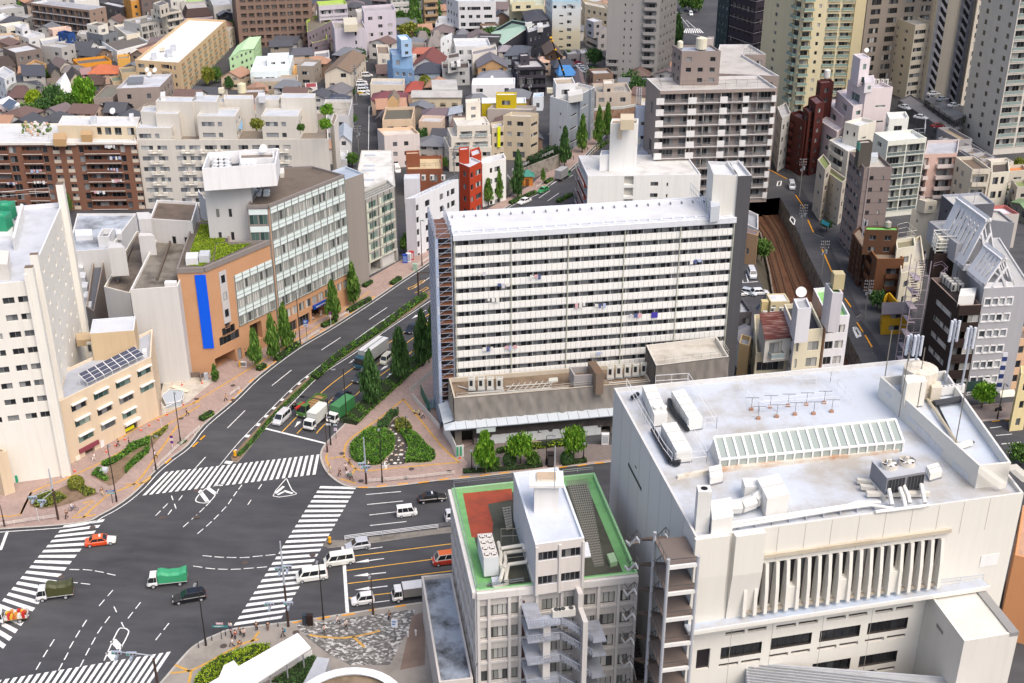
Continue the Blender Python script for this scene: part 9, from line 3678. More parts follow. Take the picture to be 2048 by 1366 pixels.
for a in[('person in a white shirt on the stone pavement, leftmost of three','W2 1533,866',2.4,'f0f1f3','1b1c20'),('person in a white blouse striding on the stone pavement, middle of three','W2 1665,772',.3,'eeeef0','17181c'),('person in a white shirt on the stone pavement, rightmost of three','W2 1750,816',-.4,'f2f3f5','1c1d24'),('person in black walking near the blue sign post','W4 132,475',-1.8,'15161a','1a1a1f'),('person in a yellow-bagged dark outfit on the corner island','V7 410,768',2.8,'3a3030','17171a'),('person in a white shirt near the yellow paving strip of the corner island','V7 366,832',-.8,'f4f4f6','1b1d28'),('person in a pale yellow shirt at the tip of the corner island','V7 205,852',-2.2,'e9dfa8','c9bda4'),('person in black by the crossing on the corner island','V7 306,886',-2.,'121216','141418'),('person in white beside the azalea bed on the corner island','V7 600,800',.4,'efefe9','22232b'),('person in navy beside the orange cones, nearer the hotel','W1 1215,226',-2.,'232a4a','1d2138'),('person in navy with a white cap beside the orange cones','W1 1325,216',.6,'22284a','1d2138'),('person in dark top and beige trousers at the left crossing','W1 1050,722',-.5,'1c1e2c','d6bd8d'),('person in black standing at the left kerb by the crossing','W1 688,960',-1.6,'141418','17171b'),('person in white half hidden by the signal pole at the avenue corner','W1 1590,346',.8,'f0f0f2','2a2b30'),('person in a black suit walking past the beige wing','V3 1915,1090',.8,'131318','131317'),('person in a tan top by the white guard rail of the avenue','V4 577,1346',-2.2,'d2a67c','1c1c22'),('person in white trousers at the blue entrance sign','V6 652,208',-2.,'26262c','e9e9ea'),('person in a white shirt at the entrance of the brick building','V6 730,172',-1.9,'e9ebf2','f0f0f0'),('person in pink on the side street beside the chamfered building','T7 685,545',-1.6,'dba6a0','6b5a58'),('person in white at the far bend of the avenue','T7 1152,512',-1.2,'eef0f4','3a3a40'),('person crouching by the white fence of the building site','V7 1152,296',.5,'d6d2d8','33384a'),('cook in white at the shop door of the beige wing','W1 965,368',-1.8,'f4f4f4','e9e9e9')]:
 Pe(*a)
def Cy(label,q,yaw,col='3a3f47',scooter=0,rider=None,z=.13):
 p=pt(q,z)
 r=Th('scooter' if scooter else 'bicycle',label,'scooter' if scooter else 'bicycle',p,yaw)
 m=Pl(col,rough=.35)
 for x in(-.52,.52):
  o=Mb()
  if scooter:
   o.cyl((x,-.06,.24),(x,.06,.24),.24,TYR,n=14)
  else:
   for i in range(18):
    t0,t1=(6.2832*i/18,6.2832*(i+1)/18)
    o.cyl((x+.32*math.cos(t0),0,.33+.32*math.sin(t0)),(x+.32*math.cos(t1),0,.33+.32*math.sin(t1)),.025,TYR,n=5)
   for i in range(6):
    t0=1.047*i
    o.cyl((x,0,.33),(x+.31*math.cos(t0),0,.33+.31*math.sin(t0)),.006,RIM,n=3)
  o.bd('wheel',r,Z0)
 o=Mb()
 if scooter:
  o.box(-.7,.1,-.17,.17,.42,.72,m)
  o.box(.1,.45,-.15,.15,.28,.38,m)
  o.ob((.38,-.2,.3),(.14,0,0),(0,.4,0),(-.12,0,.75),m)
  o.bd('body',r,Z0)
 else:
  for a,c in(((-.52,0,.33),(-.12,0,.3)),((-.12,0,.3),(.38,0,.82)),((-.12,0,.3),(-.25,0,.88)),((-.52,0,.33),(-.25,0,.82)),((.52,0,.33),(.36,0,.98)),((-.22,0,.8),(.38,0,.82))):
   o.cyl(a,c,.022,m,n=5)
  o.bd('frame',r,Z0)
 o=Mb()
 o.cyl((.34,-.27,1.),(.34,.27,1.),.02,CHS,n=5)
 o.bd('handlebar',r,Z0)
 o=Mb()
 o.box(-.4,-.12,-.09,.09,.74 if scooter else .9,.82 if scooter else .95,CHS)
 o.bd('saddle',r,Z0)
 if rider:
  rr=Pe(rider[0],q,yaw,rider[1],rider[2],'sit',z=z,hair=rider[3]if len(rider)>3 else '1d1815')
  rr.location=p+Vc((-.25*math.cos(yaw),-.25*math.sin(yaw),-.06))
 return r
Cy('bicycle ridden past the flower bed on the left pavement','W1 752,878',.15,rider=('cyclist in a white shirt on the left pavement','f0f1f4','4a6a92'))
Cy('bicycle with its rider waiting at the tip of the corner island','V7 425,925',-.9,rider=('cyclist in a teal top at the tip of the corner island','3f9a8f','20222b'))
Cy('second bicycle at the tip of the corner island','V7 392,905',-.9,rider=('cyclist in a white shirt at the tip of the corner island','e6ecf2','2f3a52'))
Cy('black scooter waiting left of the crane truck','V6 455,1115',-2.3,'1d1e22',1,('scooter rider in dark jacket left of the crane truck','23252c','1c1d22','e9e9ee'),0.)
Cy('parked scooter with a white box by the building site fence','V7 1095,250',-.6,'d9c9a0',1)
Cy('scooter parked on the pavement across the far right street','W7 1185,365',.2,'2c2c30',1)
DBR=Pl('4a3830',rough=.6)
GRY=Pl('b3bac4',rough=.5)
def La(label,base,top,arm=None,col=None,z=.13,head='8d8f93'):
 b0=px(base)[0]
 t0=px(top)[0]
 p=at(*b0,z)
 h=max(4.,zfit(t0,b0,z)-z)
 r=Th('street_lamp',label,'street lamp',p)
 m=col or Pl('2f2c2b')
 o=Mb()
 o.cyl(p,p+ZV(h),.11,m,.06,8)
 o.cyl(p,p+ZV(1.2),.16,m,n=8)
 o.bd('pole',r)
 o=Mb()
 d=Vc(arm or(0,-.7,0))
 o.cyl(p+ZV(h),p+ZV(h+.25)+d,.05,m,n=6)
 o.ob(p+Vc((-.16,-.16,h+.22))+d,d.normalized()*.75,Vc((-d.y,d.x,0)).normalized()*.32,(0,0,.14),Pl(head))
 o.bd('lamp_head',r)
 return r
for l,b_,t_,a_ in[('street lamp on the bottom kerb in front of the black estate car','R 412,1291','R 389,1163',None),('street lamp on the bottom kerb by the post boxes','R 647,1240','R 635,1118',None),('street lamp in the hedge beside the green box truck','V6 990,1240','V6 955,705',(-1.2,-.4,0)),('street lamp in front of the dark ground-floor windows of the brick building','V4 1335,765','V4 1368,215',(.3,-.9,0)),('tall street lamp between the two garden beds on the left pavement','W1 1195,785','W1 1072,205',(.4,-.5,0)),('thin street lamp before the beige wing','V3 1850,1366','V3 1768,840',(.3,-.6,0)),('street lamp at the front of the corner island','V7 740,945','V7 718,390',(0,-.5,0)),('street lamp before the grey-green offices','V5 1965,1085','V5 1957,618',(.5,-.6,0)),('street lamp by the phone box before the podium','V8 1190,1275','V8 1208,980',(.9,-.3,0)),('short lamp with a globe in the corner island shrubs','V7 985,470','V7 978,285',(.1,-.1,0)),('street lamp with a signal box at the left of the podium pavement','V8 428,1350','V8 425,1110',None),('street lamp at the right end of the podium pavement','V8 1570,1240','V8 1580,1060',None),('street lamp on the far right pavement','W7 1178,412','W7 1245,205',None)]:
 La(l,b_,t_,a_)
def signal(label,base,top,heads,brown=.62,arms=(),z=.13):
 b0=px(base)[0]
 t0=px(top)[0]
 p=at(*b0,z)
 h=zfit(t0,b0,z)-z
 r=Th('traffic_signal',label,'traffic signal',p)
 o=Mb()
 o.cyl(p,p+ZV(h*brown),.19,DBR,.15,10)
 o.bd('lower_pole',r)
 o=Mb()
 o.cyl(p+ZV(h*brown),p+ZV(h),.16,GRY,.1,10)
 o.bd('upper_pole',r)
 for dx,dy,hz_ in heads:
  o=Mb()
  c=p+Vc((dx,dy,hz_))
  o.cyl(p+ZV(hz_+.2),c+ZV(.2),.06,GRY,n=6)
  o.bd('arm',r)
  o=Mb()
  hd=Pl('aab6c6')
  o.box(c.x-.65,c.x+.65,c.y-.14,c.y+.14,c.z-.2,c.z+.25,hd)
  o.box(c.x-.14,c.x+.14,c.y-.65,c.y+.65,c.z-.75,c.z-.3,hd)
  o.bd('signal_head',r)
  for k,cc in enumerate(('2f8f6f','5f5a3c','5c2f2c')):
   l_=Mb()
   x=c.x-.42+.42*k
   l_.cyl((x,c.y-.16,c.z),(x,c.y-.14,c.z),.15,Pl(cc),n=10)
   l_.bd('lens',r)
 return r
signal('traffic signal with a grey mast and two-way heads on the left pavement','W1 597,965','W1 466,456',[(-2.4,-2.2,5.6),(-.9,-2.6,5.2)])
signal('traffic signal with a grey mast at the front of the corner island','V7 577,960','V7 554,485',[(.3,-.7,3.8),(-.5,-.6,4.3)],.35)
signal('tall traffic signal at the bottom corner of the right-hand crossing','R 577,1253','R 563,1082',[(-.5,.3,9.8),(.6,.2,10.2),(-2.3,-.3,4.2),(.4,-.4,4.4)],.5)
r=signal('traffic signal cut by the bottom edge at the lower crossing','R 318,1385','R 302,1318',[(-5.,.8,6.),(-3.,.6,6.)],1.)
r=Th('signal_gantry','dark mast arm reaching over the stop line of the avenue','mast arm',pt('V7 212,560',.13))
p=r.location.copy()
o=Mb()
h=zfit(px('V6 795,1020')[0],px('V7 212,560')[0],.13)
dk_=Pl('26272a')
o.cyl(p,(p.x,p.y,h),.14,dk_,.1,8)
o.cyl((p.x,p.y,h-.3),(p.x-4.5,p.y+1.2,h),.07,dk_,n=6)
o.box(p.x-5,p.x-4.2,p.y+1.1,p.y+1.4,h-.2,h+.1,dk_)
o.bd('mast',r)
o=Mb()
o.box(p.x-.6,p.x+.3,p.y-.1,p.y,h*.45,h*.45+.35,Pl('dfe3ea'))
o.bd('sign_plate',r)
La('brown signal pole with a pedestrian head at the stop line of the avenue','V7 178,635','V7 152,295',(.4,0,0),DBR)
La('dark signal post beside the sunken garden at the avenue corner','W1 1597,460','W1 1535,115',(.8,-.4,0))
La('brown signal post at the left edge of the forecourt','W1 48,1035','W1 -20,840',None,DBR)
La('brown post beside the small white tall hatchback','W2 2028,665','W2 1998,250',None,DBR)
r=Th('signal_gantry','brown mast arm over the avenue beside the scaffold tower','mast arm',pt('V5 1930,1420',.13))
p=r.location.copy()
o=Mb()
o.cyl(p,p+ZV(6.5),.2,DBR,n=8)
o.cyl(p+ZV(6.4),p+Vc((5,.6,6.4)),.14,DBR,n=6)
o.box(p.x+2.6,p.x+3.6,p.y+.1,p.y+.4,6.6,7.2,Pl('2f2b2a'))
o.bd('mast',r)
def Rt(label,q,z=.13,h=.85,m='ececec',name='guard_rail',bars_=3,step=2.,rad=.035):
 P=Ps(q,z)
 c=P[0]
 r=Th(name,label,name.replace('_',' '),c)
 mm=Pl(m)
 o=Mb()
 po=Mb()
 for a,d in zip(P,P[1:]):
  v=d-a
  n=max(1,round(v.length/step))
  for k in range(bars_):
   zz=h*(1-.26*k)
   o.cyl(a+ZV(zz),d+ZV(zz),rad,mm,n=5)
  for k in range(n+1):
   p=a+v*(k/n)
   po.cyl(p,p+ZV(h),rad*1.1,mm,n=5)
 o.bd('bar',r)
 po.bd('post',r)
 return r
Rt('white guard rail along the median between the two halves of the main street','W3 342,835 600,800 855,770 1105,738 1360,705 1612,675',.16,1.,'e9ebee',rad=.06)
Rt('grey fence continuing the white median guard rail','W3 1622,660 1780,640 1960,620',.16,.9,'8f9094')
for q,l in(('V4 615,1300 712,1225','short white guard rail by the person in the tan top'),('V4 1310,782 1530,640','white guard rail under the blue direction sign'),('V4 1735,500 1828,450','short white guard rail before the brick building entrance'),('W1 0,1045 300,995 600,955','white guard rail along the left kerb'),('W1 1570,480 1800,260 2046,40','white double guard rail along the avenue kerb at the crossing'),('V7 590,955 900,930 1200,900 1480,868','thin white rail along the front kerb of the corner island'),('V5 1900,1110 2046,1010','white guard rail by the lamp at the grey-green offices'),('T7 625,905 700,860','short white rail on the far avenue verge')):
 Rt(l,q,.13,.8,'e9e2da')
Rt('white railing along the top of the ivy wall','T7 380,735 600,635 800,545',1.2,1.,'e9eaea')
Rt('lower white railing at the steps below the white flats','T7 330,790 385,860',.3,1.,'e9eaea','guard_rail')
CONE=None
def Cn(label,q,z=.13,col='e2562a',group='orange traffic cones'):
 p=pt(q,z)
 r=Th('traffic_cone',label,'traffic cone',p,0,group)
 o=Mb()
 m=Pl(col)
 o.box(p.x-.2,p.x+.2,p.y-.2,p.y+.2,z,z+.05,m)
 o.cyl(p+ZV(.05),p+ZV(.72),.15,m,.03,10)
 o.bd('cone',r)
 o=Mb()
 o.cyl(p+ZV(.32),p+ZV(.46),.108,Pl('f2f2f2'),.08,10)
 o.bd('band',r)
for q,l in(('W1 765,475','orange cone at the right side of the garage ramp'),('W1 1090,275','orange cone beside the poster of the beige wing'),('W1 1182,212','orange cone beside the two navy figures'),('W1 1278,152','orange cone above the navy figures'),('W1 1442,55','orange cone below the yellow sign of the beige wing'),('V3 1708,1075','orange cone at the fence corner by the black-suited figure'),('V3 1620,1128','orange cone left of the fence corner'),('V3 1527,1182','orange cone in the middle of the beige wing wall'),('V3 1878,972','orange cone beside the white frame of the yard'),('V3 1768,775','orange cone inside the yard, left one'),('V3 1862,768','orange cone inside the yard, right one'),('V8 305,1210','orange cone at the corner of the white site hoarding'),('W1 168,530','orange cone by the green mascot board at the garage ramp'),('V4 330,1160','orange cone by the brick building forecourt')):
 Cn(l,q)
Cn('yellow cone at the left edge of the garage ramp','W1 30,705',.13,'e9b41f',None)
for q,l in(('W3 135,870','yellow illuminated island bollard at the end of the street median'),('Z7 1322,95','yellow island bollard at the tip of the avenue reservation')):
 p=pt(q,.16)
 r=Th('bollard',l,'bollard',p)
 o=Mb()
 o.cyl(p,p+ZV(.25),.3,Pl('3f3f42'),n=10)
 o.cyl(p+ZV(.25),p+ZV(1.1),.26,Pl('efad18'),.22,10)
 o.cyl(p+ZV(1.1),p+ZV(1.25),.3,Pl('efad18'),.25,10)
 o.bd('body',r)
for k,(q,l)in enumerate((('W2 243,1005','leftmost'),('W2 378,930','second from the left'),('W2 520,880','third from the left'),('W2 1055,790','right-hand'))):
 p=pt(q,.13)
 r=Th('bollard',l+' of the short grey bollards along the bottom kerb','bollard',p,0,'grey bollards')
 o=Mb()
 o.cyl(p,p+ZV(.9),.09,Pl('4f5052'),n=8)
 o.bd('post',r)
 o=Mb()
 o.cyl(p+ZV(.7),p+ZV(.8),.095,Pl('c9cacc'),n=8)
 o.bd('band',r)
for k,q in enumerate(('W4 255,590','W4 308,580')):
 p=pt(q,.02)
 r=Th('bollard',('left' if k==0 else 'right')+' one of two white bollards beside the annex','bollard',p,0,'white bollards')
 o=Mb()
 o.cyl(p,p+ZV(.9),.14,Pl('e9e9ea'),n=8)
 o.ball(p+ZV(.95),.16,Pl('f0f0f0'),8,5)
 o.bd('post',r)
def Sg(label,base,top,plates,z=.13,col='3a3634',name='road_sign'):
 b0,t0=(px(base)[0],px(top)[0])
 p=at(*b0,z)
 h=max(2.2,zfit(t0,b0,z)-z)
 r=Th(name,label,'sign',p)
 o=Mb()
 o.cyl(p,p+ZV(h),.05,Pl(col),n=6)
 o.bd('post',r)
 for dz,w,hh,c,shape,fr_ in plates:
  o=Mb()
  c0=p+Vc((0,-.08,h-dz))
  if shape=='disc':
   o.cyl(c0,c0+Vc((0,-.03,0)),w,Pl(fr_),n=14)
   o.cyl(c0+Vc((0,-.03,0)),c0+Vc((0,-.04,0)),w*.78,Pl(c),n=14)
   o.ob(c0+Vc((-w*.6,-.045,w*.5)),(w*1.1,0,-w*1.1),(0,-.01,0),(w*.12,0,w*.12),Pl(fr_))
  else:
   o.box(c0.x-w,c0.x+w,c0.y-.04,c0.y,c0.z-hh,c0.z+hh,Pl(c))
   o.box(c0.x-w*.7,c0.x+w*.5,c0.y-.05,c0.y-.041,c0.z+hh*.2,c0.z+hh*.5,Pl(fr_))
   o.box(c0.x-w*.7,c0.x+w*.2,c0.y-.05,c0.y-.041,c0.z-hh*.4,c0.z-hh*.1,Pl(fr_))
  o.bd('sign_plate',r)
Sg('blue direction sign on a dark post before the brick building','V4 1402,705','V4 1390,505',[(.5,.55,.45,'2f6bc0','r','f0f0f0'),(1.35,.5,.25,'b9c9e0','r','7a8fb0')])
Sg('no-stopping sign on a white post before the brick building','V4 1648,578','V4 1637,425',[(.3,.32,0,'3547a8','disc','b5363f'),(.95,.25,.2,'f0ece6','r','5060a0')],col='e9e9ec')
Sg('paired no-stopping signs at the sunken garden','W1 1772,262','W1 1738,105',[(.3,.32,0,'3547a8','disc','b5363f'),(.85,.25,.2,'f0ece6','r','d0a0a0'),(1.4,.32,0,'3547a8','disc','b5363f')],col='e9e9ec')
Sg('white information board under the avenue trees','V4 1100,905','V4 1108,850',[(.5,.3,.5,'f2f4f2','r','cfd6cf')])
Sg('small red and white sign on the kerb before the podium','V8 473,1350','V8 478,1265',[(.2,.3,.12,'e9a0a0','r','ffffff'),(.7,.3,.25,'e6e2e2','r','c04048')],col='e9e9ec')
Sg('blue and white sign panel beside the round pavilion','W4 170,610','W4 152,465',[(.7,.45,.7,'dfe8f2','r','2f62b0')])
Sg('street name sign post on the bottom kerb','W2 478,915','W2 455,735',[(.8,1.1,.16,'3f8f93','r','e9f0f0'),(.3,.5,.16,'d9b0b8','r','f6f0f0')])
Sg('blue street name plate on the left pavement corner','W1 1155,800','W1 1130,655',[(.3,.8,.14,'3a5f9a','r','e9f0f0'),(.75,.6,.14,'5faab0','r','e9f0f0')])
Sg('white banner post in the narrow bed at the left of the sunken garden','W1 1660,50','W1 1640,-50',[(.3,.06,.3,'e9e9ea','r','cccccc')],col='e9e9ea')
Sg('white street sign at the stop line of the avenue by the signal pole','V7 268,500','V7 262,340',[(.3,.35,.14,'d3dbe6','r','5f7fb0'),(1.2,.3,.3,'e4d9ea','r','8f6fb0')])
Sg('yellow parking board at the lane car park','T2 1900,1000','T2 1890,940',[(.3,.9,.35,'f0c814','r','3a3010')])
Sg('thin white advert post at the corner of the left forecourt','W1 398,985','W1 352,850',[(.2,.05,.2,'ffffff','r','eeeeee')],col='f0f0f0')
def Cb(label,q,w,d,h,m,z=.13,name='cabinet',extra=None):
 p=pt(q,z)
 r=Th(name,label,name.replace('_',' '),p)
 o=Mb()
 mm=Pl(m)
 o.box(p.x-w/2,p.x+w/2,p.y-d/2,p.y+d/2,z,z+h,mm)
 o.box(p.x-w/2-.04,p.x+w/2+.04,p.y-d/2-.04,p.y+d/2+.04,z+h,z+h+.07,mm)
 o.bd('body',r)
 o=Mb()
 o.box(p.x-w*.4,p.x+w*.4,p.y-d/2-.015,p.y-d/2,z+h*.15,z+h*.88,Pl(extra or m,.7))
 o.bd('door',r)
Cb('dark litter box on the bottom kerb, left one','W2 1328,765',.5,.6,1.7,'39424c')
Cb('brown-black utility cabinet on the bottom kerb, right one','W2 1385,768',.85,.6,1.7,'33231e')
Cb('black phone box before the podium','V8 1232,1285',1.1,1.1,2.5,'2a2526',name='phone_box',extra='5a5552')
Cb('pale green utility cabinet before the grey-green offices','V5 1895,1125',1.,.7,1.6,'a9c9b4')
Cb('white machine at the podium entrance','V8 1790,1060',1.3,.8,2.,'eceef0',name='vending_machine',extra='cfd6dc')
Cb('grey sign box on the brick building forecourt','V4 375,1125',.7,.4,1.5,'c9ced6',name='sign_box')
Cb('white sign stand with a grey lettered panel at the brick building','V4 750,985',1.4,.3,1.,'f0f0ee',name='sign_stand',extra='8a8a8c')
Cb('yellow post at the brick building forecourt','V4 717,990',.3,.3,1.1,'e9b41f',name='post')
for q,c,l,ex in(('V5 1793,1050','2f4fae','blue vending machine at the left of the row under the white corner flats','7f9be0'),('V5 1828,1038','eef0f2','white vending machine in the middle of the row under the white corner flats','c9d0da'),('V5 1858,1018','c23a3f','red vending machine at the right of the row under the white corner flats','e6d2d0')):
 Cb(l,q,1.15,.8,2.1,c,name='vending_machine',extra=ex)
def Up(label,base,top,z=0.,arms=3,trans=1):
 b0,t0=(px(base)[0],px(top)[0])
 p=at(*b0,z)
 h=max(6,zfit(t0,b0,z)-z)
 r=Th('utility_pole',label,'utility pole',p)
 o=Mb()
 m=Pl('8f8d8a')
 o.cyl(p,p+ZV(h),.17,m,.1,8)
 o.bd('pole',r)
 o=Mb()
 for k in range(arms):
  zz=h-.4-.75*k
  o.box(p.x-1.,p.x+1.,p.y-.05,p.y+.05,zz,zz+.1,Pl('6c6c6e'))
 for k in range(arms):
  for x in(-.9,-.45,.45,.9):
   zz=h-.3-.75*k
   o.cyl((p.x+x,p.y,zz),(p.x+x,p.y,zz+.25),.06,Pl('d9d9da'),n=6)
 o.bd('crossarm',r)
 if trans:
  o=Mb()
  o.cyl(p+Vc((.4,-.1,h-3.2)),p+Vc((.4,-.1,h-2.3)),.28,Pl('9aa0a6'),n=10)
  o.cyl(p+Vc((-.3,.1,h-3.6)),p+Vc((-.3,.1,h-3.)),.2,Pl('b3b6ba'),n=8)
  o.bd('transformer',r)
 return p+ZV(h-.5)
UP=[Up('utility pole behind the red building','T6 1322,1120','T6 1325,850'),Up('utility pole at the lane car park','T6 320,370','T6 318,0'),Up('utility pole halfway down the narrow lane','T6 345,880','T6 330,620'),Up('utility pole by the black house, left one','T3 1715,980','T3 1720,650'),Up('utility pole by the black house, middle one','T3 1755,1000','T3 1760,790',arms=4),Up('utility pole by the black house, right one','T3 1840,1010','T3 1840,800'),Up('utility pole before the grey house with skylights','T3 1068,870','T3 1075,655'),Up('utility pole in the shrine trees','T3 668,320','T3 680,160'),Up('utility pole on the alley beside the cutting','U5 1035,690','U5 1100,315'),Up('utility pole before the dark brown apartments','U5 1475,1120','U5 1530,715',arms=4),Up('utility pole beside the silver van in the alley','U3 505,840','U3 545,445'),Up('utility pole at the beige alley building','U3 520,1230','U3 620,920',arms=4),Up('utility pole between the concrete block and the beige chamfered building','T7 778,535','T7 785,350',arms=1,trans=0),Up('utility pole beside the parked cars below the grey tower','T4 875,870','T4 885,600'),Up('utility pole beside the purple apartments','T1 1240,330','T1 1205,140'),Up('utility pole by the dark tiled house','T1 445,1060','T1 405,830'),Up('utility pole beside the red-roofed cottage at the right edge','U4 1820,1240','U4 1925,900',arms=1)]
for i,j,l in((8,9,'sagging cables between the two alley poles beside the cutting'),(10,11,'sagging cables from the silver van to the beige alley building'),(3,6,'cables crossing in front of the sand coloured house'),(1,2,'cables along the narrow lane'),(0,2,'cables over the white skylight hall lane'),(7,6,'cables from the shrine trees to the skylit grey house')):
 o=Mb()
 m=Pl('222226')
 for k in range(3):
  a=UP[i]+Vc((.5*k-.5,0,-.5*k))
  c=UP[j]+Vc((.5*k-.5,0,-.5*k))
  o.tube([Lr(a,c,t/8)-ZV(1.5*4*(t/8)*(1-t/8))for t in range(9)],.028,m,4)
 tag(o.bd('overhead_cable',None,UP[i]),l,'cable')
p0,p1=(at(*px('T4 670,800')[0],3),at(*px('T4 520,385')[0],22))
r=Th('crane','black crane boom with yellow joints rising over the blue tarpaulin house','crane',(p0.x,p0.y,0))
o=Mb()
o.cyl((p0.x,p0.y,0),p0,.6,Pl('2f3034'),n=8)
o.cyl(p0,p1,.42,Pl('24262a'),.22,6)
o.bd('boom',r)
for t in(.22,.5,.72,.93,1.):
 c=Lr(p0,p1,t)
 k=Mb()
 k.ball(c,.55,Pl('f0b414'),8,5,.8)
 k.bd('joint',r)
r=Th('site_fence','white panel fence around the building site beside the corner island','fence',pt('V7 1050,90',.13))
P=Ps('V6 1630,960 2010,640',.13)
Q=Ps('V7 1045,85 1325,405',.13)
S_=Ps('V7 1365,445 1440,560 1495,690 1570,680',.13)
def panels(nm,P,h,m,t=.08):
 o=Mb()
 for a,c in zip(P,P[1:]):
  v=c-a
  n=max(1,round(v.length/1.8))
  for k in range(n):
   o.ob(Lr(a,c,(k+.01)/n),v*(.98/n),(t,t,0),(0,0,h),Pl(m))
 return o.bd(nm,r)
panels('panel',P,1.2,'d9d4cc')
panels('panel',Q,1.1,'e3e1dd')
panels('hoarding',S_,2.4,'eef0ee')
o=Mb()
a,c=Ps('V7 1497,690 1568,680',.13)
for k in(.05,.55):
 o.ob(Lr(a,c,k)+Vc((0,-.15,.3)),(c-a)*.28,(0,-.05,0),(0,0,1.9),Pl('3fa878'))
o.bd('green_stripe',r)
r=Th('tool_rack','blue steel frames and green netting stacked behind the site fence','scaffolding stack',pt('V6 1850,1060',.1))
o=Mb()
q0=pt('V6 1850,1080',.1)
for k in range(7):
 o.box(q0.x+.3*k,q0.x+.3*k+.1,q0.y-2,q0.y+2.5,.1+.4*k,.2+.4*k,Pl(['4f86b5','9fc0c9','7f9aa0'][k%3]))
 o.box(q0.x-1.,q0.x+2.5,q0.y-1.6+.5*k,q0.y-1.5+.5*k,.5,.6,Pl('8fb3c4'))
o.bd('frame',r)
o=Mb()
n0,n1=Ps('V6 1745,960 1840,1170',.1)
o.ob(n0,n1-n0,(.05,0,0),(0,0,2.2),Pl('2d7f68'))
o.bd('net',r)
b=Mb()
b.cap([tuple(p)for p in Ps('V6 1640,960 1890,760 1960,900 1960,1320 1930,1330',.02)],Rf('55504a','2f2d2b',.6))
St('site_ground',b)
b=Mb()
b.cap([tuple(p)for p in Sm(Ps('V7 905,265 830,330 800,410 850,470 870,540 860,620 800,690 740,765 960,755 985,690 1010,620 1000,550 950,480 920,430 880,400 880,330 950,300',PZ+.03),2)],Rf('57514d','3b3835',.5))
St('gravel_path',b)
SM=[Rf('efece4','b9b3a8',.4,sc=1.),Rf('e3cdb9','b59f8c',.4,sc=1.)]
for i,(x,y,w)in enumerate([(890,300,26),(935,295,24),(820,330,16),(848,365,40),(815,407,42),(852,428,12),(875,450,34),(838,462,12),(908,490,14),(910,517,34),(948,547,30),(875,570,14),(905,580,16),(928,566,22),(995,592,16),(878,610,16),(935,617,38),(975,633,14),(835,655,26),(880,665,34),(933,662,44),(905,690,14),(985,665,16),(968,697,22),(790,708,14),(835,718,28),(905,715,26),(868,750,40),(780,732,26),(928,748,24),(808,760,18)]):
 p=pt('V7 %d,%d'%(x,y),PZ+.03)
 o=Mb()
 s=w/5.115*.036*1.15
 an=i*37%90/90-.5
 q=[Vc((c_[0]*s*(1+.2*((i+k)%3-1)),c_[1]*s*.8,0))for k,c_ in enumerate(((-1,-1),(1,-.8),(.9,1),(-.8,.9)))]
 q=[(p.x+v.x*math.cos(an)-v.y*math.sin(an),p.y+v.x*math.sin(an)+v.y*math.cos(an))for v in q]
 o.pr(q,PZ,PZ+.12,SM[i%3==1])
 so=o.bd('stepping_stone',None,(p.x,p.y,PZ))
 tag(so,'pale flat stepping stone in the gravel path between the two azalea beds','stone','stepping stones in the island path')
p=pt('V7 765,795',.13)
r=Th('sculpture','seated white sculpture at the edge of the azalea bed','sculpture',p,-.5)
o=Mb()
w_=Pl('ecebe6')
o.box(-.35,.35,-.3,.3,0,.45,w_)
o.bd('plinth',r,Z0)
inst('body',PM['sit','body'],r,Matrix.Translation((0,0,-.4)))
r.children[-1].material_slots[0].link='OBJECT'
r.children[-1].material_slots[0].material=w_
r=Th('retaining_wall','concrete retaining wall carrying the ivy beside the avenue','wall',pt('T7 600,860'))
o=Mb()
P=Ps('T7 330,1000 410,880 600,800 750,740 870,690',0.)
for a,c in zip(P,P[1:]):
 o.ob(a,c-a,(0,.6,0),(0,0,4.2),Rf('a39d94','5b554e',.7,sc=.6))
o.bd('wall_face',r)
r=Th('kiosk','small kiosk with a teal hipped roof and orange front on the avenue','kiosk',pt('T7 535,880',.13))
p=r.location.copy()
o=Mb()
o.box(p.x-1.6,p.x+1.6,p.y,p.y+2.6,.1,3.,Pl('d48a3c'))
o.bd('wall',r)
o=Mb()
c=p+Vc((0,1.3,4.6))
q=[Vc((p.x-2.1,p.y-.4,3)),Vc((p.x+2.1,p.y-.4,3)),Vc((p.x+2.1,p.y+3,3)),Vc((p.x-2.1,p.y+3,3))]
for i in range(4):
 o.py([q[i],q[(i+1)%4],c],tile('3f8f80'))
o.bd('roof',r)
o=Mb()
o.box(p.x-.5,p.x+.5,p.y-.03,p.y,.1,2.2,Pl('7d4f2c'))
o.bd('door',r)
b=Mb()
b.cap([tuple(p)for p in Ps('V3 1680,690 2046,690 2200,720 2100,800 1900,960 1660,1080 1640,900',PZ+.008)],Rf('cfc8bb','9a8f7f',.6,sc=.5))
St('yard',b)
r=Th('cover_sheet','blue-grey sheet under a white steel frame in the small yard','cover',pt('V3 1780,880',.2))
o=Mb()
P=Ps('V3 1660,900 1740,835 1880,850 1850,960 1700,985',.5)
o.pr([(p.x,p.y)for p in P],.15,.9,Pl('b9c3ce'))
o.bd('sheet',r)
o=Mb()
for a,c in zip(P,P[1:]+P[:1]):
 o.cyl(a+ZV(.6),c+ZV(.6),.07,Pl('eef0f0'),n=5)
for a,c in zip(Ps('V3 1655,985 1680,1040 1880,950',.13),Ps('V3 1680,1040 1880,950 1890,870',.13)):
 o.cyl(a+ZV(.9),c+ZV(.9),.07,Pl('eef0f0'),n=5)
 o.cyl(a,a+ZV(.9),.07,Pl('eef0f0'),n=5)
o.bd('frame',r)
p=pt('V3 1790,810',.3)
r=Th('timber','pale board lying in the small yard','board',p)
o=Mb()
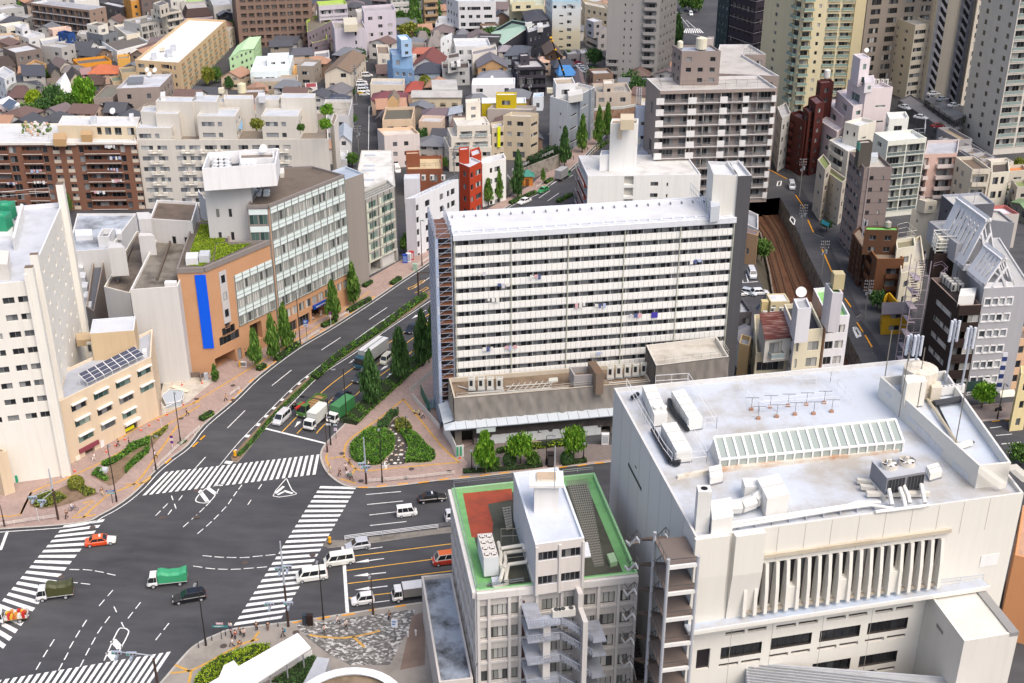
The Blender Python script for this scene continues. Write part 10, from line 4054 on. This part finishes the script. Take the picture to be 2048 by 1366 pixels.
a,c=Ps('V3 1745,795 1915,850',.3)
o.ob(a,c-a,(.2,1.,0),(0,0,.15),Pl('e9dfc9'))
o.bd('board',r)
r=Th('wall','brown low wall along the foot of the grey wall by the yard','wall',pt('V3 1850,690'))
o=Mb()
P=Ps('V3 1690,705 2046,690 2055,740',.1)
for a,c in zip(P,P[1:]):
 o.ob(a,c-a,(.15,.25,0),(0,0,1.1),Pn('7d6f66'))
o.bd('wall_face',r)
p=pt('W1 168,590',.05)
r=Th('sign_board','small green board standing on the garage ramp','board',p)
o=Mb()
o.box(p.x-.4,p.x+.4,p.y-.1,p.y,.1,1.5,Pl('35b58a'))
o.bd('board',r)
p=pt('W1 1070,480',.2)
r=Th('rock','pale slab of rock at the corner of the sunken garden','rock',p)
o=Mb()
q=Ps('W1 1020,495 1050,450 1115,455 1090,490',.2)
o.pr([(v.x,v.y)for v in q],.1,.7,Rf('c9ced4','8d949c',.5,sc=1.2))
o.bd('slab',r)
o=Mb()
P=Ps('V5 1820,1310 1880,1290 1950,1240 1990,1225 1985,1245 1930,1275 1870,1315 1830,1325 1820,1310',.008)
Rb(o,P,.18,.008,YEL)
P=Ps('V5 1890,1360 1960,1330 2010,1300 2030,1310 1970,1350',.008)
Rb(o,P,.18,.008,YEL)
St('road_marking',o)
W=bpy.data.worlds.new('World')
SC.world=W
W.use_nodes=1
nt=W.node_tree
bg=nt.nodes['Background']
sky=nt.nodes.new('ShaderNodeTexSky')
sky.sky_type='NISHITA'
sky.sun_disc=0
EL,AZ=(math.radians(56),math.radians(140))
sky.sun_elevation=EL
sky.sun_rotation=AZ
sky.air_density=1.
sky.dust_density=6.
sky.ozone_density=1.
nt.links.new(sky.outputs[0],bg.inputs[0])
bg.inputs[1].default_value=.15
L=bpy.data.lights.new('sun','SUN')
L.energy=.9
L.angle=math.radians(50)
L.color=(1,.97,.93)
lo=bpy.data.objects.new('sun',L)
COL.objects.link(lo)
dv=Vc((math.sin(AZ)*math.cos(EL),math.cos(AZ)*math.cos(EL),math.sin(EL)))
lo.rotation_euler=(-dv).to_track_quat('-Z','Y').to_euler()
lo.location=(0,0,300)
cd=bpy.data.cameras.new('camera')
cd.sensor_width=36
cd.lens=36*F/2048
cd.clip_start=1
cd.clip_end=6000
co=bpy.data.objects.new('camera',cd)
COL.objects.link(co)
co.location=CAM
co.rotation_euler=(math.pi/2-TH,0,0)
SC.camera=co
SC.view_settings.view_transform='Standard'
SC.view_settings.look='None'
SC.view_settings.exposure=.56
SC.view_settings.gamma=1
